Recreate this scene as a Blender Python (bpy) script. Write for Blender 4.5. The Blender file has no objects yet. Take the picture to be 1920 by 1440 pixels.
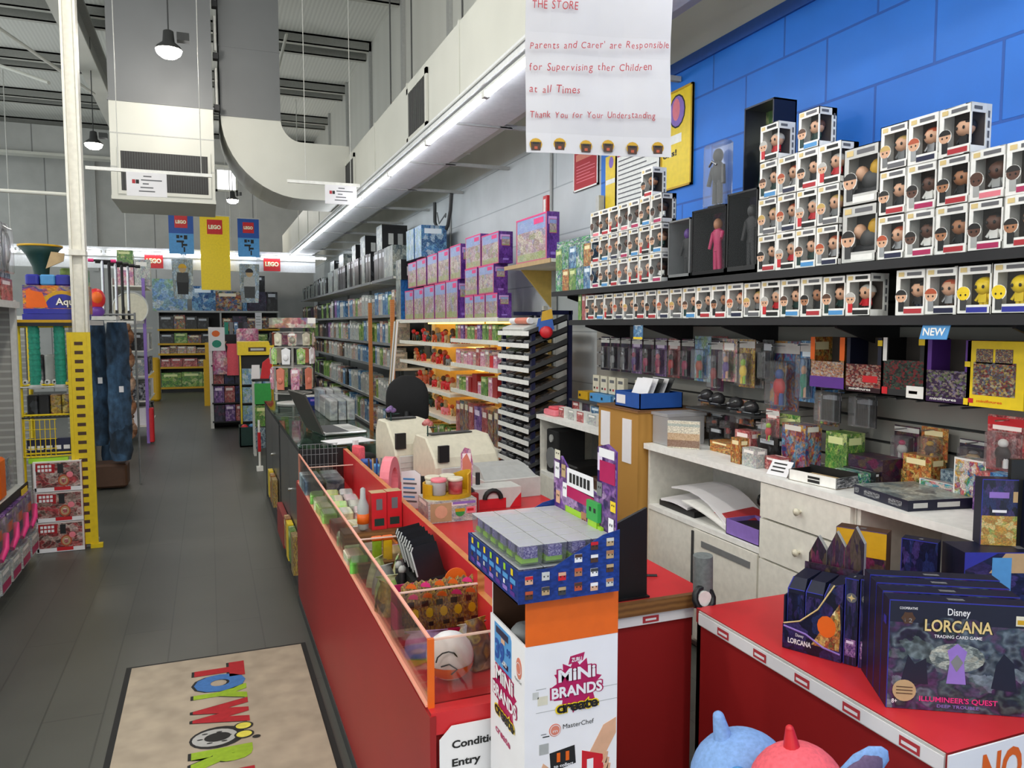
import bpy, math, random
from mathutils import Matrix, Vector
R = random.Random(7)
SC = bpy.context.scene
COL = SC.collection
rad = math.radians

# ------------------------------------------------------------------ camera
cam_data = bpy.data.cameras.new('camera')
cam_data.sensor_width = 36.0
cam_data.lens = 36.0 * 1450.0 / 1920.0
cam_data.clip_start = 0.05
cam = bpy.data.objects.new('camera', cam_data)
COL.objects.link(cam)
cam.location = (0, 0, 1.65)
cam.rotation_euler = (rad(90 - 4.338), 0, rad(-21.404))
SC.camera = cam

# ------------------------------------------------------------------ world, exposure
W = bpy.data.worlds.new('world')
SC.world = W
W.use_nodes = True
W.node_tree.nodes['Background'].inputs[0].default_value = (0.92, 0.99, 0.98, 1)
W.node_tree.nodes['Background'].inputs[1].default_value = 1.45
SC.view_settings.view_transform = 'Standard'
SC.view_settings.look = 'None'
SC.view_settings.gamma = 1.0
SC.view_settings.use_curve_mapping = False
SC.view_settings.exposure = 0.0
TUBE_GLOW = 17.0      # the LED tubes
LAMP_GLOW = 60.0      # the lenses of the high bay lamps
LAMP_WATTS = 36.0    # each high bay lamp
ART_FINE = 1.25
WARM_GLOW = 5.0       # the warm shelf strips

# ------------------------------------------------------------------ colours and materials
def c(h):
    h = h.lstrip('#')
    v = [int(h[i:i + 2], 16) / 255.0 for i in (0, 2, 4)]
    return tuple((x / 12.92 if x <= .04045 else ((x + .055) / 1.055) ** 2.4) for x in v) + (1.0,)

MATS = {}
def _new(name):
    m = bpy.data.materials.new(name)
    m.use_nodes = True
    MATS[name] = m
    return m, m.node_tree.nodes, m.node_tree.links, m.node_tree.nodes['Principled BSDF']

def plain(name, col, rough=.5, metal=0.0, spec=.5, noise=.06, nscale=30.0):
    """one colour with a faint procedural variation"""
    m, N, L, b = _new(name)
    col = c(col) if isinstance(col, str) else col
    b.inputs['Roughness'].default_value = rough
    b.inputs['Metallic'].default_value = metal
    b.inputs['Specular IOR Level'].default_value = spec
    if noise > 0:
        tc = N.new('ShaderNodeTexCoord')
        n = N.new('ShaderNodeTexNoise'); n.inputs['Scale'].default_value = nscale
        L.new(tc.outputs['Object'], n.inputs['Vector'])
        r = N.new('ShaderNodeValToRGB')
        r.color_ramp.elements[0].position = .3; r.color_ramp.elements[1].position = .7
        r.color_ramp.elements[0].color = tuple(x * (1 - noise) for x in col[:3]) + (1,)
        r.color_ramp.elements[1].color = tuple(min(1, x * (1 + noise)) for x in col[:3]) + (1,)
        L.new(n.outputs[0], r.inputs[0]); L.new(r.outputs[0], b.inputs['Base Color'])
    else:
        b.inputs['Base Color'].default_value = col
    return m

def glow(name, col, strength):
    m, N, L, b = _new(name)
    col = c(col)
    b.inputs['Base Color'].default_value = (.9, .9, .9, 1)
    b.inputs['Emission Color'].default_value = col
    b.inputs['Emission Strength'].default_value = strength
    return m

def clear(name, col='#ffffff', gloss=.12, rough=.08, haze=0.0, edge=.4):
    """thin clear plastic or glass: see-through with a sheen"""
    m, N, L, b = _new(name)
    out = N['Material Output']
    t = N.new('ShaderNodeBsdfTransparent'); t.inputs[0].default_value = c(col)
    g = N.new('ShaderNodeBsdfGlossy'); g.inputs['Roughness'].default_value = rough
    fr = N.new('ShaderNodeFresnel'); fr.inputs[0].default_value = 1.45
    ad = N.new('ShaderNodeMath'); ad.operation = 'MULTIPLY_ADD'
    ad.inputs[1].default_value = edge; ad.inputs[2].default_value = gloss
    mx = N.new('ShaderNodeMixShader')
    L.new(fr.outputs[0], ad.inputs[0]); L.new(ad.outputs[0], mx.inputs[0])
    L.new(t.outputs[0], mx.inputs[1]); L.new(g.outputs[0], mx.inputs[2])
    if haze:
        df = N.new('ShaderNodeBsdfDiffuse'); df.inputs[0].default_value = c(col)
        m2 = N.new('ShaderNodeMixShader'); m2.inputs[0].default_value = haze
        L.new(mx.outputs[0], m2.inputs[1]); L.new(df.outputs[0], m2.inputs[2]); L.new(m2.outputs[0], out.inputs[0])
    else:
        L.new(mx.outputs[0], out.inputs[0])
    return m

def art(name, cols, scale=5.0, title=None, foot=None, rough=.35, sy=1.0, border=None, spec=.5, tmask=(.74, .9), zones=()):
    """printed packaging: warped patches of the given inks, an optional title band and footer, shuffled per object"""
    m, N, L, b = _new(name)
    b.inputs['Roughness'].default_value = rough
    b.inputs['Specular IOR Level'].default_value = spec
    uv = N.new('ShaderNodeUVMap')
    oi = N.new('ShaderNodeObjectInfo')
    mul = N.new('ShaderNodeMath'); mul.operation = 'MULTIPLY'; mul.inputs[1].default_value = 91.7
    L.new(oi.outputs['Random'], mul.inputs[0])
    mp = N.new('ShaderNodeMapping'); scale *= ART_FINE; mp.inputs['Scale'].default_value = (scale, scale * sy, 1)
    L.new(uv.outputs[0], mp.inputs[0]); L.new(mul.outputs[0], mp.inputs['Location'])
    nz = N.new('ShaderNodeTexNoise'); nz.inputs['Scale'].default_value = 1.3; nz.inputs['Detail'].default_value = 3
    L.new(mp.outputs[0], nz.inputs['Vector'])
    add = N.new('ShaderNodeMixRGB'); add.blend_type = 'ADD'; add.inputs[0].default_value = .9
    L.new(mp.outputs[0], add.inputs[1]); L.new(nz.outputs['Color'], add.inputs[2])
    vo = N.new('ShaderNodeTexVoronoi'); vo.inputs['Scale'].default_value = 1.0
    L.new(add.outputs[0], vo.inputs['Vector'])
    sp = N.new('ShaderNodeSeparateColor'); L.new(vo.outputs['Color'], sp.inputs[0])
    rp = N.new('ShaderNodeValToRGB'); rp.color_ramp.interpolation = 'CONSTANT'
    E = rp.color_ramp.elements
    n = len(cols)
    E[0].position = 0; E[0].color = c(cols[0])
    E[1].position = 1 / n; E[1].color = c(cols[min(1, n - 1)])
    for i in range(2, n):
        e = E.new(i / n); e.color = c(cols[i])
    L.new(sp.outputs[0], rp.inputs[0])
    # fine detail
    n2 = N.new('ShaderNodeTexNoise'); n2.inputs['Scale'].default_value = 4.5; n2.inputs['Detail'].default_value = 4
    L.new(mp.outputs[0], n2.inputs['Vector'])
    r2 = N.new('ShaderNodeValToRGB')
    r2.color_ramp.elements[0].position = .38; r2.color_ramp.elements[0].color = (.45, .45, .45, 1)
    r2.color_ramp.elements[1].position = .62; r2.color_ramp.elements[1].color = (1, 1, 1, 1)
    L.new(n2.outputs[0], r2.inputs[0])
    # a soft second layer of the same inks
    rq = N.new('ShaderNodeValToRGB'); Q = rq.color_ramp.elements
    Q[0].position = .3; Q[0].color = c(cols[-1]); Q[1].position = .7; Q[1].color = c(cols[0])
    for i in range(1, n - 1):
        e = Q.new(.3 + .4 * i / max(n - 1, 1)); e.color = c(cols[(i * 3) % n])
    n3 = N.new('ShaderNodeTexNoise'); n3.inputs['Scale'].default_value = .9; n3.inputs['Detail'].default_value = 2
    L.new(mp.outputs[0], n3.inputs['Vector']); L.new(n3.outputs[0], rq.inputs[0])
    ly = N.new('ShaderNodeMixRGB'); ly.inputs[0].default_value = .5
    L.new(rp.outputs[0], ly.inputs[1]); L.new(rq.outputs[0], ly.inputs[2])
    mm = N.new('ShaderNodeMixRGB'); mm.blend_type = 'MULTIPLY'; mm.inputs[0].default_value = .8
    L.new(ly.outputs[0], mm.inputs[1]); L.new(r2.outputs[0], mm.inputs[2])
    col = mm.outputs[0]
    su = N.new('ShaderNodeSeparateXYZ'); L.new(uv.outputs[0], su.inputs[0])
    def band(col, axis, lo, hi, ink, axis2=None, lo2=0, hi2=1, k=1.0):
        a = N.new('ShaderNodeMath'); a.operation = 'GREATER_THAN'; a.inputs[1].default_value = lo
        d = N.new('ShaderNodeMath'); d.operation = 'LESS_THAN'; d.inputs[1].default_value = hi
        L.new(su.outputs[axis], a.inputs[0]); L.new(su.outputs[axis], d.inputs[0])
        p = N.new('ShaderNodeMath'); p.operation = 'MULTIPLY'
        L.new(a.outputs[0], p.inputs[0]); L.new(d.outputs[0], p.inputs[1])
        o = p.outputs[0]
        if axis2 is not None:
            a2 = N.new('ShaderNodeMath'); a2.operation = 'GREATER_THAN'; a2.inputs[1].default_value = lo2
            d2 = N.new('ShaderNodeMath'); d2.operation = 'LESS_THAN'; d2.inputs[1].default_value = hi2
            L.new(su.outputs[axis2], a2.inputs[0]); L.new(su.outputs[axis2], d2.inputs[0])
            p2 = N.new('ShaderNodeMath'); p2.operation = 'MULTIPLY'
            L.new(a2.outputs[0], p2.inputs[0]); L.new(d2.outputs[0], p2.inputs[1])
            p3 = N.new('ShaderNodeMath'); p3.operation = 'MULTIPLY'
            L.new(o, p3.inputs[0]); L.new(p2.outputs[0], p3.inputs[1]); o = p3.outputs[0]
        mx = N.new('ShaderNodeMixRGB'); mx.inputs[2].default_value = c(ink)
        if k < 1:
            kk = N.new('ShaderNodeMath'); kk.operation = 'MULTIPLY'; kk.inputs[1].default_value = k
            L.new(o, kk.inputs[0]); o = kk.outputs[0]
        L.new(o, mx.inputs[0]); L.new(col, mx.inputs[1])
        return mx.outputs[0]
    for lo, hi, ink, k in zones: col = band(col, 1, lo, hi, ink, k=k)
    if foot: col = band(col, 1, 0, .2, foot)
    if title: col = band(col, 1, tmask[0], tmask[1], title, 0, .12, .8)
    if border:
        for ax, lo, hi in ((0, -.1, .04), (0, .96, 1.1), (1, -.1, .04), (1, .96, 1.1)):
            col = band(col, ax, lo, hi, border)
    L.new(col, b.inputs['Base Color'])
    return m

def bricks(name, col1, col2, mortar, bw, bh, ms=.02, rough=.6, axes='YZ', bump=0):
    m, N, L, b = _new(name)
    tc = N.new('ShaderNodeTexCoord')
    sx = N.new('ShaderNodeSeparateXYZ'); L.new(tc.outputs['Object'], sx.inputs[0])
    cb = N.new('ShaderNodeCombineXYZ')
    L.new(sx.outputs['XYZ'.index(axes[0])], cb.inputs[0]); L.new(sx.outputs['XYZ'.index(axes[1])], cb.inputs[1])
    bt = N.new('ShaderNodeTexBrick')
    bt.inputs['Scale'].default_value = 1
    bt.inputs['Brick Width'].default_value = bw; bt.inputs['Row Height'].default_value = bh
    bt.inputs['Mortar Size'].default_value = ms; bt.inputs['Mortar Smooth'].default_value = .3
    bt.inputs['Color1'].default_value = c(col1); bt.inputs['Color2'].default_value = c(col2); bt.inputs['Mortar'].default_value = c(mortar)
    L.new(cb.outputs[0], bt.inputs['Vector'])
    n = N.new('ShaderNodeTexNoise'); n.inputs['Scale'].default_value = 2.5; n.inputs['Detail'].default_value = 6
    L.new(tc.outputs['Object'], n.inputs['Vector'])
    r = N.new('ShaderNodeValToRGB'); r.color_ramp.elements[0].position = .3; r.color_ramp.elements[1].position = .7
    r.color_ramp.elements[0].color = (.86, .86, .86, 1); r.color_ramp.elements[1].color = (1, 1, 1, 1)
    L.new(n.outputs[0], r.inputs[0])
    mm = N.new('ShaderNodeMixRGB'); mm.blend_type = 'MULTIPLY'; mm.inputs[0].default_value = 1
    L.new(bt.outputs[0], mm.inputs[1]); L.new(r.outputs[0], mm.inputs[2])
    L.new(mm.outputs[0], b.inputs['Base Color'])
    b.inputs['Roughness'].default_value = rough
    if bump:
        bp = N.new('ShaderNodeBump'); bp.inputs['Strength'].default_value = bump; bp.inputs['Distance'].default_value = .01
        L.new(bt.outputs['Fac'], bp.inputs['Height']); bp.invert = True
        L.new(bp.outputs[0], b.inputs['Normal'])
    return m

def wavy(name, col1, col2, axis, scale, rough=.6, metal=0.0, noise=2.0):
    """ribs or grain along one axis"""
    m, N, L, b = _new(name)
    tc = N.new('ShaderNodeTexCoord')
    w = N.new('ShaderNodeTexWave'); w.bands_direction = axis; w.inputs['Scale'].default_value = scale
    w.inputs['Distortion'].default_value = noise
    L.new(tc.outputs['Object'], w.inputs['Vector'])
    r = N.new('ShaderNodeValToRGB')
    r.color_ramp.elements[0].color = c(col1); r.color_ramp.elements[1].color = c(col2)
    L.new(w.outputs[0], r.inputs[0]); L.new(r.outputs[0], b.inputs['Base Color'])
    b.inputs['Roughness'].default_value = rough; b.inputs['Metallic'].default_value = metal
    return m

# ------------------------------------------------------------------ mesh building
_TXT = {}
def text_mesh(s, bold=0.0):
    k = (s, bold)
    if k not in _TXT:
        cu = bpy.data.curves.new('lettering', 'FONT')
        cu.body = s; cu.size = 1.0; cu.resolution_u = 3; cu.offset = bold
        cu.align_x = 'LEFT'
        ob = bpy.data.objects.new('lettering', cu)
        COL.objects.link(ob)
        dg = bpy.context.evaluated_depsgraph_get()
        me = bpy.data.meshes.new_from_object(ob.evaluated_get(dg))
        vs = [v.co.copy() for v in me.vertices]
        fs = [tuple(p.vertices) for p in me.polygons]
        bpy.data.objects.remove(ob); bpy.data.curves.remove(cu); bpy.data.meshes.remove(me)
        xs = [v.x for v in vs] or [0]; ys = [v.y for v in vs] or [0]
        _TXT[k] = (vs, fs, min(xs), max(xs), min(ys), max(ys))
    return _TXT[k]

V3 = Vector
class MB:
    def __init__(s):
        s.v = []; s.f = []; s.m = []; s.uv = []; s.mats = []; s.sm = []; s.T = Matrix.Identity(4)
    def _mi(s, m):
        if m not in s.mats: s.mats.append(m)
        return s.mats.index(m)
    def face(s, pts, mat, uv=None, smooth=False):
        i = len(s.v)
        s.v += [s.T @ V3(p) for p in pts]
        s.f.append(tuple(range(i, i + len(pts)))); s.m.append(s._mi(mat)); s.sm.append(smooth)
        if uv is None:
            uv = [(0, 0), (1, 0), (1, 1), (0, 1)] if len(pts) == 4 else [(0, 0)] * len(pts)
        s.uv.append(uv)
    def mesh(s, vs, fs, mat, smooth=False, uvs=None):
        i = len(s.v)
        s.v += [s.T @ V3(p) for p in vs]
        k = s._mi(mat)
        for n, f in enumerate(fs):
            s.f.append(tuple(i + j for j in f)); s.m.append(k); s.sm.append(smooth)
            s.uv.append(uvs[n] if uvs else [(vs[j][0], vs[j][2]) for j in f])
    def box(s, a, b, mat, **faces):
        """a, b opposite corners. faces: xm, xp, ym, yp, zm, zp = another material, or None to leave it out"""
        x0, x1 = sorted((a[0], b[0])); y0, y1 = sorted((a[1], b[1])); z0, z1 = sorted((a[2], b[2]))
        P = [(x0, y0, z0), (x1, y0, z0), (x1, y1, z0), (x0, y1, z0), (x0, y0, z1), (x1, y0, z1), (x1, y1, z1), (x0, y1, z1)]
        Q = dict(ym=(0, 1, 5, 4), xp=(1, 2, 6, 5), yp=(2, 3, 7, 6), xm=(3, 0, 4, 7), zp=(4, 5, 6, 7), zm=(3, 2, 1, 0))
        base = len(s.v)
        s.v += [s.T @ V3(p) for p in P]
        for k, q in Q.items():
            mt = faces.get(k, mat)
            if mt is None: continue
            s.f.append(tuple(base + j for j in q)); s.m.append(s._mi(mt)); s.sm.append(False)
            s.uv.append([(0, 0), (1, 0), (1, 1), (0, 1)])
    def rbox(s, a, b, r, mat, top=None, seg=3):
        """box with vertical edges rounded by r and a small top chamfer"""
        x0, x1 = sorted((a[0], b[0])); y0, y1 = sorted((a[1], b[1])); z0, z1 = sorted((a[2], b[2]))
        def ring(z, i):
            o = []
            for cx, cy, st in ((x1 - r, y1 - r, 0), (x0 + r, y1 - r, 90), (x0 + r, y0 + r, 180), (x1 - r, y0 + r, 270)):
                for k in range(seg + 1):
                    t = rad(st + 90 * k / seg)
                    o.append((cx + (r - i) * math.cos(t), cy + (r - i) * math.sin(t), z))
            return o
        ch = min(r * .5, (z1 - z0) * .3)
        rings = [ring(z0, ch), ring(z0 + ch, 0), ring(z1 - ch, 0), ring(z1, ch)]
        s.loft(rings, mat, caps=True, top=top)
    def loft(s, rings, mat, caps=True, smooth=False, top=None, closed=True):
        n = len(rings[0]); vs = [p for r in rings for p in r]; fs = []
        for i in range(len(rings) - 1):
            for j in range(n if closed else n - 1):
                k = (j + 1) % n
                fs.append((i * n + j, i * n + k, (i + 1) * n + k, (i + 1) * n + j))
        s.mesh(vs, fs, mat, smooth)
        if caps:
            s.mesh(rings[0], [tuple(reversed(range(n)))], mat)
            s.mesh(rings[-1], [tuple(range(n))], top or mat)
    def cyl(s, p0, p1, r0, mat, r1=None, n=12, caps=True, smooth=True):
        p0, p1 = V3(p0), V3(p1); r1 = r0 if r1 is None else r1
        d = (p1 - p0).normalized()
        u = d.cross(V3((0, 0, 1)) if abs(d.z) < .9 else V3((1, 0, 0))).normalized(); w = d.cross(u)
        rings = [[tuple(p + (u * math.cos(2 * math.pi * k / n) + w * math.sin(2 * math.pi * k / n)) * r) for k in range(n)] for p, r in ((p0, r0), (p1, r1))]
        s.loft(rings, mat, caps, smooth)
    def tube(s, pts, r, mat, n=6, closed=False):
        pts = [V3(p) for p in pts]; rings = []
        N = len(pts); prev = None
        for i, p in enumerate(pts):
            a = pts[(i - 1) % N] if (closed or i > 0) else p
            b = pts[(i + 1) % N] if (closed or i < N - 1) else p
            d = (b - a).normalized()
            if prev is None:
                u = d.cross(V3((0, 0, 1)) if abs(d.z) < .9 else V3((1, 0, 0))).normalized()
            else:
                u = (prev - d * prev.dot(d)).normalized()
            prev = u; w = d.cross(u)
            rr = r[i] if isinstance(r, (list, tuple)) else r
            rings.append([tuple(p + (u * math.cos(2 * math.pi * k / n) + w * math.sin(2 * math.pi * k / n)) * rr) for k in range(n)])
        if closed: rings.append(rings[0])
        s.loft(rings, mat, not closed, True)
    def ball(s, ctr, r, mat, nu=12, nv=8, t0=0.0, t1=1.0):
        """ellipsoid; t0..t1 the share of latitude from bottom to top"""
        if not isinstance(r, (tuple, list)): r = (r, r, r)
        rings = []
        for i in range(nv + 1):
            t = math.pi * (t0 + (t1 - t0) * i / nv)
            z = -math.cos(t); q = max(math.sin(t), 1e-3)
            rings.append([(ctr[0] + r[0] * q * math.cos(2 * math.pi * k / nu), ctr[1] + r[1] * q * math.sin(2 * math.pi * k / nu), ctr[2] + r[2] * z) for k in range(nu)])
        s.loft(rings, mat, True, True)
    def lathe(s, prof, ctr, mat, n=20, smooth=True, caps=True):
        s.loft([[(ctr[0] + r * math.cos(2 * math.pi * k / n), ctr[1] + r * math.sin(2 * math.pi * k / n), ctr[2] + z) for k in range(n)] for r, z in prof], mat, caps, smooth)
    def prism(s, poly, o, right, up, th, mat, side=None):
        """2-D outline in the plane (o, right, up), thickness th towards the normal"""
        o, right, up = V3(o), V3(right), V3(up); nrm = right.cross(up).normalized()
        n = len(poly)
        a = [tuple(o + right * x + up * y) for x, y in poly]
        b = [tuple(o + right * x + up * y + nrm * th) for x, y in poly]
        us = [p[0] for p in poly]; vv = [p[1] for p in poly]
        du = (max(us) - min(us)) or 1; dv = (max(vv) - min(vv)) or 1
        uv = [((x - min(us)) / du, (y - min(vv)) / dv) for x, y in poly]
        s.face(b, mat, uv); s.face(list(reversed(a)), side or mat, list(reversed(uv)))
        for i in range(n):
            j = (i + 1) % n
            s.face([a[i], a[j], b[j], b[i]], side or mat)
    def text(s, t, size, o, right, up, mat, bold=0.0, align='l', width=None, lift=.0012, squash=1.0):
        """flat lettering just proud of the surface. o = baseline start / centre; width fits it"""
        vs, fs, x0, x1, y0, y1 = text_mesh(t, bold)
        right, up, o = V3(right).normalized(), V3(up).normalized(), V3(o)
        nrm = right.cross(up).normalized()
        kx = size * squash
        if width: kx = width / max(x1 - x0, 1e-6)
        sh = {'l': x0, 'c': (x0 + x1) / 2, 'r': x1}[align]
        s.mesh([tuple(o + right * ((v.x - sh) * kx) + up * (v.y * size) + nrm * lift) for v in vs], fs, mat)
    def quad(s, o, right, up, w, h, mat, lift=0.0):
        """flat rectangle from its lower left corner"""
        right, up, o = V3(right).normalized(), V3(up).normalized(), V3(o)
        o = o + right.cross(up).normalized() * lift
        s.face([tuple(o), tuple(o + right * w), tuple(o + right * w + up * h), tuple(o + up * h)], mat)
    def data(s, name):
        me = bpy.data.meshes.new(name)
        me.from_pydata([tuple(v) for v in s.v], [], s.f)
        for m in s.mats: me.materials.append(MATS[m])
        me.polygons.foreach_set('material_index', s.m)
        me.polygons.foreach_set('use_smooth', s.sm)
        ul = me.uv_layers.new(name='UVMap')
        flat = []
        for u in s.uv:
            for q in u: flat += [q[0], q[1]]
        ul.data.foreach_set('uv', flat)
        me.update()
        return me

# ------------------------------------------------------------------ objects
LABELS = {}
def _tag(o, label, cat, group=None, kind=None):
    if label:
        g = LABELS.get(label)
        if label in LABELS and (g is None or g != group): print('SAME LABEL:', label)
        n = len(label.replace(',', ' ').split())
        if not 4 <= n <= 16: print('LABEL LENGTH', n, label)
        LABELS[label] = group
        o['label'] = label
    if cat: o['category'] = cat
    if group: o['group'] = group
    if kind: o['kind'] = kind
    return o

def ob(name, mesh, parent=None, loc=(0, 0, 0), rz=0.0, scale=None, label=None):
    if isinstance(mesh, MB): mesh = mesh.data(name)
    o = bpy.data.objects.new(name, mesh)
    COL.objects.link(o)
    o.location = loc
    o.rotation_euler = (0, 0, rz) if not isinstance(rz, tuple) else rz
    if scale: o.scale = scale
    if parent is not None: o.parent = parent
    if label: o['label'] = label
    return o

def thing(name, label, cat, mesh=None, loc=(0, 0, 0), rz=0.0, group=None, scale=None, parts=(), kind=None):
    """a top-level thing: its own mesh or an Empty, with parts = [(name, mesh, [sub-parts], label)]"""
    o = ob(name, mesh, None, loc, rz, scale)
    _tag(o, label, cat, group, kind)
    for p in parts:
        q = ob(p[0], p[1], o, label=p[3] if len(p) > 3 else None)
        for sp in (p[2] if len(p) > 2 else ()):
            ob(sp[0], sp[1], q)
    return o

def struct(name, mb, loc=(0, 0, 0)):
    o = ob(name, mb, None, loc)
    o['kind'] = 'structure'
    return o

ORD = 'first second third fourth fifth sixth seventh eighth ninth tenth eleventh twelfth thirteenth fourteenth fifteenth sixteenth seventeenth eighteenth nineteenth twentieth'.split()
_TENS = {20: 'twenty', 30: 'thirty', 40: 'forty', 50: 'fifty', 60: 'sixty'}
def nth(i):
    """0 -> first"""
    if i < 20: return ORD[i]
    t, u = divmod(i + 1, 10)
    if u == 0: return _TENS[t * 10].replace('y', 'ieth')
    return _TENS[t * 10] + '-' + ORD[u - 1]
FACE_LEFT = rad(-90)     # a thing built facing -Y turned to face the aisle (-X)
XR, YR, ZU = V3((1, 0, 0)), V3((0, 1, 0)), V3((0, 0, 1))
YL = V3((0, -1, 0))
# ------------------------------------------------------------------ materials
plain('white', '#f0efea', .45); plain('offwhite', '#e6e3d8', .5); plain('cream', '#d8d2bd', .5)
plain('black', '#101012', .45); plain('softblack', '#18181a', .85, noise=.2, nscale=200); plain('dark', '#1d1d20', .6)
plain('darkgrey', '#3a3b3c', .55); plain('grey', '#77797a', .55); plain('lightgrey', '#a9aaa8', .5); plain('palegrey', '#c6c6c2', .5)
plain('steel', '#a5a6a8', .35, .8); plain('chrome', '#c8c8ca', .18, 1.0)
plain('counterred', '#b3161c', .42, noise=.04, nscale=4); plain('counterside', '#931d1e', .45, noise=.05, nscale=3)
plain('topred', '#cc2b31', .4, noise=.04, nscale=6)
wavy('orangewood', '#b96a2e', '#d4874a', 'Z', 14, .5); wavy('brownwood', '#6f4a28', '#8f6437', 'Z', 16, .5); wavy('cork', '#b0813a', '#bd8c42', 'X', 6, .8)
plain('yellowpaint', '#e3c512', .45); plain('mustard', '#c79a12', .5); plain('paperwhite', '#e9e7ea', .7, noise=.03, nscale=8)
plain('inkred', '#b3323a', .7, noise=0); plain('signpaper', '#cfcdd0', .75, noise=.04, nscale=5); plain('ink', '#161616', .6, noise=0); plain('inkgrey', '#66666a', .6, noise=0)
plain('orange', '#e2640e', .5, noise=.03); plain('navy', '#161a3e', .4); plain('deepnavy', '#10142c', .45)
plain('blue', '#1c4fa0', .5); plain('royal', '#2a2f9a', .4); plain('skyblue', '#4f95cf', .5); plain('teal', '#1f8a72', .6, noise=.2, nscale=60)
plain('purple', '#5a2f8a', .4); plain('magenta', '#b01c58', .4); plain('pink', '#e87f8c', .5); plain('hotpink', '#e0307c', .45); plain('lilac', '#8d6fc0', .6)
plain('green', '#2f9a44', .45); plain('lime', '#9acb2a', .45); plain('darkgreen', '#0e3530', .5); plain('red', '#c81e28', .4); plain('yellow', '#f0cf1c', .4)
plain('gold', '#d9c083', .35); plain('brown', '#4a3020', .6); plain('skinlight', '#d8a888', .5); plain('skindark', '#5a3a2c', .5); plain('skinmid', '#a87452', .5)
plain('hairblack', '#1a1615', .5); plain('hairblond', '#c9a860', .5); plain('hairbrown', '#55382a', .5); plain('hairred', '#b5502e', .5); plain('hairgrey', '#b9b7b2', .5)
plain('plushblue', '#7fa3d8', .95, noise=.12, nscale=120); plain('plushpink', '#e8606c', .95, noise=.12, nscale=120); plain('plushviolet', '#6a5878', .95, noise=.15, nscale=120)
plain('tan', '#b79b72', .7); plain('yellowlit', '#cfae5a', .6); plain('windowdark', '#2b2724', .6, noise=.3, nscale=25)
plain('insidebox', '#453d38', .8); plain('foam', '#6c7272', .9, noise=.15, nscale=80)
clear('acrylic', '#f2ece8', .05, .05); clear('pane', '#ffffff', .012, .1, 0, .2); clear('cupclear', '#f2f4f8', .10, .2, .06); clear('lidclear', '#eef0f4', .16, .3, .36); clear('boxclear', '#f0f0f2', .1, .2, .3); clear('bagclear', '#f8f8fa', .06, .2, .05); clear('glassgreen', '#cfe4da', .12, .03)
plain('edgepink', '#f2a48c', .3, noise=0); plain('edgewhite', '#e8c0b0', .2, noise=0)
plain('mat', '#a99c8a', .95, noise=.14, nscale=9); plain('matblack', '#1b1b1b', .8)
plain('matred', '#a82028', .95, noise=.1, nscale=50); plain('matblue', '#3f70b0', .95, noise=.1, nscale=50); plain('matgreen', '#8fae28', .95, noise=.1, nscale=50); plain('matyellow', '#d6cc50', .95, noise=.1, nscale=50)
bricks('floorplank', '#4a4b47', '#4f504b', '#3c3d3a', 1.8, .23, .004, .42, 'YX')
bricks('blockwhite', '#c9cfd2', '#cdd3d5', '#a3abb0', 6.0, .4, .006, .55, 'YZ', .2)
bricks('blockblue', '#1b74d8', '#1d78dc', '#1156b0', .59, .3, .007, .5, 'YZ', .3)
wavy('wallpanel', '#c6c6c0', '#c9c9c3', 'Y', .6, .7, 0, .4)
bricks('wallback', '#b4b5b3', '#b8b9b7', '#7f807f', 2.4, 9.0, .015, .7, 'XZ')
wavy('roofsheet', '#dadbd6', '#e8e9e4', 'X', 5, .6, 0, .5)
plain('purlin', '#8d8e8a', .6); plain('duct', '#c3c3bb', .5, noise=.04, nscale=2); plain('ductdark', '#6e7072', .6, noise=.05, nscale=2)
plain('canopywhite', '#d4d6d8', .5); plain('slot', '#2c2c2c', .7); plain('slat', '#8c8c8a', .5); plain('slatwall', '#98958e', .5, noise=.05, nscale=6)
glow('tube', '#f4f8ff', TUBE_GLOW); glow('lamp', '#fff2dc', LAMP_GLOW); glow('warm', '#ffc860', WARM_GLOW); glow('skylight', '#ffffff', 2.2)
FIGINK = ['skinlight', 'skindark', 'skinmid']
# printed packaging
art('print_navy', ['#141838', '#1d2350', '#3a2a6e', '#0f1226', '#2a3a78', '#51408a'], 5, rough=.3)
art('print_quest', ['#1b2038', '#3a4a5c', '#5f6f6c', '#2c2440', '#6a3a6e', '#22303c', '#8794a0', '#15182c'], 4.2, rough=.3)
art('print_dark', ['#1a1a1c', '#26262a', '#3a3c40', '#121214', '#5a5e64', '#222'.replace('#222', '#222226')], 5, title='#b9bec4')
art('print_space', ['#5a666a', '#b4c0bc', '#d4d8cc', '#848e8c', '#a4aca4', '#c4c2b0'], 4)
art('print_sky', ['#7fa8d8', '#a9c8e0', '#e0e4e0', '#5f8ec8', '#90b070'], 3.5)
art('print_doll', ['#a89ab0', '#c8a8b8', '#d8ccd0', '#86a048', '#a08a7a', '#8a9ac8', '#d8d0b8', '#b07a8a'], 6, border='#b84a70', zones=((.68, .97, '#7f9fd8', .72), (.04, .2, '#8fa050', .6)))
art('print_dollside', ['#5a2a88', '#6a3a9a', '#4d2478', '#7a4aa8'], 3, title='#c9a0d8')
art('print_brick', ['#b06a38', '#d8a03a', '#3f7a48', '#a83232', '#4a6aa8', '#d8d0b0', '#6a3a2a', '#2a2a30'], 7, title='#e8dcc0')
art('print_kid', ['#e080a0', '#80c0a0', '#f0d8c0', '#6080c0', '#f0e8e0', '#c05070', '#d0b060'], 6, title='#f4f0ea')
art('print_pale', ['#d8d4cc', '#c0c4c0', '#a8b0a8', '#e4ddd8', '#b89aa8', '#98a8b8', '#cfd8c8'], 6, title='#f4f0ea')
art('print_green', ['#3f8a3c', '#6aa848', '#28602c', '#a8c060', '#d8d8a0', '#285048'], 5, title='#d8e0a0')
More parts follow.
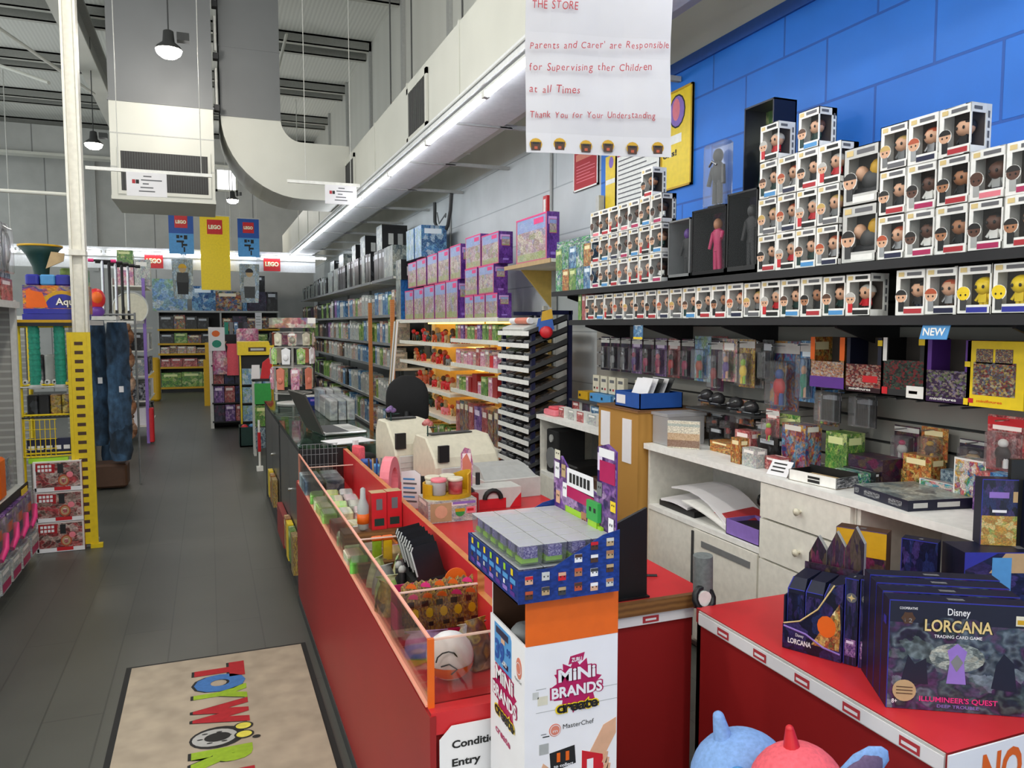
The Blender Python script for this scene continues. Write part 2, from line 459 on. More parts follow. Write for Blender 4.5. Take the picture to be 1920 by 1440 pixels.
art('print_blue', ['#245a9a', '#3f80c0', '#183a70', '#80b8d8', '#d0e0e8', '#1f4878'], 5, title='#e0ecf4')
art('print_bluedeep', ['#1f62a8', '#2a70b8', '#1a5698', '#2f7cc0'], 2.5)
art('print_warm', ['#c86a28', '#e0a040', '#a83a28', '#e8d080', '#703020', '#d88a50', '#5a6a38'], 7, title='#f0e0b0')
art('print_red', ['#a82030', '#701828', '#d04850', '#e0a8a0', '#40141c', '#c03848'], 5, title='#f0e0dc')
art('print_pink', ['#e06a98', '#f0a8c0', '#c04080', '#f4d8e0', '#8a4aa0', '#f0c8a8'], 6, title='#fff0f4')
art('print_purple', ['#4a2878', '#7a4aa0', '#2a1848', '#b080c0', '#301c58', '#d0b0d8'], 5, title='#e8d8f0')
art('print_toy', ['#2a4a90', '#c03030', '#e0a028', '#40803c', '#d8d8d8', '#1c1c24', '#803a8a', '#e07838'], 7)
art('print_hero', ['#1f4a90', '#b02838', '#7a1c38', '#3a80b0', '#28204a', '#50a0c0', '#d0a040'], 4, title='#d0ccc4', tmask=(.86, .97))
art('print_mini', ['#8a3a28', '#c05a3a', '#d8c090', '#5a2028', '#e0a080', '#a87040', '#c8c8d0'], 16, foot='#3c2070')
art('print_mini2', ['#6a2028', '#c05a48', '#d8b090', '#481418', '#a83a38', '#d8d0c0'], 16, foot='#2a1018')
art('print_mini3', ['#1f2a24', '#3a5a48', '#a82830', '#141618', '#506a5c', '#882028'], 16, foot='#2a2c2e')
art('print_mini4', ['#3a2048', '#60487a', '#a89ac0', '#28142c', '#8aa060', '#c8b8a0'], 16, foot='#2e1440')
art('print_crowd', ['#2f5a48', '#a83a2a', '#d8b83a', '#3a2a20', '#6a8a9a', '#e8d8a0', '#7a3030', '#2a3a5a'], 15)
art('print_pizza', ['#a08a80', '#8a2830', '#c8b0a4', '#5a3a34', '#e0d0c8', '#3a2c28', '#c84a50'], 5, border='#d8ccc8')
art('print_grimace', ['#2e2440', '#3a3a54', '#565070', '#1a1620', '#7a3460', '#464258'], 4)
art('print_gothic', ['#3a2440', '#5c2046', '#842654', '#241a26', '#4a3a52', '#6a5840'], 4)
art('print_dotpurple', ['#50349a', '#5c3ca0', '#d8c8f0', '#482e90'], 7)
art('print_trayblue', ['#1e3c8c', '#23449a', '#1a347c'], 3)
art('print_jars', ['#e8d8a8', '#d08a8a', '#90b878', '#f0e4d0', '#e0b0b0', '#c89858'], 8)
art('print_goo', ['#90d860', '#58c048', '#e8e080', '#d8f0a0', '#e8d0c0', '#f0f0e0'], 5, rough=.2)
art('print_emoji', ['#d8b828', '#1c1c14', '#c8902c', '#e8d868', '#5a4a20', '#a8a090', '#7a2a48'], 14)
art('print_cards', ['#3c5aa0', '#a02c38', '#d0c0a0', '#e0a030', '#482868', '#d8d8e0', '#287868'], 9)
art('print_football', ['#e8e4e0', '#5a2a88', '#d83a50', '#38a048', '#e8b028', '#e8e8e8', '#48a8c8', '#e8e4e0'], 5, border='#e8e4e0')
art('print_tablet', ['#282a30', '#50545c', '#8a8e96', '#d8d8dc', '#34363c'], 6)
art('print_gold', ['#d8a048', '#e8c880', '#c87838', '#90b060', '#f0d8a0', '#b86838'], 5, rough=.25)
art('print_jeans', ['#2a4058', '#345270', '#1c2c3c', '#46688a'], 5, rough=.9, sy=.5)
art('print_animal', ['#9a6a48', '#c89a78', '#704a34', '#d8b8a0', '#b07a58'], 4, rough=.95)
art('print_rainbow', ['#d85a28', '#e88a38', '#3848a8', '#2a2a88', '#d84868', '#e8c83a', '#f07828'], 3.2)
art('print_flower', ['#8a6ab0', '#6a4a90', '#b090c8', '#50386a'], 9)
art('print_keys', ['#90a8b0', '#4a6078', '#a8b8c0', '#385068'], 8)
art('print_games', ['#1f7a3c', '#2a9a4a', '#e8e8e0', '#16582c', '#202428', '#40b058', '#2a5aa0'], 4)
art('print_foot', ['#e8e0cc', '#f0ead8', '#e4dcc4'], 4, zones=((.04, .3, '#6a3a20', .8), (.3, .55, '#b08048', .6), (.8, .9, '#8aa0a0', .6)))
art('print_poster', ['#a8c0d8', '#506a80', '#303c40', '#c8c8b8', '#404a38', '#8aa0a8'], 4)

# ------------------------------------------------------------------ the building
b = MB(); b.box((-7, -4, -.1), (2.85, 22.2, 0), 'floorplank'); struct('floor', b)
b = MB()
b.box((2.75, -4, 0), (2.95, 5.2, 3.24), 'blockblue')
b.box((2.75, 5.2, 0), (2.95, 22.2, 3.24), 'blockwhite')
b.box((2.75, -4, 3.24), (2.95, 22.2, 6.6), 'wallpanel')
struct('wall_right', b)
b = MB(); b.box((-7.2, 22, 0), (2.95, 22.2, 6.6), 'wallback'); struct('wall_back', b)
b = MB(); b.box((-7.2, -4, 6.5), (2.95, 22.2, 6.6), 'roofsheet'); struct('ceiling', b)
# a bright roof-light panel high in the back wall
b = MB(); b.box((.33, 21.95, 5.2), (.78, 21.99, 6.4), 'skylight'); struct('window_1', b)
b = MB()
for a, d in (((.28, 21.93, 5.15), (.83, 21.995, 5.2)), ((.28, 21.93, 6.4), (.83, 21.995, 6.45)), ((.28, 21.93, 5.15), (.33, 21.995, 6.45)), ((.78, 21.93, 5.15), (.83, 21.995, 6.45))): b.box(a, d, 'duct')
struct('window_frame', b)
# purlins and rafters; lower flanges are coloured paler to look lit
y, k = .6, 0
while y < 21.8:
    b = MB()
    b.box((-7, y, 6.33), (2.74, y + .03, 6.499), 'purlin'); b.box((-7, y, 6.33), (2.74, y + .12, 6.345), 'duct'); b.box((-7, y, 6.47), (2.74, y + .13, 6.499), 'purlin')
    struct('ceiling_beam', b)
    y += (.5, 2.1)[k % 2]; k += 1
for x, z in ((-1.62, 5.9), (-5.2, 5.9)):
    b = MB(); b.box((x - .02, -3.9, z - .25), (x + .02, 21.9, z + .25), 'purlin'); b.box((x - .13, -3.9, z - .27), (x + .13, 21.9, z - .24), 'duct'); b.box((x - .13, -3.9, z + .24), (x + .13, 21.9, z + .29), 'purlin')
    struct('ceiling_beam', b)
b = MB(); b.box((-7, 20.6, 5.55), (2.74, 20.75, 6.19), 'wallback'); b.box((-7, 20.5, 5.5), (2.74, 20.85, 5.56), 'duct'); struct('ceiling_beam', b)
for a, d in (((-3.9, 11.0, 6.3), (-1.62, 14.5, 5.4)), ((-4.6, 15.0, 6.3), (-1.9, 12.2, 4.9)), ((1.3, 13.2, 6.3), (.95, 15.5, 4.9))):
    b = MB(); b.cyl(a, d, .025, 'duct', n=6); struct('ceiling_brace_trim', b)
# column beside the aisle (H section)
b = MB()
for x in (-.918, -.832): b.box((x - .008, 6.46, 0), (x + .008, 6.57, 6.49), 'offwhite')
b.box((-.918, 6.505, 0), (-.832, 6.52, 6.49), 'offwhite')
b.box((-.93, 6.45, 2.16), (-.82, 6.58, 2.20), 'offwhite'); b.box((-.93, 6.44, .0), (-.82, 6.59, .03), 'lightgrey')
struct('column_1', b)
b = MB(); b.cyl((-6.9, 6.51, 2.65), (-.92, 6.51, 2.60), .014, 'duct', n=8); struct('trim_1', b)
# conduits down the right wall and vertical panel joints
for i, (yy, z0) in enumerate(((6.07, 1.9), (9.0, 2.4))):
    b = MB(); b.cyl((2.735, yy, z0), (2.735, yy, 3.2), .014, 'lightgrey', n=8)
    struct('trim_%d' % (i + 2), b)
b = MB(); b.box((2.735, -4, 3.2), (2.752, 5.22, 3.27), 'blue'); b.box((2.735, 4.35, 1.0), (2.752, 4.38, 3.22), 'blue'); struct('trim_4', b)
for i, yy in enumerate((8.9, 11.2, 13.6, 16.0, 18.4)):
    b = MB(); b.box((2.70, yy, 3.9), (2.749, yy + .1, 6.49), 'lightgrey'); struct('trim_%d' % (5 + i), b)
b = MB(); b.box((-2.62, 21.9, 3.0), (-2.5, 21.99, 6.4), 'lightgrey'); b.box((-.72, 21.9, 2.9), (-.58, 21.99, 5.4), 'lightgrey'); struct('trim_10', b)
# ------------------------------------------------------------------ ducts, canopy, lights overhead
def vent(y0, y1, z0, z1, n):
    v = MB(); f = .05
    v.box((1.70, y0, z0), (1.718, y1, z0 + f), 'duct'); v.box((1.70, y0, z1 - f), (1.718, y1, z1), 'duct')
    v.box((1.70, y0, z0), (1.718, y0 + f, z1), 'duct'); v.box((1.70, y1 - f, z0), (1.718, y1, z1), 'duct')
    g = MB(); g.box((1.714, y0 + f, z0 + f), (1.719, y1 - f, z1 - f), 'slot')
    for k in range(n):
        yy = y0 + f + (y1 - y0 - 2 * f) * (k + .5) / n
        g.box((1.704, yy - .004, z0 + f), (1.714, yy + .012, z1 - f), 'darkgrey')
    return v, g
d = MB(); d.box((1.72, 1.0, 3.24), (2.3, 19.5, 3.8), 'duct')
for yy in (2.4, 3.9, 5.4, 6.95, 8.4, 9.9, 11.4, 12.9, 14.4, 15.9): d.box((1.712, yy, 3.235), (2.31, yy + .03, 3.81), 'duct')
v1, g1 = vent(6.25, 6.92, 3.26, 3.74, 14); v2, g2 = vent(9.6, 10.25, 3.26, 3.74, 14)
thing('wall_air_duct', 'long pale rectangular air duct running above the light canopy along the right wall', 'air duct', d,
      parts=[('vent', v1, [('grille', g1)]), ('vent', v2, [('grille', g2)])])
for i, (yy, x) in enumerate(((4.6, 1.9), (5.9, 1.9), (7.5, 1.9), (8.2, 1.85))):
    h = MB(); h.cyl((x, yy, 3.8), (x, yy, 6.5), .008, 'darkgrey', n=6); h.box((x - .03, yy - .03, 3.798), (x + .03, yy + .03, 3.83), 'darkgrey')
    thing('hanger_rod', 'thin dark hanger rod, %s along the long wall duct from the front' % nth(i), 'rod', h, group='duct hanger rods')

# light canopy with its LED tubes
cn = MB()
cn.box((1.70, -1.0, 3.15), (2.12, 17.2, 3.18), 'canopywhite')
for k in range(13):
    yy = -.2 + k * 1.45
    cn.box((1.70, yy, 3.138), (2.2, yy + .03, 3.15), 'lightgrey'); cn.box((2.1, yy, 3.14), (2.74, yy + .03, 3.17), 'lightgrey')
fa = MB(); fa.box((1.655, -1.0, 3.165), (1.70, 17.25, 3.235), 'canopywhite'); fa.box((1.645, -1.0, 3.2), (1.655, 17.25, 3.21), 'lightgrey')
thing('wall_canopy', 'white shelf canopy along the right wall with tube lights under its edge', 'canopy', cn, parts=[('fascia', fa)])
def tube_mesh(L):
    t = MB(); t.cyl((0, .03, 0), (0, L - .03, 0), .02, 'tube', n=8)
    e = MB(); e.box((-.02, 0, -.018), (.02, .03, .022), 'palegrey')
    e2 = MB(); e2.box((-.02, L - .03, -.018), (.02, L, .022), 'palegrey')
    r = MB(); r.box((-.016, 0, .018), (.016, L, .035), 'palegrey')
    return t.data('tube'), e.data('end_cap'), r.data('batten'), e2.data('end_cap')
T, EC, RL, EC2 = tube_mesh(1.40)
for i in range(13):
    y0 = -.85 + i * 1.4
    thing('tube_light', 'white LED tube light under the right canopy edge, %s along from the front' % nth(i), 'light', None, (1.683, y0, 3.108), group='tube lights along the right canopy',
          parts=[('lamp_tube', T), ('end_cap', EC), ('end_cap', EC2), ('batten', RL)])
# canopy over the back fixture, its tubes run across
cb = MB(); cb.box((-6.5, 17.35, 3.15), (2.2, 20.9, 3.18), 'canopywhite')
fb = MB(); fb.box((-6.5, 17.30, 2.78), (2.2, 17.35, 3.2), 'canopywhite'); fb.box((-6.5, 17.28, 3.02), (2.2, 17.30, 3.05), 'palegrey')
hs = []
for x in (-5.5, -3.5, -1.5, .5, 1.9):
    hb = MB(); hb.cyl((x, 17.6, 3.18), (x, 17.6, 6.5), .01, 'palegrey', n=6); hs.append(('hanger', hb))
thing('back_canopy', 'white canopy with a deep front fascia hung across the back of the store', 'canopy', cb, parts=[('fascia', fb)] + hs)
for row, (yy, z, xs) in enumerate(((17.24, 3.09, (-6.2, -4.75, -3.3, -1.85, -.4, 1.05)), (20.2, 3.1, (-2.8, -1.35, .3)))):
    for i, x in enumerate(xs):
        o = thing('tube_light', 'white LED tube light %s, %s from the side wall' % (('on the back canopy front', 'behind the hanging banners')[row], nth(len(xs) - 1 - i)), 'light', None, (x, yy, z), rad(-90),
                  group='tube lights across the back', parts=[('lamp_tube', T), ('end_cap', EC), ('end_cap', EC2), ('batten', RL)])
        o.rotation_euler = (0, 0, rad(-90))

# big cream drop duct with a return grille
a = MB(); a.box((-.98, 10, 3.11), (.125, 11.2, 4.2), 'duct')
for z in (3.45, 3.83): a.box((-.983, 9.996, z), (.128, 10.0, z + .012), 'lightgrey')
a.box((-.985, 9.994, 3.09), (.13, 11.21, 3.13), 'duct')
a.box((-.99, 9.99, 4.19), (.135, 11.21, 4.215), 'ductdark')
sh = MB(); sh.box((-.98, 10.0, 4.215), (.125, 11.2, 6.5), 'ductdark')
gr = MB(); gr.box((-.875, 9.985, 3.19), (.05, 9.999, 3.635), 'slot')
for k in range(34):
    x = -.865 + k * .0268
    gr.box((x, 9.982, 3.2), (x + .008, 9.99, 3.63), 'darkgrey')
gf = MB()
for p, q in (((-.91, 9.986, 3.15), (.085, 9.999, 3.19)), ((-.91, 9.986, 3.635), (.085, 9.999, 3.675)), ((-.91, 9.986, 3.19), (-.875, 9.999, 3.635)), ((.05, 9.986, 3.19), (.085, 9.999, 3.635))): gf.box(p, q, 'duct')
thing('drop_duct', 'big cream drop duct with a dark return grille hanging from the ceiling over the aisle', 'air duct', a, parts=[('shaft', sh), ('grille', gr, [('frame', gf)])])
# curved duct beside it
e = MB()
def elbow_ring(cx, cz, r0, r1, t):
    return [(cx - math.cos(t) * r, y, cz - math.sin(t) * r) for r, y in ((r0, 10.2), (r1, 10.2), (r1, 11.2), (r0, 11.2))]
rings = [elbow_ring(1.17, 4.2, .26, .96, rad(90 * k / 12)) for k in range(13)]
rings += [[(1.75, y, z) for y, z in ((10.2, 3.94), (10.2, 3.24), (11.2, 3.24), (11.2, 3.94))]]
e.loft(rings, 'duct')
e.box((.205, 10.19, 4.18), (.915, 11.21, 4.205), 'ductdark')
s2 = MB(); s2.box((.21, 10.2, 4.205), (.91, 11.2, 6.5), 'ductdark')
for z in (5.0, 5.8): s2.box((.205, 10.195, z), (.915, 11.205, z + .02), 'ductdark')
pp = MB()
for z0, z1 in ((4.2, 4.7), (4.9, 5.3), (5.5, 6.4)): pp.cyl((.168, 10.1, z0), (.168, 10.1, z1), .018, 'palegrey', n=8)
for z in (4.2, 4.8, 5.4): pp.box((.14, 10.05, z), (.2, 10.15, z + .07), 'dark')
thing('curved_duct', 'cream duct that drops beside the grille duct and sweeps round into the wall duct', 'air duct', e, parts=[('shaft', s2), ('pipe', pp)])

# high bay lamps on rods; those out of view are added fill lamps
def lampset():
    st = MB(); st.cyl((0, 0, .2), (0, 0, 2.0), .008, 'darkgrey', n=6)
    h = MB(); h.lathe([(.03, .2), (.05, .19), (.06, .08), (.12, .03), (.132, 0)], (0, 0, 0), 'darkgrey', 16); h.box((.08, -.05, .1), (.2, .05, .18), 'darkgrey')
    l = MB(); l.lathe([(.01, -.085), (.07, -.075), (.115, -.04), (.13, .0), (.12, .012)], (0, 0, 0), 'lamp', 16)
    return st.data('rod'), h.data('housing'), l.data('lens')
LR, LH, LL = lampset()
for (x, y, z, txt) in ((-.3, 9.0, 4.5, 'high bay lamp on a rod, in front of the cream drop duct'), (-1.6, 14, 4.5, 'high bay lamp on a rod, farther back beyond the white column'),
                       (-.3, 4.5, 4.5, 'unseen high bay lamp added to brighten the middle of the counter aisle'), (-.3, .2, 4.5, 'unseen high bay lamp added to light the entrance mat end'),
                       (-3.4, 6.5, 4.5, 'unseen high bay lamp added over the shelves beside the aisle'), (1.0, -1.6, 4.5, 'unseen high bay lamp added near the front of the store'), (-3.4, 2.2, 4.5, 'added fill lamp over the unseen side aisle level with the mat'), (-3.4, -1.4, 4.5, 'added fill lamp over the unseen side aisle at the front'), (.6, 19, 4.5, 'high bay lamp on a rod near the back wall')):  # side aisle pair is added to brighten faces turned to the aisle
    thing('pendant_lamp', txt, 'light', None, (x, y, z), group=None, parts=[('rod', LR), ('housing', LH, [('lens', LL)])])
    ld = bpy.data.lights.new('pendant_light', 'POINT'); ld.energy = LAMP_WATTS * (2.7 if y < 7 else 1.0); ld.shadow_soft_size = .14; ld.color = (1, .97, .92)  # the added near lamps run stronger than the rest
    lo = bpy.data.objects.new('pendant_light', ld); COL.objects.link(lo); lo.location = (x, y, z - .16)

# hanging aisle signs
def aisle_sign(x0, x1, sx0, sx1, y, z, label, dz):
    r = MB(); r.box((x0, y - .015, z - .012), (x1, y + .015, z + .02), 'white'); 
    ws = []
    for x in (x0 + .25 * (x1 - x0), x1 - .1):
        w = MB(); w.cyl((x, y, z + .02), (x, y, 6.5), .004, 'palegrey', n=5); ws.append(('wire', w))
    p = MB(); p.box((sx0, y - .022, z - dz), (sx1, y - .016, z - .01), 'paperwhite')
    cx = (sx0 + sx1) / 2; k = (sx1 - sx0)
    p.quad((sx0 + .14 * k, y - .022, z - dz * .5), XR, ZU, .08 * k, .16 * dz, 'inkred', .001); p.quad((sx0 + .23 * k, y - .022, z - dz * .5), XR, ZU, .08 * k, .16 * dz, 'ink', .001)
    for j, (q0, q1) in enumerate(((.42, .62), (.36, .88), (.4, .55), (.34, .66), (.3, .7))):
        p.quad((sx0 + q0 * k, y - .022, z - dz * (.2 + .15 * j) - .02 * dz), XR, ZU, (q1 - q0) * k, .05 * dz, 'inkgrey', .001)
    thing('hanging_aisle_sign', label, 'sign', r, parts=ws + [('sign_panel', p)])
aisle_sign(-1.05, .08, -.70, -.34, 8.5, 3.15, 'small white aisle sign clipped to a rail in front of the grille duct', .24)
aisle_sign(.85, 1.64, 1.25, 1.6, 8.9, 3.22, 'small white aisle sign hanging beside the curved duct outlet', .22)
# ------------------------------------------------------------------ vinyl figure boxes on the two black shelves
def fig_carton(w, h, d, ink, skin, hair, box='white', shirt='darkgrey'):
    """window box facing -Y, its window wrapping onto the +X end; a cut-out head printed on the front left corner"""
    m = MB(); t = .003; x0, x1 = -w / 2, w / 2; lo, hi, lp = h * .19, h * .81, w * .26
    m.box((x0, 0, 0), (x1, d, t), box); m.box((x0, 0, h - t), (x1, d, h), box); m.box((x0, d - t, 0), (x1, d, h), box)
    m.box((x0, 0, 0), (x0 + t, d, h), box)
    m.box((x0, 0, 0), (x1, t, lo), box); m.box((x0, 0, hi), (x1, t, h), box)
    m.box((x0, 0, lo), (x0 + lp * .55, t, hi), box); m.box((x1 - .005, 0, lo), (x1, .005, hi), box)
    m.box((x1 - t, 0, 0), (x1, d, lo * .8), box); m.box((x1 - t, 0, hi), (x1, d, h), box); m.box((x1 - t, d * .72, 0), (x1, d, h), box)
    m.box((x0 + t, d * .70, t), (x1 - t, d - t, h - t), 'insidebox'); m.box((x0 + t, t, t), (x1 - t, d * .7, lo * .7), 'insidebox')
    # print: name bar, top mark, side bar
    m.quad((x0 + w * .3, 0, lo * .2), XR, ZU, w * .62, lo * .55, ink, .0012)
    m.quad((x0 + w * .08, 0, hi + (h - hi) * .25), XR, ZU, w * .2, (h - hi) * .5, 'gold', .0012)
    m.quad((x0 + w * .38, 0, hi + (h - hi) * .3), XR, ZU, w * .5, (h - hi) * .4, 'inkgrey' if ink != 'ink' else 'ink', .0012)
    for k in range(4): m.quad((x1, d * .8, h * (.12 + .2 * k)), YR, ZU, d * .1, h * .14, 'inkgrey', .0012)
    m.quad((x1, d * .12, hi + (h - hi) * .3), YR, ZU, d * .4, (h - hi) * .35, 'inkgrey', .0012)
    # cut-out head and body
    def ell(cx, cz, rx, rz, a0=0, a1=360, n=14): return [(cx + rx * math.cos(rad(a0 + (a1 - a0) * k / n)), cz + rz * math.sin(rad(a0 + (a1 - a0) * k / n))) for k in range(n if a1 - a0 == 360 else n + 1)]
    cx, cz, r = x0 + w * .2, h * .42, w * .19
    o = (0, 0, 0)
    m.prism(ell(cx, cz, r * 1.12, r * 1.08), o, XR, ZU, .0016, 'white')
    m.prism([(cx - r * .45, h * .08), (cx + r * .45, h * .08), (cx + r * .5, cz - r * .6), (cx - r * .5, cz - r * .6)], o, XR, ZU, .0018, shirt)
    m.prism(ell(cx, cz, r, r * .95), o, XR, ZU, .0022, skin)
    m.prism(ell(cx, cz + r * .12, r * 1.02, r * .9, 5, 175), o, XR, ZU, .0028, hair)
    for s_ in (-.4, .4): m.prism(ell(cx + r * s_, cz - r * .18, r * .13, r * .16, n=8), o, XR, ZU, .0032, 'ink')
    p = MB(); p.quad((x0 + lp * .55, .001, lo), XR, ZU, w - lp * .55 - .005, hi - lo, 'pane'); p.quad((x1 - .001, .005, lo * .8), YR, ZU, d * .7, hi - lo * .8, 'pane')
    return m.data('carton'), p.data('window_pane')
def fig_doll(w, h, d, skin, hair, shirt, legs):
    f = MB(); cx = w * .1; y = d * .38
    k = h / .16
    f.ball((cx, y, h * .56), (.031 * k, .027 * k, .028 * k), skin, 12, 8)
    f.ball((cx, y + .004 * k, h * .585), (.0325 * k, .028 * k, .028 * k), hair, 12, 6, .45, 1)
    for s_ in (-1, 1): f.ball((cx + s_ * .013 * k, y - .0255 * k, h * .55), (.005 * k, .003 * k, .006 * k), 'ink', 6, 4)
    f.loft([[(cx + q * (.014 if z > .035 * k else .012) * k, y + e * .01 * k, z) for q, e in ((-1, -1), (1, -1), (1, 1), (-1, 1))] for z in (h * .24, h * .32, h * .42)], shirt)
    for s_ in (-1, 1):
        f.cyl((cx + s_ * .008 * k, y, h * .13), (cx + s_ * .008 * k, y, h * .25), .008 * k, legs, n=8)
        f.cyl((cx + s_ * .015 * k, y, h * .40), (cx + s_ * .026 * k, y - .006, h * .27), .0055 * k, shirt, .005 * k, n=8)
    return f.data('figure')
VAR = [('skinlight', 'hairblack', 'inkred', 'dark', 'navy'), ('skindark', 'hairblack', 'magenta', 'white', 'dark'), ('skinlight', 'hairblond', 'inkgrey', 'grey', 'ink'),
       ('skinmid', 'hairblack', 'inkred', 'black', 'dark'), ('skinlight', 'hairred', 'navy', 'steel', 'brown'), ('skinlight', 'hairgrey', 'ink', 'red', 'dark'),
       ('skindark', 'hairbrown', 'pink', 'lightgrey', 'navy'), ('skinlight', 'hairbrown', 'skyblue', 'darkgreen', 'dark')]
LOOK = ['black-haired pale', 'black-haired dark', 'fair-haired pale', 'black-haired tan', 'red-haired pale', 'grey-haired pale', 'brown-haired dark', 'brown-haired pale']
INKN = ['red', 'magenta', 'grey', 'red', 'navy', 'black', 'pink', 'sky-blue']
FW, FH, FD = .117, .158, .09
FIG = [(*fig_carton(FW, FH, FD, v[2], v[0], v[1], 'white', v[3] if v[3] != 'white' else 'lightgrey'), fig_doll(FW, FH, FD, v[0], v[1], v[3], v[4])) for v in VAR]
def figbox(i, x, y, z, where, scale=None):
    k = FIG[i]
    return thing('figure_box', '%s-barred box of a %s figure, %s' % (INKN[i], LOOK[i], where), 'toy box', k[0], (x, y, z), FACE_LEFT + R.uniform(-.02, .02),
                 group=None, scale=scale, parts=[('window_pane', k[1]), ('figure', k[2])])
def shelf_black(y0, y1, z, label, price=True):
    s = MB(); s.box((2.27, y0, z - .03), (2.70, y1, z), 'black')
    rail = MB(); rail.box((2.258, y0, z - .034), (2.27, y1, z - .002), 'dark')
    br = MB()
    n = int((y1 - y0) / .9) + 1
    parts = [('front_rail', rail)]
    for k in range(n + 1):
        yy = y0 + .05 + (y1 - y0 - .1) * k / n
        q = MB(); q.loft([[(2.70, yy - .006, z - .15), (2.70, yy - .006, z - .03), (2.36, yy - .006, z - .03), (2.36, yy - .006, z - .045)], [(2.70, yy + .006, z - .15), (2.70, yy + .006, z - .03), (2.36, yy + .006, z - .03), (2.36, yy + .006, z - .045)]], 'dark')
        parts.append(('bracket', q))
    thing('wall_shelf', label, 'shelf', s, parts=parts)
shelf_black(.9, 5.0, 1.885, 'upper black wall shelf stacked high with white figure boxes')
shelf_black(.9, 4.72, 1.685, 'lower black wall shelf with a single row of figure boxes')
XF = 2.285
ZU1 = 1.8855
HU = FH + .0008
# near block: six columns
yy = 2.115
for col in range(7):
    n = (3, 3, 3, 2, 2, 3, 3)[col]
    for row in range(n):
        i = ([4, 1, 3, 1, 3, 1, 0], [0, 1, 3, 6, 1, 6, 3], [2, 4, 0, 0, 0, 1, 3])[row][col]
        figbox(i, XF, yy - col * .121, ZU1 + row * HU, 'near stack, %s row, %s from far end' % (nth(row), nth(col)))
# middle block
for col in range(4):
    n = (4, 3, 4, 3)[col]
    for row in range(n):
        i = ([0, 5, 7, 4], [2, 4, 5, 2], [7, 4, 0, 5], [5, 0, 7, 2])[row][col]
        figbox(i, XF, 2.778 - col * .1185, ZU1 + row * HU, 'middle stack, %s row, %s from far end' % (nth(row), nth(col)))
BIG = (*fig_carton(.165, .215, .1, 'white', 'skinlight', 'hairblack', 'palegrey'), None)
def ride():
    f = MB(); f.ball((.02, .045, .09), (.05, .03, .04), 'darkgrey', 12, 8); f.ball((-.03, .04, .12), (.025, .025, .03), 'skinlight', 10, 6); f.ball((.04, .04, .13), (.03, .02, .035), 'mustard', 10, 6)
    f.cyl((-.05, .04, .05), (.07, .04, .05), .018, 'dark', n=8); return f.data('figure')
RIDE = ride()
for row in range(2):
    thing('figure_box', ('large pale window box with a ride figure, bottom of the middle stack', 'large pale window box with a ride figure, resting on its twin in the middle stack')[row], 'toy box', BIG[0], (XF, 2.262, ZU1 + row * .2165), FACE_LEFT,
          parts=[('window_pane', BIG[1]), ('figure', RIDE)])
# far block: seven columns, four rows
for col in range(8):
    for row in range(3 if col < 7 else 1):
        if col == 7 and row == 0: r_ = 3
        i = R.randrange(8)
        if col == 7: continue
        figbox(i, XF, 4.40 - col * .1195, ZU1 + row * HU, 'far stack, %s row, %s from far end' % (nth(row), nth(col)))
figbox(3, XF + .01, 3.80, ZU1 + 3 * HU, 'alone on the very top of the far stack')
# lower row: the whole length
yy = 4.46; i0 = 0
seq = [0, 7, 5, 4, 2, 0, 3, 4, 2, 7, 0, 3, 4, 2, 5, 7, 3, 7, 5]
for k in range(19):
    if k == 8: pass
    figbox(seq[k], XF, yy - k * .1225, 1.6855, 'lower shelf, %s from far end' % nth(k))
YB = [(*fig_carton(FW, FH, FD, 'royal', 'yellow', 'yellow'), fig_doll(FW, FH, FD, 'yellow', 'yellow', 'yellow', 'yellow'))]
seq = [0, 4, 'y', 'y', 2, 3]
for k in range(6):
    y = 2.022 - k * .121
    if seq[k] == 'y':
        thing('figure_box', 'white window box with an all-yellow figure, %s on the lower shelf' % ('beside the orange-haired one' if k == 2 else 'nearer of the two'), 'toy box', YB[0][0], (XF, y, 1.6855), FACE_LEFT, parts=[('window_pane', YB[0][1]), ('figure', YB[0][2])])
    else:
        figbox(seq[k], XF, y, 1.6855, 'lower shelf, %s past its gap' % nth(k))
# thin boxes at the far end of the lower row
for k, (mt, yy, txt) in enumerate((('print_red', 4.56, 'thin dark red boxed toy'), ('print_green', 4.615, 'thin yellow-green boxed toy'))):
    m = MB(); m.box((-.024, 0, 0), (.024, .14, .17), mt); thing('toy_box', txt + ' standing at the far end of the lower black shelf', 'toy box', m, (2.29, yy, 1.6855), FACE_LEFT)
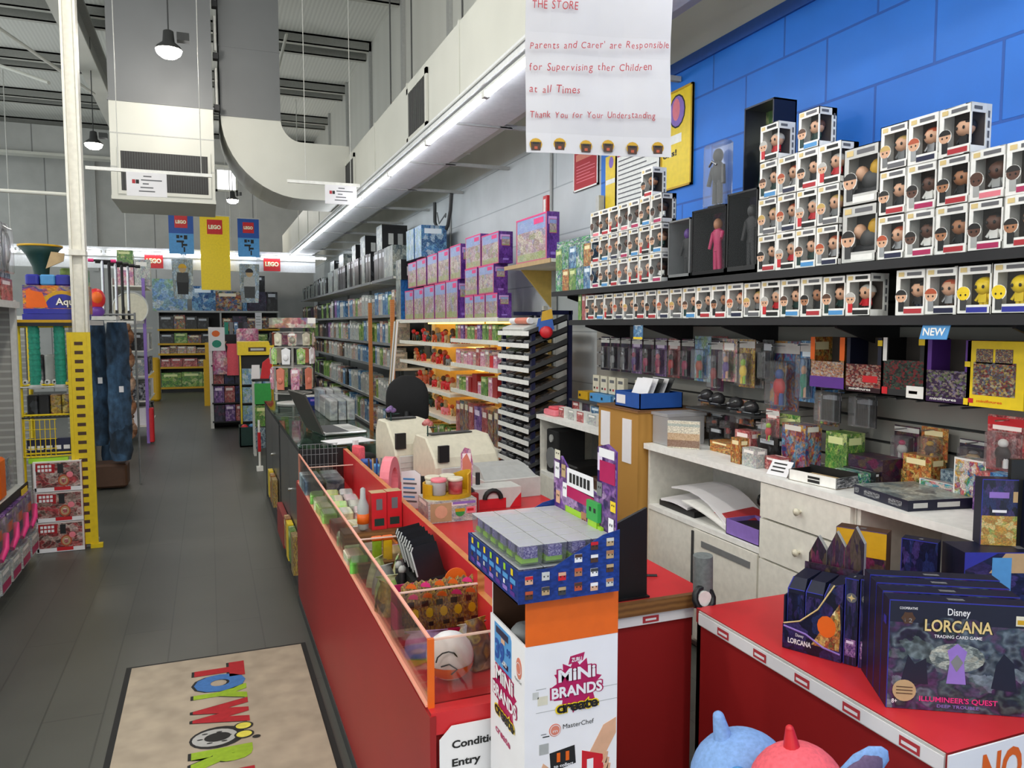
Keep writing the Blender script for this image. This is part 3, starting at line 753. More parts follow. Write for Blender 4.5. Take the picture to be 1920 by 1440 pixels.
# tall display cartons of dark figures
def tall(y0, y1, h, body, inner, label, x=XF, z=ZU1, d=.13, fig=None):
    w = abs(y1 - y0); m = MB(); t = .008
    m.box((-w / 2, 0, 0), (w / 2, d, t * 2), body); m.box((-w / 2, 0, h - t), (w / 2, d, h), body); m.box((-w / 2, d - t, 0), (w / 2, d, h), body, ym=inner)
    m.box((-w / 2, 0, 0), (-w / 2 + t, d, h), body); m.box((w / 2 - t, 0, 0), (w / 2, d, h), body)
    m.box((-w / 2, 0, 0), (w / 2, t, h * .1), body)
    p = MB(); p.quad((-w / 2 + t, .002, h * .1), XR, ZU, w - 2 * t, h * .9 - t, 'pane')
    f = MB(); a, bb = fig
    f.cyl((-.014, d * .45, .03), (-.012, d * .45, h * .42), .012, a, .016, n=8); f.cyl((.02, d * .45, .03), (.012, d * .45, h * .42), .012, a, .016, n=8)
    f.loft([[(math.cos(2 * math.pi * q / 10) * r, d * .45 + math.sin(2 * math.pi * q / 10) * r * .6, zz) for q in range(10)] for r, zz in ((.028, h * .38), (.026, h * .5), (.04, h * .66), (.018, h * .71))], a, True, True)
    f.ball((0, d * .45, h * .77), (.022, .024, .03), bb, 10, 8)
    f.cyl((-.038, d * .45, h * .65), (-.05, d * .35, h * .42), .011, a, .008, n=8); f.cyl((.038, d * .45, h * .65), (.055, d * .3, h * .55), .011, a, .008, n=8)
    st = MB(); st.lathe([(.05, 0), (.05, .012), (.03, .02)], (0, d * .5, t * 2), 'dark', 14)
    thing('collector_box', label, 'toy box', m, (x, (y0 + y1) / 2, z), FACE_LEFT, parts=[('window_pane', p), ('figure', f, [('stand', st)])])
tall(3.56, 3.36, .31, 'grey', 'print_grimace', 'clear grey collector box with a dark clawed figure beside the far stack', fig=('dark', 'purple'))
tall(3.345, 3.07, .335, 'softblack', 'print_gothic', 'black collector box with a crimson gowned figure between two other dark boxes', fig=('magenta', 'skinmid'))
tall(3.06, 2.845, .375, 'black', 'print_grimace', 'black collector box with a dark caped figure next to the middle stack', fig=('dark', 'darkgrey'))
tall(3.13, 2.92, .80, 'deepnavy', 'print_green', 'tall navy collector box with a green figure, rising behind the middle stack', x=2.425, fig=('darkgreen', 'mustard'))
# bagged figure on top
m = MB(); m.box((-.05, -.02, 0), (.05, .02, .012), 'dark'); 
p = MB(); p.rbox((-.09, -.03, 0), (.09, .03, .31), .02, 'bagclear')
f = MB(); f.cyl((-.02, 0, .02), (-.018, 0, .13), .014, 'black', n=8); f.cyl((.02, 0, .02), (.018, 0, .13), .014, 'black', n=8); f.ball((0, 0, .17), (.04, .025, .06), 'black', 10, 8); f.ball((0, 0, .25), (.03, .024, .035), 'darkgrey', 10, 8)
f.cyl((-.04, 0, .2), (-.06, -.01, .11), .011, 'black', n=8); f.tube([(-.03, -.03, .2), (0, -.035, .22), (.03, -.03, .2)], .006, 'steel', 5); f.cyl((.04, 0, .2), (.06, -.01, .11), .011, 'black', n=8)
thing('blister_pack', 'clear blister with a black armoured figure standing on top of the crimson figure box', 'toy pack', m, (2.33, 3.2, 2.2215), FACE_LEFT, parts=[('blister', p), ('figure', f)])
# green and blue game figure boxes at the far end of the upper shelf
for k in range(5):
    for row in range(2):
        mt = ('print_games', 'print_warm', 'print_green', 'print_games', 'print_blue')[(k + row * 2) % 5]
        m = MB(); m.box((-.052, 0, 0), (.052, .14, .145), mt, xp='darkgreen' if k % 2 else 'print_blue')
        thing('toy_box', '%s game figure box, %s from the far end of the upper shelf, %s layer' % (('green', 'tan', 'lime', 'green', 'blue')[(k + row * 2) % 5], nth(k), ('bottom', 'second')[row]), 'toy box', m, (2.285, 4.935 - k * .1085, ZU1 + row * .146), FACE_LEFT)
for k in range(3):
    m = MB(); m.box((-.09, 0, 0), (.09, .1, .05), 'print_blue', ym='print_games')
    thing('toy_box', 'flat dark game box, %s from the far end, lying on the green game boxes' % nth(k), 'toy box', m, (2.29, 4.89 - k * .183, ZU1 + .293), FACE_LEFT)
# ------------------------------------------------------------------ slatted wall, white cabinets and what stands on them
s = MB()
s.box((2.715, .9, .95), (2.749, 5.15, 1.86), 'slot')
z = .955
while z < 1.82:
    s.box((2.70, .9, z), (2.716, 5.15, z + .088), 'slatwall'); z += .1
struct('wall_slat_panel', s)
def cab(y0, y1, label, shelves=(), doors=None, z1=1.0, open_z=None, parts=()):
    m = MB(); X0, X1 = 2.25, 2.69; t = .02
    m.box((X0 + .01, y0 + .002, 0), (X1, y0 + t, z1 - .03), 'offwhite'); m.box((X0 + .01, y1 - t, 0), (X1, y1 - .002, z1 - .03), 'offwhite')
    m.box((X1 - .01, y0 + t, 0), (X1, y1 - t, z1 - .03), 'palegrey'); m.box((X0 + .01, y0 + t, .05), (X1 - .01, y1 - t, .07), 'offwhite'); m.box((X0 + .05, y0 + t, 0), (X0 + .06, y1 - t, .05), 'lightgrey')
    top = MB(); top.box((X0 - .02, y0, z1 - .03), (X1 + .008, y1, z1), 'white')
    ps = [('top', top)]
    for zz in shelves:
        q = MB(); q.box((X0 + .005, y0 + t, zz - .025), (X1 - .01, y1 - t, zz), 'white'); ps.append(('shelf', q))
    thing('cabinet', label, 'cabinet', m, parts=ps + list(parts))
# far one: open cubby over a door
q = MB(); q.box((2.252, 4.195, .07), (2.27, 5.18, .56), 'offwhite'); q.box((2.244, 4.66, .1), (2.252, 4.68, .54), 'lightgrey')
cab(4.172, 5.2, 'white cabinet with an open cubby holding a black speaker, next to the tray rack', (.587,), parts=[('door', q)])
# middle one: open shelf over sliding doors
d1 = MB(); d1.box((2.262, 3.2, .07), (2.275, 3.668, .63), 'offwhite'); d2 = MB(); d2.box((2.248, 2.745, .07), (2.26, 3.235, .63), 'offwhite')
h2 = MB(); h2.box((2.244, 2.79, .555), (2.25, 3.16, .585), 'grey'); h3 = MB(); h3.box((2.24, 3.225, .08), (2.25, 3.238, .62), 'darkgrey')
cab(2.722, 3.69, 'white cabinet with papers on its open shelf above two sliding doors', (.66,), parts=[('sliding_door', d1), ('sliding_door', d2, [('finger_pull', h2), ('edge_strip', h3)])])
# drawers
ps = []
for z0, z1 in ((.815, .965), (.635, .805), (.345, .625), (.07, .335)):
    q = MB(); q.box((2.236, 2.208, z0), (2.26, 2.718, z1), 'offwhite')
    k = MB(); k.lathe([(.006, 0), (.006, .012), (.015, .018), (.016, .026), (.004, .032)], (0, 0, 0), 'cream', 12)
    k.v = [V3((2.236 - v.z, 2.47 + v.x, (z0 + z1) / 2 + v.y)) for v in k.v]
    ps.append(('drawer', q, [('knob', k)]))
cab(2.2, 2.722, 'white drawer unit with round cream knobs', (), parts=ps)
cab(1.70, 2.2, 'white open cabinet under the flat board game at the near end', (.45,))
# speaker in the cubby
m = MB(); m.rbox((2.28, 4.93, .588), (2.5, 5.13, .9), .015, 'softblack')
def disc(x, y, z, r, mt, dx=.004, n=20):
    q = MB(); q.cyl((x, y, z), (x - dx, y, z), r, mt, n=n); return q
thing('speaker', 'black speaker with a grey cone inside the white cubby', 'speaker', m, parts=[('cone', disc(2.28, 5.03, .70, .075, 'grey', .012)), ('tweeter', disc(2.28, 5.03, .84, .028, 'lightgrey', .01))])
m = MB(); m.rbox((2.27, 4.62, .588), (2.55, 4.88, .70), .02, 'black'); thing('storage_box', 'low black box beside the speaker in the cubby', 'box', m)
m = MB(); m.rbox((2.3, 4.25, .588), (2.5, 4.50, .66), .02, 'brown'); thing('storage_box', 'low brown box at the near end of the cubby', 'box', m)
# papers etc on the open shelf
def sheet(pts, th, mt, name, label, cat, sag=0.0):
    m = MB(); n = 6; a, b_, c_, d_ = [V3(p) for p in pts]; rr = []
    for i in range(n + 1):
        t = i / n; p = a.lerp(b_, t); q = d_.lerp(c_, t); dz = V3((0, 0, sag * math.sin(math.pi * t)))
        rr.append([tuple(p + dz), tuple(q + dz), tuple(q + dz + V3((0, 0, th))), tuple(p + dz + V3((0, 0, th)))])
    m.loft(rr, mt, True, False)
    return thing(name, label, cat, m)
sheet([(2.30, 3.63, .661), (2.30, 3.30, .661), (2.55, 3.34, .665), (2.55, 3.63, .665)], .03, 'black', 'folder', 'black folder lying flat on the open cabinet shelf', 'folder')
sheet([(2.29, 3.60, .693), (2.29, 3.35, .692), (2.5, 3.40, .70), (2.5, 3.62, .70)], .012, 'paperwhite', 'paper_sheaf', 'white paper sheaf on the black folder', 'paper', .01)
sheet([(2.29, 3.50, .78), (2.30, 3.02, .675), (2.52, 3.0, .69), (2.52, 3.45, .80)], .008, 'paperwhite', 'plastic_bag', 'crumpled white paper bag sloping down the open shelf', 'bag', .055)
sheet([(2.275, 3.38, .735), (2.275, 2.98, .665), (2.36, 2.96, .67), (2.36, 3.33, .745)], .006, 'white', 'paper_sheet', 'loose white sheet leaning across the front of the open shelf', 'paper', .01)
sheet([(2.32, 3.16, .72), (2.32, 2.96, .67), (2.5, 2.9, .68), (2.5, 3.12, .74)], .01, 'inkred', 'envelope', 'dark red envelope beside the white bag', 'envelope', .02)
m = MB(); m.box((2.27, 2.76, .661), (2.44, 3.0, .665), 'lilac'); 
for p, q_ in (((2.27, 2.76, .661), (2.274, 3.0, .735)), ((2.436, 2.76, .661), (2.44, 3.0, .735)), ((2.27, 2.76, .661), (2.44, 2.764, .735)), ((2.27, 2.996, .661), (2.44, 3.0, .735))): m.box(p, q_, 'lilac')
m.box((2.275, 2.765, .666), (2.435, 2.995, .715), 'black'); thing('desk_tray', 'lilac open box at the near end of the cabinet shelf', 'box', m)
m = MB(); m.tube([(2.5 + .03 * math.cos(t), 3.02 + .0, .80 + .03 * math.sin(t)) for t in [k * .6 for k in range(10)]], .006, 'black'); m.tube([(2.52, 3.02, .77), (2.54, 3.05, .72), (2.5, 3.2, .705)], .006, 'black')
thing('cable_coil', 'small black cable coil at the back of the open shelf', 'cable', m)
# cork-coloured carton tower with white sheets
m = MB(); m.box((2.2, 3.70, 0), (2.6, 4.165, 1.165), 'cork'); m.box((2.19, 3.69, 1.165), (2.61, 4.17, 1.18), 'brownwood')
w = MB(); w.box((2.196, 4.02, .93), (2.2, 4.13, 1.14), 'paperwhite'); w2 = MB(); w2.box((2.196, 3.77, .87), (2.2, 3.87, 1.12), 'paperwhite')
thing('cork_cabinet', 'tall cork-coloured cabinet with two white sheets between the white cabinets', 'cabinet', m, parts=[('paper_sheet', w), ('paper_sheet', w2)])
m = MB(); x0, x1, y0, y1, z0 = 2.22, 2.5, 3.72, 4.0, 1.181
m.box((x0, y0, z0), (x1, y1, z0 + .006), 'blue')
for p, q_ in (((x0, y0, z0), (x0 + .006, y1, z0 + .09)), ((x1 - .006, y0, z0), (x1, y1, z0 + .09)), ((x0, y0, z0), (x1, y0 + .006, z0 + .09)), ((x0, y1 - .006, z0), (x1, y1, z0 + .09))): m.box(p, q_, 'blue')
l = MB(); l.box((x0 - .002, 3.88, z0 + .02), (x0, 3.98, z0 + .07), 'paperwhite')
thing('card_tray', 'blue card tray on top of the cork cabinet', 'tray', m, parts=[('paper_label', l)])
for k in range(5):
    m = MB(); m.box((-.002, -.085, 0), (.002, .085, .17), ('paperwhite', 'paperwhite', 'darkgrey', 'paperwhite', 'darkgrey')[k])
    thing('file_card', '%s card leaning in the blue tray, %s from its front' % (('white', 'white', 'dark', 'white', 'dark')[k], nth(k)), 'card', m, (2.27 + k * .035, 3.86, 1.19), (0, rad(24), 0))
# clear box in front of the slat wall and printed white box
m = MB(); m.rbox((2.28, 3.53, 1.001), (2.52, 3.685, 1.16), .01, 'boxclear'); l = MB(); l.box((2.275, 3.525, 1.16), (2.525, 3.69, 1.175), 'boxclear')
thing('clear_box', 'clear plastic lidded box next to the cork cabinet', 'box', m, parts=[('lid', l)])
def stand_box(name, label, x, y, z, w, h, d, face, side=None, cat='toy box', rz=0, lean=0):
    m = MB(); m.box((-w / 2, 0, 0), (w / 2, d, h), side or face, ym=face); return thing(name, label, cat, m, (x, y, z), (lean, 0, FACE_LEFT + rz))
stand_box('game_box', 'white box with brown figures printed along its foot, at the edge of the white cabinet', 2.32, 3.44, 1.001, .17, .145, .02, 'print_foot', 'white', rz=.75)
# blind-box display cartons on the slat wall
def blind(y, w, z, h, face, side, label, txt, d=.12, openh=.52, big=None, extra=None):
    m = MB(); t = .004; x0, x1 = -w / 2, w / 2
    m.box((x0, d - t, 0), (x1, d, h), side, ym='insidebox'); m.box((x0, 0, 0), (x1, d, t), side)
    for a_, b_ in ((x0, x0 + t), (x1 - t, x1)):
        m.box((a_, 0, 0), (b_, d, h), side)
    fh = h * openh
    m.box((x0, 0, 0), (x1, t, fh), face)
    m.box((x0, 0, fh), (x0 + w * .12, t, h), side); m.box((x1 - w * .12, 0, fh), (x1, t, h), side)
    if txt: m.text(txt, .014, (x0 + w * .12, 0, h * .05), XR, ZU, 'white', .02, width=w * .6)
    for a_, b_, c2, d2, mt in (extra or ()): m.quad((x0 + a_ * w, 0, b_ * h), XR, ZU, c2 * w, d2 * h, mt, .0016)
    k = MB()
    for i in range(5): k.box((x0 + .012 + i * (w - .024) / 5, .03, t), (x0 + .010 + (i + 1) * (w - .024) / 5, .1, fh * .8), face)
    hks = []
    for xx in (x0 + w * .25, x1 - w * .25):
        hk = MB(); hk.cyl((xx, .02, -.012), (xx, d + .13, -.012), .004, 'darkgrey', n=6); hks.append(('hook', hk))
    thing('blind_box_display', label, 'display box', m, (2.45, y, z), FACE_LEFT, parts=[('packets', k)] + hks)
blind(2.574, .195, 1.385, .215, 'print_mini', 'print_warm', 'purple-footed display box of mini figures with orange upper corners', 'minifigures', extra=[(.0, .55, .13, .45, 'orange'), (.86, .55, .14, .45, 'orange'), (0, 0, 1, .22, 'purple')])
blind(2.378, .185, 1.378, .222, 'print_mini2', 'deepnavy', 'dark display box of mini figures with a red crowd, second of the slat wall row', 'minifigures', extra=[(.88, .86, .12, .1, 'yellow'), (.5, .2, .4, .12, 'red')])
blind(2.186, .19, 1.378, .225, 'print_mini3', 'black', 'black display box with racing figures, a red disc and a white corner patch', None, openh=.62, extra=[(.0, .03, .14, .12, 'red'), (.60, .0, .4, .2, 'white'), (.66, .07, .2, .05, 'red'), (.0, .6, .1, .4, 'white'), (.85, .88, .14, .1, 'yellow')])
blind(1.996, .178, 1.37, .228, 'print_mini4', 'purple', 'purple display box of pale mini figures next to the yellow box', 'minifigures', extra=[(.88, .6, .12, .08, 'yellow'), (.88, .02, .1, .1, 'yellow')])
m = MB(); w, h, d = .205, .225, .11
m.box((-w / 2, 0, 0), (w / 2, d, h), 'yellow'); m.quad((-w * .38, 0, h * .18), XR, ZU, w * .74, h * .5, 'print_crowd', .001); m.quad((-w * .34, 0, h * .66), XR, ZU, w * .3, h * .22, 'print_crowd', .001); m.quad((.0, 0, h * .66), XR, ZU, w * .3, h * .22, 'print_crowd', .001)
m.text('minifigures', .013, (-w * .3, 0, h * .07), XR, ZU, 'orange', .02, width=w * .45); m.quad((-w * .46, 0, h * .05), XR, ZU, w * .1, h * .07, 'red', .001);
thing('blind_box_display', 'bright yellow display box printed with a crowd of mini figures', 'display box', m, (2.45, 1.818, 1.372), FACE_LEFT)
# NEW flag under the lower shelf
m = MB(); m.prism([(-.055, 0), (.05, 0), (.06, .062), (.03, .07), (-.045, .065)], (0, 0, 0), XR, ZU, .003, 'skyblue'); m.text('NEW', .036, (0, -.003, .013), XR, ZU, 'white', .02, 'c', width=.085)
thing('shelf_flag', 'small blue shelf flag reading NEW under the lower black shelf', 'sign', m, (2.262, 1.90, 1.603), (rad(-8), 0, FACE_LEFT))
m = MB(); m.box((-.05, 0, 0), (.05, .003, .1), 'print_blue'); m.quad((-.05, 0, 0), XR, ZU, .1, .012, 'yellow', .001)
thing('shelf_flag', 'square blue shelf card with a yellow foot under the far half of the lower shelf', 'sign', m, (2.262, 3.82, 1.572), FACE_LEFT)
# hanging packs on the slat wall
def card_pack(label, y, z, w, h, face, x=2.6, toy=None, hdr=None, d=.045):
    m = MB(); m.box((-w / 2, d, 0), (w / 2, d + .003, h), face)
    if hdr: m.quad((-w / 2, d, h * .82), XR, ZU, w, h * .14, hdr, .001)
    bl = MB(); bl.rbox((-w * .38, 0, h * .06), (w * .38, d, h * .72), .012, 'bagclear')
    t = MB(); a_, b_ = toy or ('dark', 'steel')
    t.ball((0, d * .5, h * .52), (w * .12, d * .3, h * .08), b_, 8, 6); t.ball((0, d * .5, h * .34), (w * .2, d * .32, h * .14), a_, 8, 6)
    t.cyl((-w * .08, d * .5, h * .08), (-w * .08, d * .5, h * .26), w * .06, a_, n=6); t.cyl((w * .08, d * .5, h * .08), (w * .08, d * .5, h * .26), w * .06, b_, n=6)
    hk = MB(); hk.cyl((0, -.02, h * .93), (0, 2.70 - x, h * .93), .003, 'chrome', n=6)
    thing('hanging_toy_pack', label, 'toy pack', m, (x, y, z), FACE_LEFT, parts=[('blister', bl), ('toy', t), ('hook', hk)])
packs = [('print_grimace', ('grey', 'steel'), 'grey'), ('print_grimace', ('lightgrey', 'dark'), 'grey'), ('print_purple', ('purple', 'magenta'), 'purple'), ('print_gothic', ('magenta', 'dark'), 'plum'), ('print_purple', ('magenta', 'pink'), 'purple'), ('print_red', ('red', 'dark'), 'dark red')]
for k in range(9):
    f_, t_, nm = packs[(0, 1, 0, 2, 3, 4, 5, 3, 2)[k]]
    card_pack('%s hanging figure pack, %s from the tray rack along the slat wall' % (nm, nth(k)), 4.86 - k * .145, 1.335, .125, .235, f_, 2.57, t_, 'palegrey' if k % 3 else 'white')
for k in range(7):
    m = MB(); m.box((-.045, 0, 0), (.045, .03, .115), 'cream'); m.quad((-.03, 0, .075), XR, ZU, .06, .02, 'inkgrey', .001); m.quad((-.03, 0, .02), XR, ZU, .02, .015, 'ink', .001); m.quad((.01, 0, .02), XR, ZU, .02, .015, 'inkred', .001)
    thing('card_box', 'small cream card box, %s along below the hanging figure packs' % nth(k), 'card box', m, (2.5, 4.78 - k * .115, 1.19), FACE_LEFT) if k != 4 else None
for k, (yy, mt, nm) in enumerate(((4.88, 'mustard', 'yellow'), (4.70, 'skyblue', 'pale blue'), (4.55, 'skyblue', 'long pale blue'), (4.37, 'print_blue', 'deep blue'))):
    m = MB(); m.box((-.075, 0, 0), (.075, .22, .055), mt); m.quad((-.06, 0, .018), XR, ZU, .025, .018, 'ink', .001)
    thing('card_box', '%s flat card box on the shelf below the cream boxes' % nm, 'card box', m, (2.45, yy, 1.13), FACE_LEFT)
b = MB(); b.box((2.40, 4.25, 1.115), (2.699, 5.0, 1.128), 'darkgrey'); thing('wire_shelf', 'small dark shelf on the slat wall holding flat card boxes', 'shelf', b)
for k, (yy, w, h, mt, nm) in enumerate(((4.93, .11, .11, 'print_red', 'dark red window'), (4.77, .12, .115, 'print_grimace', 'dark blue window'), (4.63, .13, .10, 'print_blue', 'blue window'), (4.46, .15, .07, 'print_pale', 'low pale'), (4.3, .12, .09, 'print_cards', 'mixed colour'))):
    stand_box('toy_box', nm + ' box standing on the far white cabinet', 2.42, yy, 1.001, w, h, .1, mt, 'white')
    stand_box('toy_box', 'white figure box in front of the %s box on the far cabinet' % nm, 2.31, yy + .01, 1.001, w * .8, .07, .06, 'print_red' if k % 2 == 0 else 'print_pale', 'white') if k < 4 else None
m = MB(); m.rbox((2.27, 4.98, 1.001), (2.42, 5.17, 1.045), .02, 'pink'); l = MB(); l.rbox((2.29, 5.0, 1.045), (2.4, 5.13, 1.065), .02, 'plushpink')
thing('pencil_case', 'pink soft case on the far end of the white cabinet', 'case', m, parts=[('flap', l)])
# middle of the wall: blisters, dark trays
for k, (yy, z, w, h, f_, toy, txt) in enumerate(((3.55, 1.36, .15, .23, 'print_red', ('brown', 'skinmid'), 'maroon figure pack beside the pale twin packs'),
      (3.38, 1.33, .13, .25, 'print_pale', ('purple', 'lime'), 'white card pack with a purple figure'), (3.24, 1.33, .13, .25, 'print_pale', ('lime', 'yellow'), 'white card pack with a lime figure'),
      (3.11, 1.36, .11, .2, 'print_dark', ('dark', 'hairred'), 'dark card pack left of the large hero pack'),
      (2.70, 1.35, .12, .24, 'print_blue', ('teal', 'skyblue'), 'teal card pack beside the orange cornered display box'), (2.80, 1.36, .07, .22, 'print_grimace', ('dark', 'teal'), 'narrow dark teal pack between the hero and teal packs'))):
    card_pack(txt, yy, z, w, h, f_, 2.57, toy, 'palegrey')
card_pack('large red and blue hero figure pack hanging above the cabinet', 2.96, 1.245, .20, .33, 'print_hero', 2.5, ('red', 'blue'), 'palegrey', .06)
for k, (yy, z, txt) in enumerate(((3.52, 1.235, 'farthest'), (3.42, 1.225, 'second'), (3.27, 1.215, 'third'), (3.15, 1.205, 'nearest'))):
    m = MB(); m.ball((0, .02, .035), (.05, .03, .035), 'dark', 10, 6); m.box((-.05, 0, .0), (.05, .04, .012), 'print_dark'); m.cyl((-.04, .0, .03), (.04, .0, .05), .008, 'steel', n=6)
    thing('toy_vehicle', 'small dark metallic vehicle toy, %s of four under the card packs' % txt, 'toy', m, (2.5, yy, z), FACE_LEFT)
b = MB(); b.box((2.44, 3.05, 1.195), (2.699, 3.6, 1.205), 'darkgrey'); thing('wire_shelf', 'small dark shelf on the slat wall holding dark vehicle toys', 'shelf', b)
for k, (x, yy, w, h, d, f_, nm) in enumerate(((2.5, 3.40, .13, .11, .08, 'print_dark', 'dark mixed toy pack behind the printed white box'), (2.42, 3.26, .17, .055, .13, 'print_warm', 'low brown and cream toy tray'), (2.45, 3.12, .12, .13, .07, 'print_red', 'dark red toy box by the low cream tray'),
      (2.3, 2.98, .07, .12, .05, 'print_warm', 'orange narrow pack at the cabinet edge'), (2.30, 2.88, .10, .085, .06, 'print_pale', 'pale violet card pack at the cabinet edge'), (2.34, 2.77, .1, .06, .06, 'print_red', 'low maroon pack at the cabinet edge'),
      (2.42, 2.90, .14, .13, .08, 'print_dark', 'black toy box behind the violet pack'), (2.42, 2.73, .15, .21, .09, 'print_hero', 'green and red toy box standing tall on the cabinet'),
      (2.50, 2.56, .12, .19, .10, 'print_green', 'dark green boxed toy'), (2.5, 2.40, .18, .11, .12, 'print_gothic', 'dark plum boxed toy'), (2.47, 2.40, .17, .06, .02, 'print_dark', 'black card stand in front of the plum box'),
      (2.58, 2.22, .13, .14, .08, 'print_warm', 'brown boxed toy'), (2.42, 2.41, .14, .055, .05, 'print_games', 'low black and lime box'), (2.60, 2.34, .08, .07, .05, 'print_emoji', 'low yellow topped tin'),
      (2.55, 2.10, .16, .06, .03, 'print_football', 'low white rainbow strip box'), (2.60, 2.08, .10, .1, .05, 'print_keys', 'blue grey small carded toy'), (2.62, 1.97, .14, .11, .04, 'print_grimace', 'dark framed picture box'),
      (2.53, 1.955, .125, .17, .06, 'print_football', 'white football sticker box'), (2.45, 1.835, .05, .15, .08, 'print_red', 'narrow red and white sticker box'), (2.42, 1.745, .10, .16, .06, 'print_blue', 'blue topped sticker box'),
      (2.5, 1.845, .14, .10, .05, 'print_purple', 'small violet boxed toy'), (2.33, 1.69, .10, .14, .05, 'print_warm', 'orange and white sticker album'))):
    stand_box('toy_box', nm + ' on the white cabinet', x, yy, 1.001, w, h, d, f_)
for k, (yy, z, txt) in enumerate(((2.62, 1.23, 'clear cased figure card hanging near the green boxed toy'), (2.485, 1.22, 'second clear cased figure card behind the first'))):
    m = MB(); m.box((-.06, .04, 0), (.06, .043, .13), 'print_dark'); p = MB(); p.rbox((-.06, 0, 0), (.06, .04, .13), .008, 'bagclear'); 
    hk = MB(); hk.cyl((0, -.01, .12), (0, 2.7 - 2.48 - k * .06, .12), .003, 'chrome', n=6)
    thing('cased_card', txt, 'card', m, (2.48 + k * .06, yy, z), FACE_LEFT, parts=[('case', p), ('hook', hk)])
# denser middle of the wall
for k, (yy, z, w, h, f_, toy, x, txt) in enumerate((
    (3.60, 1.34, .15, .25, 'print_sky', ('hairred', 'teal'), 2.50, 'sky blue pack with a rust figure above the blue card tray'), (3.44, 1.30, .11, .27, 'print_gothic', ('counterside', 'dark'), 2.48, 'tall maroon pack next to the sky blue pack'),
    (3.31, 1.36, .12, .22, 'print_kid', ('purple', 'skinlight'), 2.46, 'pale pink pack with a violet figure in the front layer'), (3.17, 1.34, .12, .24, 'print_emoji', ('yellow', 'lime'), 2.46, 'yellow pack with a lime figure in the front layer'),
    (3.04, 1.38, .08, .2, 'print_dark', ('black', 'dark'), 2.48, 'narrow black pack beside the hero pack'), (2.79, 1.30, .10, .28, 'print_blue', ('teal', 'skinlight'), 2.50, 'tall teal pack in front of the slat wall by the hero pack'),
    (3.24, 1.14, .16, .13, 'print_toy', ('steel', 'orange'), 2.50, 'wide mixed pack between vehicles and plum pack'), (2.90, 1.10, .09, .16, 'print_red', ('red', 'lime'), 2.40, 'small red pack under the hero pack'),
    (3.63, 1.10, .13, .16, 'print_warm', ('brown', 'tan'), 2.56, 'tan pack hanging just above the printed white box'), (3.48, 1.06, .13, .13, 'print_dark', ('dark', 'hairred'), 2.52, 'dark pack low beside the tan hanging pack'),
    (3.34, 1.05, .12, .14, 'print_gothic', ('counterside', 'dark'), 2.50, 'plum pack low under the dark vehicle toys'), (3.06, 1.03, .11, .15, 'print_dark', ('darkgreen', 'yellow'), 2.48, 'black and green pack low beside the hero pack'),
    (2.84, 1.04, .15, .20, 'print_green', ('green', 'hairred'), 2.44, 'lime pack with a green and rust monster figure'), (2.70, 1.20, .13, .13, 'print_toy', ('lime', 'orange'), 2.54, 'mixed colour pack above the lime monster pack'),
    (2.58, 1.02, .14, .17, 'print_dark', ('darkgreen', 'teal'), 2.56, 'dark teal pack behind the open tray box'), (2.33, 1.10, .12, .14, 'print_gothic', ('hairgrey', 'magenta'), 2.60, 'dark pack with a violet figure below the slat gap'),
    (2.20, 1.12, .12, .13, 'print_warm', ('brown', 'mustard'), 2.60, 'brown pack below the racing display box'), (2.03, 1.13, .15, .09, 'print_grimace', ('tan', 'grey'), 2.62, 'low dusky pack below the purple display box'), (1.90, 1.06, .11, .12, 'print_purple', ('royal', 'pink'), 2.60, 'violet pack below the yellow display box'))):
    card_pack(txt, yy, z, w, h, f_, x, toy, 'palegrey' if k % 2 else None)
# red carded toy at the near end of the wall
card_pack('red boxed toy with a black picture at the near end of the slat wall', 1.80, 1.155, .15, .19, 'print_red', 2.46, ('black', 'white'), 'red')
card_pack('dark red hanging pack beside the red boxed toy', 1.64, 1.15, .12, .2, 'print_hero', 2.46, ('red', 'yellow'), 'red')
# price card, open tray box, board game
m = MB(); m.box((-.055, 0, 0), (.055, .002, .075), 'paperwhite'); 
for k in range(3): m.quad((-.04, 0, .018 + k * .018), XR, ZU, .07, .007, 'ink', .001)
thing('price_card', 'white price card leaning at the cabinet edge', 'card', m, (2.27, 2.66, 1.002), (rad(-35), 0, FACE_LEFT + .15))
m = MB(); x0, x1, d, h = -.12, .12, .13, .045
m.box((x0, 0, 0), (x1, d, .003), 'tan'); m.box((x0, 0, 0), (x1, .004, h), 'white'); m.box((x0, d - .004, 0), (x1, d, h + .01), 'black'); m.box((x0, 0, 0), (x0 + .004, d, h), 'black'); m.box((x1 - .004, 0, 0), (x1, d, h), 'print_tablet')
m.box((x0 + .03, .02, .003), (x1 - .02, d - .02, .025), 'tan')
m.quad((x0 + .1, 0, .008), XR, ZU, .06, .012, 'ink', .001); m.quad((x0 + .1, 0, .024), XR, ZU, .06, .01, 'ink', .001)
thing('open_tray_box', 'open black and white tray box with tan cards on the drawer unit', 'box', m, (2.28, 2.46, 1.001), FACE_LEFT + .12)
m = MB(); w, d, h = .30, .26, .038
m.box((-w / 2, 0, 0), (w / 2, d, h), 'deepnavy', zp='print_space', ym='deepnavy', xp='deepnavy')
for a_, b_ in ((.02, .10), (.20, .50), (.66, .90)): m.quad((-w / 2 + a_ * w, 0, .008), XR, ZU, (b_ - a_) * w, .02, 'print_tablet', .001)
for a_, b_ in ((.08, .3), (.45, .8)): m.quad((w / 2, a_ * d, .01), YR, ZU, (b_ - a_) * d, .018, 'palegrey', .001)
thing('board_game', 'flat navy board game box lying on the white cabinet', 'game', m, (2.285, 2.12, 1.001), FACE_LEFT - .18)
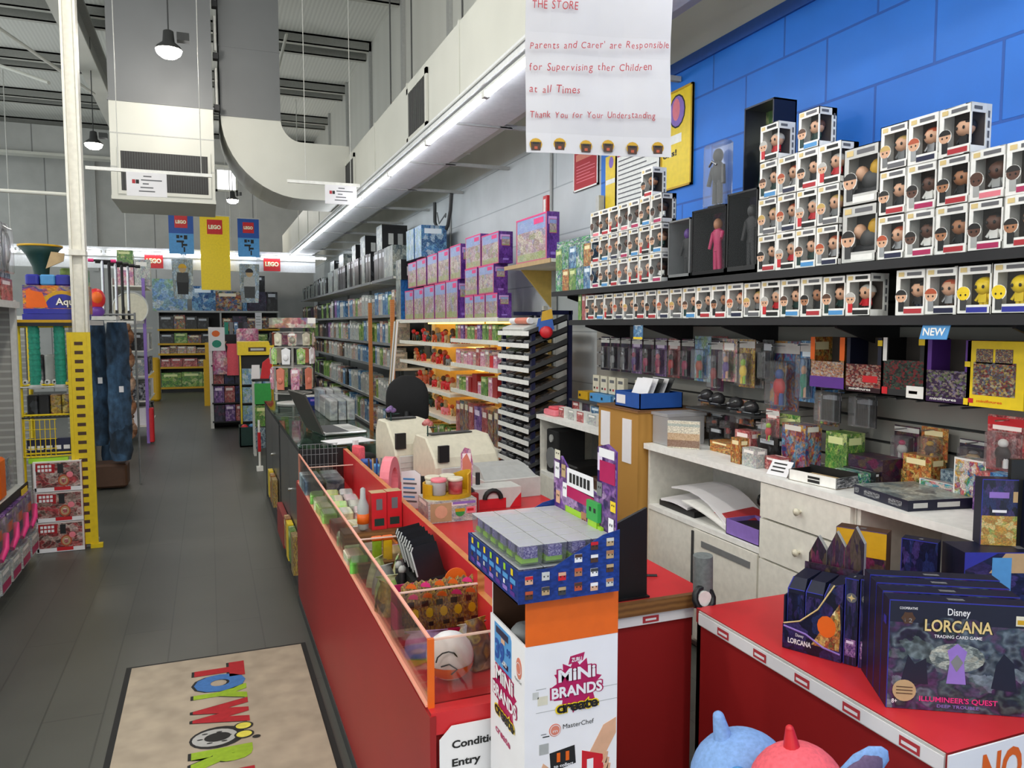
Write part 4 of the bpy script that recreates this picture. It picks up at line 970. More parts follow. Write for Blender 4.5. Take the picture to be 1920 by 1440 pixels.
# inside the near open cabinet
for k, (yy, w, h, mt, nm) in enumerate(((2.10, .04, .22, 'print_dark', 'thin dark'), (1.98, .16, .2, 'print_warm', 'olive and tan'), (1.83, .14, .24, 'print_gothic', 'brown'))):
    stand_box('game_box', nm + ' box inside the open white cabinet', 2.33, yy, .451, w, h, .2, mt)
# ------------------------------------------------------------------ floor mat
m = MB(); m.box((-.41, 1.6, .001), (.425, 4.03, .008), 'matblack'); m.box((-.385, 1.6, .008), (.40, 4.005, .0125), 'mat')
r = V3((0, -1, 0)); u = V3((1, 0, 0))
zz = .013
def letter(ch, y0, y1, mt, bold=.09, dx=0.0):
    g = MB()
    vs, fs, x0, x1, q0, q1 = text_mesh(ch, bold)
    w = y0 - y1; H = .222
    for mat_, off, lf in (('matblack', -.012, .0006), (mt, 0, .0012)):
        g.mesh([(-.105 + off + dx + (v.y - q0) / (q1 - q0) * H, y0 - (v.x - x0) / (x1 - x0) * w, zz + lf) for v in vs], fs, mat_)
    return g
lets = []
for ch, y0, y1, mt in (('T', 3.90, 3.74, 'matred'), ('O', 3.78, 3.60, 'matblue'), ('Y', 3.645, 3.50, 'matgreen'), ('W', 3.50, 3.28, 'matred'), ('R', 3.10, 2.95, 'matgreen'), ('L', 2.93, 2.80, 'matred'), ('D', 2.79, 2.62, 'matblue')):
    lets.append(('letter', letter(ch, y0, y1, mt)))
g = MB()
def mell(cx, cy, rx, ry, mt, z, n=20): g.face([(cx + rx * math.cos(2 * math.pi * k / n), cy + ry * math.sin(2 * math.pi * k / n), z) for k in range(n)], mt)
mell(-.01, 3.19, .105, .085, 'matblack', zz + .001); mell(-.02, 3.19, .085, .066, 'lightgrey', zz + .0014); mell(-.01, 3.19, .05, .035, 'matblack', zz + .0018)
for k in range(7): mell(-.075 + k * .018, 3.19 + .045 * math.sin(k * 2.1), .012, .005, 'matblack', zz + .002, 8)
for cy in (3.245, 3.175): mell(.09, cy, .038, .032, 'matblack', zz + .0022); mell(.09, cy, .030, .025, 'matyellow', zz + .0026)
mell(.135, 3.14, .016, .012, 'matblack', zz + .0022)
lets.append(('letter', g))
thing('door_mat', 'beige floor mat with a dark edge and big coloured letters beside the red counter', 'mat', m, parts=lets)

# ------------------------------------------------------------------ red display counter with its acrylic tray
CX0, CX1, CY0, CY1, CZ = .465, .745, 1.71, 4.68, .735
m = MB()
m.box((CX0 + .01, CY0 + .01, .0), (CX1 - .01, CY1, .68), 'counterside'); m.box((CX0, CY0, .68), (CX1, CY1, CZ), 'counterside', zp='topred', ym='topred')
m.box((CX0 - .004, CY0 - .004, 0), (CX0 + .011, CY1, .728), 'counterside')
kick = MB(); kick.box((CX0 - .008, CY0, 0), (CX0, CY1, .05), 'darkgrey')
f = MB(); f.box((CX0 + .004, 1.745, CZ), (CX0 + .010, 4.60, .9), 'acrylic')
fe = MB(); fe.box((CX0 + .003, 1.744, .9), (CX0 + .0115, 4.60, .905), 'edgepink'); fe.box((CX0 - .004, 1.744, CZ + .0005), (CX0 + .014, 4.60, CZ + .006), 'edgepink'); fe.box((CX0 + .001, 1.735, CZ), (CX0 + .016, 1.746, .905), 'orange')
fe.box((CX0 + .003, 4.598, CZ), (CX0 + .012, 4.604, .905), 'edgepink')
def divider(y, z1, mat_, edge, th=.006):
    q = MB(); q.box((CX0 + .012, y, CZ), (CX1 - .03, y + th, z1), mat_); e_ = MB(); e_.box((CX0 + .012, y - .0005, z1), (CX1 - .03, y + th + .0005, z1 + .004), edge); return ('divider', q, [('polished_edge', e_)])
bk = MB(); bk.box((CX1 - .022, 2.125, CZ), (CX1, 4.62, .925), 'orangewood', zp='orangewood', xm='topred'); bk.box((CX1 - .022, 1.745, CZ), (CX1, 2.125, .86), 'orangewood', xm='topred')
wd = MB(); wd.box((CX0 + .012, 2.74, CZ), (CX1 - .024, 2.765, .79), 'brownwood'); wd2 = MB(); wd2.box((CX0 + .012, 3.04, CZ), (CX1 - .024, 3.14, .825), 'brownwood')
fend = MB(); fend.box((CX0 + .012, 4.575, CZ), (CX1, 4.60, .93), 'black')
thing('display_counter', 'red display counter along the aisle with a clear acrylic front and orange wooden back rail', 'counter', m,
      parts=[('kick_board', kick), ('acrylic_front', f, [('polished_edge', fe)]), divider(1.752, .893, 'acrylic', 'edgewhite'), divider(2.10, .893, 'acrylic', 'edgewhite'), divider(2.70, .89, 'acrylic', 'edgewhite'), divider(4.2, .89, 'acrylic', 'edgewhite'),
             ('divider', wd), ('divider', wd2), ('end_board', fend), ('back_rail', bk)])
# entry conditions sheet on its end face
m = MB(); x0, x1, z0, z1 = .483, .742, .25, .70
m.prism([(0, 0), (x1 - x0, 0), (x1 - x0, z1 - z0), (.03, z1 - z0), (0, z1 - z0 - .03)], (x0, 1.704, z0), XR, ZU, .003, 'paperwhite')
m.text('Condition Of', .026, (x0 + .03, 1.701, .645), XR, ZU, 'ink', .03, width=.17); m.text('Entry', .026, (x0 + .03, 1.701, .60), XR, ZU, 'ink', .03, width=.072)
for k, t in enumerate(('All Bags and Prams', 'must be made available', 'for inspection upon leaving', 'this store')): m.text(t, .014, (x0 + .03, 1.701, .53 - k * .028), XR, ZU, 'inkgrey', .005, width=(.13, .16, .18, .07)[k])
bd = MB(); bd.prism([(.03 * math.cos(k * .5236), .034 * math.sin(k * .5236)) for k in range(12)], (.70, 1.7012, .60), XR, ZU, .001, 'mustard'); bd.quad((.682, 1.70, .578), XR, ZU, .036, .03, 'brown', .0015); bd.quad((.686, 1.70, .575), XR, ZU, .028, .012, 'palegrey', .002)
thing('entry_sign', 'white paper sign about entry conditions stuck on the end of the red counter', 'sign', m, parts=[('emblem', bd)])
# contents of the tray ------------------------------------------------
Z = CZ + .001
m = MB(); m.ball((.0, 0, .062), .062, 'paperwhite', 18, 12)
q = MB(); 
q.tube([(-.025 + .028 * math.cos(t), -.057 + .0, .075 + .022 * math.sin(t)) for t in (.2, .8, 1.4, 2, 2.6, 3.2)], .002, 'ink', 4); q.tube([(-.04, -.055, .06), (-.02, -.0615, .066), (0, -.063, .05), (-.015, -.0605, .038)], .002, 'ink', 4)
q2 = MB(); q2.lathe([(.045, .018), (.058, .034), (.0615, .046), (.0622, .05)], (0, 0, 0), 'orange', 18, caps=False)
thing('capsule_ball', 'white and orange capsule ball at the near end of the acrylic tray', 'toy', m, (.56, 1.87, Z), parts=[('printed_mark', q), ('orange_base', q2)])
def bag(name, label, x, y, z, w, d, h, mt, cat='toy bag', rz=0, lean=0, name2='header'):
    rg = []
    for k, (s_, t) in enumerate(((.9, 0), (1, .25), (.95, .6), (.7, .9), (.9, 1))):
        rg.append([(a_ * w / 2 * (s_ if k < 4 else 1), b_ * d / 2 * (1 - t * .9), t * h) for a_, b_ in ((-1, -1), (0, -1.3), (1, -1), (1, 1), (0, 1.3), (-1, 1))])
    m = MB(); m.loft(rg, mt, True, True)
    return thing(name, label, cat, m, (x, y, z), (lean, 0, rz))
bag('toy_bag', 'clear bag of small yellow toys next to the white capsule ball', .655, 1.90, Z, .07, .04, .13, 'print_emoji', rz=.3, lean=-.2)
bag('toy_bag', 'blue foil bag behind the capsule ball', .66, 1.99, Z, .09, .04, .09, 'print_cards', rz=.1)
bag('toy_bag', 'crumpled clear and violet bag beside the capsule ball', .54, 2.03, Z, .12, .05, .07, 'print_purple', rz=-.2)
# printed toy cards standing in a box behind the second divider
for k in range(10):
    m = MB(); w, h = .058, .115 + .012 * (k > 4)
    m.prism([(-w / 2, 0), (w / 2, 0), (w / 2, h * .9), (w * .3, h), (w * .1, h * .92), (-w * .15, h), (-w / 2, h * .88)], (0, 0, 0), XR, ZU, .002, 'print_emoji')
    m.prism([(w * .3 * math.cos(t * .7), h * .80 + .018 * math.sin(t * .7)) for t in range(5)], (0, -.0015, 0), XR, ZU, .001, 'orange' if k % 3 else 'hotpink'); m.prism([(.012 * math.cos(t * .8), h * .45 + .015 * math.sin(t * .8)) for t in range(8)], (.004, -.0015, 0), XR, ZU, .001, 'yellow'); m.quad((-.018, -.002, h * .62), XR, ZU, .02, .016, 'ink', .001); m.quad((.0, -.002, h * .12), XR, ZU, .02, .012, 'ink', .001)
    thing('toy_card', 'yellow and black printed toy card, %s row behind the end divider, %s across' % (('front', 'second')[k // 5], nth(k % 5)), 'toy card', m, (.53 + (k % 5) * .043, 2.122 + (k // 5) * .03, Z + .03 + .012 * (k // 5)), (rad(-8), 0, rad(R.uniform(-5, 5))))
m = MB(); m.prism([(.035 * math.cos(t * .26), .035 * math.sin(t * .26)) for t in range(13)], (0, 0, 0), XR, ZU, .003, 'orange'); thing('card_disc', 'orange half round header above the yellow printed toy cards', 'card', m, (.675, 2.19, Z + .15))
m = MB(); m.box((.48, 2.115, Z), (.715, 2.21, Z + .028), 'hotpink'); m.box((.48, 2.115, Z), (.484, 2.21, Z + .10), 'hotpink'); m.box((.48, 2.20, Z), (.715, 2.204, Z + .15), 'magenta')
thing('card_box', 'low pink box holding the yellow printed toy cards', 'box', m)
# row of black sleeves
m = MB(); m.box((.585, 2.36, Z), (.715, 2.60, Z + .10), 'black'); thing('sleeve_box', 'low black box filled with upright black card sleeves', 'box', m)
for k in range(12):
    m = MB(); m.prism([(-.058, 0), (.058, 0), (.058, .115), (-.046, .115), (-.058, .105)], (0, 0, 0), XR, ZU, .0025, 'black'); m.tube([(-.055, -.002, .02), (-.055, -.002, .1), (-.043, -.002, .113)], .0036, 'lightgrey', 4)
    thing('card_sleeve', 'black card sleeve with a silver edge, %s from the front of the black box' % nth(k), 'card sleeve', m, (.652, 2.372 + k * .0188, Z + .095 + .006 * (k % 3)), (rad(-24), 0, rad(26 + 3 * (k % 2))), group='black card sleeves')
for k, (x, yy, mt, nm) in enumerate(((.52, 2.45, 'print_goo', 'lime green'), (.535, 2.56, 'lightgrey', 'clear grey'), (.53, 2.655, 'print_goo', 'pale yellow-green'), (.60, 2.64, 'print_goo', 'green and peach'), (.66, 2.665, 'print_goo', 'mint'), (.505, 2.38, 'print_emoji', 'green speckled'))):
    bag('slime_bag', '%s slime bag in the tray near the black sleeves' % nm, x, yy, Z, .075, .05, .10, mt, rz=.4 * k)
for k in range(2):
    m = MB(); m.cyl((0, 0, 0), (.01, .02, .10), .008, 'dark', .012, 8); m.ball((.01, .02, .11), .014, 'lightgrey', 8, 6); thing('toy_pen', 'dark short pen standing among the slime bags, %s one' % ('nearer', 'farther')[k], 'pen', m, (.565, 2.44 + k * .05, Z))
# packs in the far half
grid = [(.50, 2.84), (.57, 2.84), (.64, 2.86), (.50, 2.95), (.57, 2.97), (.64, 2.98), (.51, 3.08), (.59, 3.10), (.66, 3.12), (.51, 3.22), (.59, 3.25), (.51, 3.37), (.59, 3.40), (.66, 3.43)]
cols = [('print_goo', 'pale peach'), ('print_emoji', 'orange'), ('print_goo', 'pale pink'), ('print_goo', 'lemon'), ('print_pale', 'white'), ('print_warm', 'amber')]
for k, (x, yy) in enumerate(grid):
    mt, nm = cols[k % 6]
    m = MB(); m.rbox((-.033, -.05, 0), (.033, .05, .045 + .01 * (k % 3)), .01, mt, top=mt)
    thing('small_pack', '%s small pack in the tray past the wooden divider, %s back' % (nm, nth(k)), 'toy pack', m, (x, yy, Z), rz=R.uniform(-.2, .2))
for k in range(12):
    x, yy = .50 + (k % 3) * .075, 3.62 + (k // 3) * .14
    m = MB(); m.rbox((-.034, -.06, 0), (.034, .06, .05), .012, ('print_goo', 'print_goo', 'print_pale')[k % 3])
    thing('slime_tub', '%s tub in the middle bay of the tray, %s row, %s across' % (('mint green', 'green', 'pale blue')[k % 3], nth(k // 3), nth(k % 3)), 'tub', m, (x, yy, Z), rz=R.uniform(-.15, .15))
for k in range(6):
    x, yy = .51 + (k % 2) * .11, 4.25 + (k // 2) * .105
    m = MB(); m.rbox((-.05, -.045, 0), (.05, .045, .08), .008, 'print_keys')
    thing('small_pack', 'blue grey card pack in the far bay of the tray, %s row, %s across' % (nth(k // 2), nth(k % 2)), 'toy pack', m, (x, yy, Z))
wr = MB()
for k in range(9): wr.cyl((.49 + k * .024, 4.57, CZ), (.49 + k * .024, 4.57, .96), .002, 'grey', n=5)
for z in (.84, .9, .96): wr.cyl((.485, 4.57, z), (.69, 4.57, z), .002, 'grey', n=5)
thing('wire_grid', 'small grey wire grid at the far end of the acrylic tray', 'grid', wr)
# red boxes, white tube and hang cards at the middle of the tray
for k, (x, yy) in enumerate(((.622, 3.09), (.687, 3.10))):
    m = MB(); m.box((-.031, -.03, 0), (.031, .03, .15), 'red', zp='tan'); m.quad((-.012, -.03, .08), XR, ZU, .025, .045, 'inkgrey', .001); m.quad((-.02, -.03, .015), XR, ZU, .04, .03, 'darkgreen', .001)
    thing('red_box', ('tall red box with a grey badge on the wooden ledge of the tray', 'tall red box behind its twin, against the orange rail')[k], 'box', m, (x, yy, .826), rz=.05)
m = MB(); m.lathe([(.008, 0), (.022, .01), (.024, .10), (.012, .13), (.010, .17), (.004, .175)], (0, 0, 0), 'lightgrey', 14); l = MB(); l.lathe([(.0235, .03), (.0245, .03), (.0245, .07), (.0235, .07)], (0, 0, 0), 'orange', 14)
thing('glue_tube', 'grey tube with an orange band standing beside the red boxes', 'tube', m, (.56, 3.07, .826), parts=[('band', l)])
for k, (x, mt, nm) in enumerate(((.56, 'lime', 'lime'), (.60, 'yellow', 'yellow'))):
    m = MB(); m.rbox((-.017, -.01, 0), (.017, .01, .12), .006, mt); m.rbox((-.02, -.012, .12), (.02, .012, .135), .006, 'orange'); thing('toy_stick', nm + ' toy stick pack in front of the red boxes', 'toy', m, (x, 2.80, Z))
m = MB(); m.prism([(0, 0), (.085, 0), (.085, .12), (.04, .12)], (0, 0, 0), XR, ZU, .003, 'palegrey'); thing('price_card', 'grey folded price card standing behind the wooden divider', 'card', m, (.625, 2.715, Z + .02), rz=.1)
m = MB(); m.rbox((-.05, -.04, 0), (.05, .04, .06), .01, 'print_purple'); thing('small_pack', 'violet pack next to the grey price card', 'toy pack', m, (.67, 2.92, Z))

# ------------------------------------------------------------------ staff counter behind it
SX0, SX1 = .75, 1.545
m = MB()
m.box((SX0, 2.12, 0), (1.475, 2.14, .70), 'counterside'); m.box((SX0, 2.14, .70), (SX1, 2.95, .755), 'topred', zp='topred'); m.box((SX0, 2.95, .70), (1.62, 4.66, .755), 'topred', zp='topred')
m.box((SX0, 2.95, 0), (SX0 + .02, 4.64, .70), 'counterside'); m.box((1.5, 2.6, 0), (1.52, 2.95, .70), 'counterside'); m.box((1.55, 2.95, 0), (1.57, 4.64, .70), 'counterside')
lip = MB(); lip.box((SX0, 2.10, .722), (SX1 - .06, 2.122, .765), 'brownwood')
st = MB(); st.box((SX0, 2.110, .685), (1.475, 2.1195, .722), 'paperwhite'); st.quad((1.28, 2.11, .69), XR, ZU, .06, .022, 'inkred', .001); st.quad((1.29, 2.11, .697), XR, ZU, .04, .007, 'paperwhite', .0016)
thing('staff_counter', 'red topped staff counter with a wooden lip and white price strip across its end', 'counter', m, parts=[('wood_lip', lip), ('price_strip', st)])
m = MB(); m.cyl((1.40, 2.36, .757), (1.47, 2.33, .757), .006, 'black', n=8); m.ball((1.40, 2.36, .762), .012, 'black', 8, 6); thing('cable_tie', 'small black cable end on the red flap top', 'cable', m)
# right counter
m = MB(); a0, a1, b0, b1 = 1.44, 2.22, 1.135, 2.04
m.box((a0, b0, 0), (a0 + .02, b1, .70), 'counterside'); m.box((a0, b0, 0), (a1, b0 + .02, .70), 'counterside'); m.box((a0 - .004, b0 - .004, .70), (a1, b1, .745), 'topred', xm='counterside', ym='counterside'); m.box((a1 - .02, b0, 0), (a1, b1, .70), 'counterside'); m.box((a0, b1 - .02, 0), (a1, b1, .70), 'counterside')
st = MB(); st.box((a0 - .008, b0, .697), (a0 - .004, b1 - .02, .742), 'palegrey'); st.box((a0 - .0095, b0, .70), (a0 - .008, b1 - .02, .735), 'paperwhite')
tgs = []
for k in range(5):
    tg = MB(); tgs.append(('price_tag', tg))
    y = 1.92 - k * .168
    tg.quad((a0 - .0096, y, .704), YL, ZU, .055, .024, 'inkred', .001); tg.quad((a0 - .0096, y - .006, .711), YL, ZU, .042, .008, 'paperwhite', .0016)
thing('side_counter', 'red counter at the near end topped with navy game boxes', 'counter', m, parts=[('price_strip', st, tgs)])
m = MB(); m.cyl((1.475, 2.06, .60), (1.475, 2.06, .77), .004, 'dark', n=6)
m.cyl((1.492, 2.085, .775), (1.486, 2.08, .90), .032, 'foam', n=14)
rg = MB(); rg.tube([(1.475 + .034 * math.cos(t), 2.055 + .012 * math.sin(t), .765 + .034 * math.sin(t)) for t in [k * .5236 for k in range(12)]], .011, 'black', 8, closed=True); cr = MB(); cr.cyl((1.475, 2.062, .765), (1.475, 2.05, .765), .026, 'white', n=14)
thing('foam_post', 'grey foam sleeve with a black and white ring at the gap between the red counters', 'post', m, parts=[('ring', rg), ('cap', cr)])
# NO sign
m = MB(); m.box((1.425, 1.118, .36), (1.75, 1.122, .747), 'paperwhite'); 
m.text('NO', .125, (1.522, 1.118, .640), XR, (ZU + XR * .04).normalized(), 'orange', .03, width=.125)
thing('no_sign', 'white paper reading NO in orange on the end of the side counter', 'sign', m)
# ------------------------------------------------------------------ cardboard floor stand
KS = .79      # the stand and its tray are drawn in units of .79 m; SP puts a drawn point at its real place on the floor in front of the counter
def SP(x, y, z): return (.0109 + KS * x, .0282 + KS * y, .3301 + KS * z)
x0, x1, y0, y1 = .752, 1.035, 1.825, 2.095
m = MB(); t = .006
zf = -.417
m.box((x0, y0, zf), (x1, y0 + t, .81), 'paperwhite'); m.box((x0, y0 + t, zf), (x0 + t, y1, .812), 'paperwhite', xp='brown'); m.box((x1 - t, y0 + t, zf), (x1, y1, .94), 'paperwhite'); m.box((x0 + t, y1 - t, zf), (x1 - t, y1, .94), 'paperwhite', ym='brown')
m.box((x0 + t, y0 + t, .74), (x1 - t, y1 - t, .75), 'brown')
og = MB(); og.box((x0 + .004, y0 - .001, .81), (x1, y0 + t, .935), 'orange')
def star(cx, cz, r0, r1, n, sx=1.0, ph=0): return [(cx + sx * (r0 if k % 2 else r1) * math.cos(math.pi * k / n + ph), cz + (r0 if k % 2 else r1) * math.sin(math.pi * k / n + ph)) for k in range(2 * n)]
def logo(o, right, w, lab):
    """pink splash with the two white words and a black word on yellow"""
    g = MB(); o = V3(o); tilt = (right + ZU * .10 * 1).normalized(); up = (ZU - right * .02).normalized()
    g.prism(star(0, -.005, w * .36, w * .50, 13, 1.0, .2), o, right, up, .0006, 'magenta')
    g.prism([(-w * .16, w * .36), (w * .12, w * .40), (w * .16, w * .54), (-w * .12, w * .50)], o, right, up, .0008, 'magenta')
    g.text('ZURU', w * .10, o + up * w * .40 - right * .0, right, up, 'paperwhite', .03, 'c', width=w * .2, lift=.0014)
    for mt, bo, lf in (('magenta', .09, .0016), ('paperwhite', .035, .0024)):
        g.text('MiNi', w * .30, o + up * w * .08, right, up, mt, bo, 'c', width=w * (.72 if bo < .05 else .78), lift=lf)
        g.text('BRANDS', w * .26, o - up * w * .20, right, up, mt, bo, 'c', width=w * (.98 if bo < .05 else 1.04), lift=lf)
    g.text('create', w * .26, o - up * w * .47, right, up, 'yellow', .10, 'c', width=w * .86, lift=.0028)
    g.text('create', w * .26, o - up * w * .47, right, up, 'ink', .035, 'c', width=w * .80, lift=.0036)
    return g
lg = logo((.908, y0, .685), XR, .158, '')
# lower print on the front: round mark, name, black count patch, hands holding a packet
pr = MB()
def ringm(g, o, right, up, r, mt):
    n = 20
    for k in range(n):
        a_, b_ = 2 * math.pi * k / n, 2 * math.pi * (k + 1) / n
        g.face([tuple(V3(o) + right * (q * math.cos(t_)) + up * (q * math.sin(t_)) + right.cross(up) * .001) for q, t_ in ((r, a_), (r, b_), (r * .88, b_), (r * .88, a_))], mt)
plain('coral', '#d8806a', .5)
pr.prism([(.018 * math.cos(k * .314), .018 * math.sin(k * .314)) for k in range(20)], (.842, y0, .563), XR, ZU, .0008, 'coral'); ringm(pr, (.842, y0 - .001, .563), XR, ZU, .0155, 'paperwhite')
pr.text('m', .014, (.842, y0 - .001, .557), XR, ZU, 'paperwhite', .0, 'c', width=.014); pr.text('MasterChef', .019, (.866, y0, .562), XR, ZU, 'ink', .0, width=.095)
pr.quad((.805, y0, .548), XR, ZU, .02, .003, 'ink', .001); pr.quad((.80, y0, .556), XR, ZU, .016, .002, 'inkgrey', .001)
pr.prism([(-.038, -.03), (.038, -.018), (.034, .034), (-.042, .024)], (.868, y0, .475), XR, ZU, .001, 'ink'); pr.text('11', .034, (.866, y0 - .001, .472), XR, ZU, 'orange', .05, 'c', width=.038); pr.text('to collect', .013, (.868, y0 - .001, .455), XR, (ZU - XR * .05).normalized(), 'paperwhite', .02, 'c', width=.06)
pr.quad((.795, y0, .50), XR, ZU, .028, .03, 'lightgrey', .0008); pr.quad((.785, y0, .685), XR, ZU, .03, .002, 'lightgrey', .0008); pr.quad((.785, y0, .62), XR, ZU, .25, .0015, 'lightgrey', .0006); pr.quad((.79, y0, .64), XR, ZU, .03, .025, 'cream', .0006); pr.quad((.775, y0, .66), XR, ZU, .018, .02, 'palegrey', .0006); pr.quad((.965, y0, .66), XR, ZU, .07, .0015, 'lightgrey', .0006)
# printed forearms and a packet (flat print on the card)
pr.prism([(0, .0), (.06, .10), (.10, .115), (.10, .07), (.07, .02), (.03, -.06), (0, -.08)], (.932, y0, .45), XR, ZU, .0009, 'skinlight')
pr.prism([(0, 0), (.028, .06), (.012, .075), (-.006, .03)], (.795, y0, .40), XR, ZU, .0009, 'skinlight')
pr.prism([(-.02, 0), (.05, -.02), (.045, .045), (-.02, .068)], (.945, y0, .42), XR, ZU, .0014, 'red'); pr.quad((.94, y0, .43), XR, ZU, .02, .03, 'paperwhite', .0022)
for k in range(3): pr.prism([(0, 0), (.012, .03), (.02, .028), (.014, -.004)], (.995 - k * .004, y0, .405 + k * .018), XR, ZU, .0024, 'skinlight')
pr.prism([(0, 0), (.2, .02), (.24, 0), (.24, -.2), (0, -.2)], (.775, y0, .33), XR, ZU, .0006, 'palegrey')
# left side print
sd = logo((x0, 1.975, .62), YL, .19, ''); 
s2_ = sd; s2_.prism([(-.075, -.07), (.06, -.07), (.06, .04), (.05, .05), (-.075, .05)], (x0, 1.982, .77 - .02), YL, ZU, .0009, 'skyblue'); s2_.text('39', .075, (x0 - .001, 2.05, .70), YL, ZU, 'blue', .05, width=.075); s2_.text('.99', .03, (x0 - .001, 1.962, .735), YL, ZU, 'blue', .03, width=.035); s2_.quad((x0 - .0012, 2.045, .772), YL, ZU, .10, .02, 'navy'); s2_.quad((x0 - .0012, 1.985, .69), YL, ZU, .04, .015, 'navy'); s2_.quad((x0 - .0012, 2.0, .757), YL, ZU, .03, .014, 'skinlight', .001)
s2_.prism([(.02 * math.cos(k * .314), .03 * math.sin(k * .314)) for k in range(20)], (x0, 1.865, .735), YL, ZU, .001, 'coral'); ringm(s2_, (x0 - .001, 1.865, .735), YL, ZU, .017, 'paperwhite'); s2_.text('MasterChef', .012, (x0, 1.895, .695), YL, ZU, 'ink', 0, width=.05)
s2_.text('create', .03, (x0, 2.05, .47), YL, ZU, 'magenta', .03, width=.12); s2_.prism([(0, 0), (.05, .03), (.06, -.03), (.02, -.08)], (x0, 1.88, .44), YL, ZU, .001, 'skinlight')
thing('cardboard_stand', 'white and orange cardboard floor stand with pink and black lettering at the counter end', 'display stand', m, SP(0, 0, 0), scale=(KS,) * 3,
      parts=[('orange_band', og), ('front_print', lg), ('front_print', pr), ('side_print', sd)])
m = MB(); m.lathe([(.02, 0), (.032, .01), (.034, .05), (.025, .06), (.01, .064)], (0, 0, 0), 'grey', 14); thing('tape_roll', 'grey round tub lying inside the open cardboard stand', 'tub', m, SP(.80, 1.93, .751))

# ------------------------------------------------------------------ purple and blue counter display of clear cups on the stand
bx0, bx1, by0, by1, bz = .722, 1.022, 1.80, 2.215, .9405
h0, h1 = .088, .172
m = MB(); t = .004
m.box((bx0, by0, bz), (bx1, by1, bz + t), 'print_trayblue'); m.box((bx0 + t, by0 + t, bz + .03), (bx1 - t, by1 - t, bz + .036), 'print_trayblue')
m.box((bx0, by0, bz), (bx0 + t, by1, bz + h0), 'print_trayblue')
fr = [(0, 0), (bx1 - bx0, 0), (bx1 - bx0, h1), (bx1 - bx0 - .05, h1 - .01), (bx1 - bx0 - .16, h0 + .02), (bx1 - bx0 - .2, h0), (0, h0)]
m.prism(fr, (bx0, by0, bz), XR, ZU, .003, 'print_trayblue'); m.prism(fr, (bx0, by1 - .003, bz), XR, ZU, .003, 'print_trayblue')
ic = MB()
cl = ['brown', 'skinmid', 'palegrey', 'hairred', 'tan', 'paperwhite', 'red', 'skinlight', 'darkgrey']
k = 0
for r_, zz in enumerate((.022, .062, .10, .135)):
    for q in range(6):
        x = .03 + q * .048
        if zz > h0 - .01 and x < bx1 - bx0 - .17 + (zz - h0) * 1.6: continue
        w = .022; z = bz + zz + .006 * (q % 2)
        ic.box((bx0 + x - w / 2, by0 - .0045, z - w / 2), (bx0 + x + w / 2, by0 - .0028, z + w / 2), cl[(k * 4 + r_) % 9]); ic.quad((bx0 + x - w / 2, by0 - .0045, z + w * .1), XR, ZU, w, w * .4, cl[(k * 5 + 3) % 9], .0006)
        for e_ in (-.3, .2): ic.quad((bx0 + x + e_ * w, by0 - .0045, z - w * .1), XR, ZU, w * .16, w * .16, 'ink', .0009)
        k += 1
sp = MB()
for q in range(7):
    y = by1 - .03 - q * .055
    sp.quad((bx0, y, bz + .045), YL, ZU, .04, .014, 'skyblue', .001); sp.quad((bx0, y, bz + .012), YL, ZU, .035, .012, 'lilac' if q % 2 else 'purple', .001)
    sp.quad((bx0, y - .005, bz + .028), YL, ZU, .012, .012, cl[q], .0012); sp.quad((bx0, y - .006, bz + .066), YL, ZU, .016, .018, 'lime' if q % 2 else 'yellow', .001)
# header card at the X+ side, facing the aisle
hd = MB()
pts = [(0, 0), (.41, 0), (.41, .30), (.36, .315), (.30, .30), (.30, .16), (.25, .17), (.19, .175), (.12, .16), (.11, .20), (.06, .235), (0, .22)]
hd.prism(pts, (bx1 - .004, by1, bz + .085), YL, ZU, .004, 'print_purple', 'purple')
o = V3((bx1 - .008, by1, bz + .085))
hp = hd; hx = bx1 - .0085
hp.prism([(.1, .15), (.28, .145), (.275, .205), (.1, .205)], (hx, by1, bz + .085), YL, ZU, .0006, 'paperwhite'); [hp.quad((hx, by1 - .118 - .024 * q_, bz + .247), YL, ZU, .017, .03, 'ink', .0012) for q_ in range(6)]
hp.prism([(.1, .115), (.28, .11), (.28, .148), (.1, .15)], (hx, by1, bz + .085), YL, ZU, .0006, 'magenta')
hp.quad((hx, by1 - .05, bz + .115), YL, ZU, .15, .03, 'skyblue', .0006); hp.quad((hx, by1 - .09, bz + .15), YL, ZU, .11, .02, 'lime', .0008); hp.quad((hx, by1 - .15, bz + .11), YL, ZU, .10, .012, 'blue', .0012)
hp.quad((hx, by1 - .315, bz + .29), YL, ZU, .09, .06, 'magenta', .0008); hp.quad((hx, by1 - .31, bz + .36), YL, ZU, .09, .025, 'paperwhite', .0008)
for q, (yy, zz, w, h, mt) in enumerate(((.01, .16, .035, .05, 'paperwhite'), (.02, .08, .03, .04, 'skinlight'), (.06, .17, .03, .04, 'tan'), (.07, .11, .03, .045, 'paperwhite'), (.01, .22, .04, .03, 'cream'), (.20, .02, .035, .07, 'skinmid'), (.37, .06, .03, .05, 'paperwhite'), (.38, .13, .03, .03, 'yellow'), (.30, .16, .03, .04, 'grey'))):
    hp.quad((hx, by1 - yy, bz + .085 + zz), YL, ZU, w, h, mt, .001); hp.quad((hx, by1 - yy - w * .25, bz + .085 + zz + h * .55), YL, ZU, w * .18, h * .15, 'ink', .0014); hp.quad((hx, by1 - yy - w * .6, bz + .085 + zz + h * .55), YL, ZU, w * .18, h * .15, 'ink', .0014)
gf = MB()
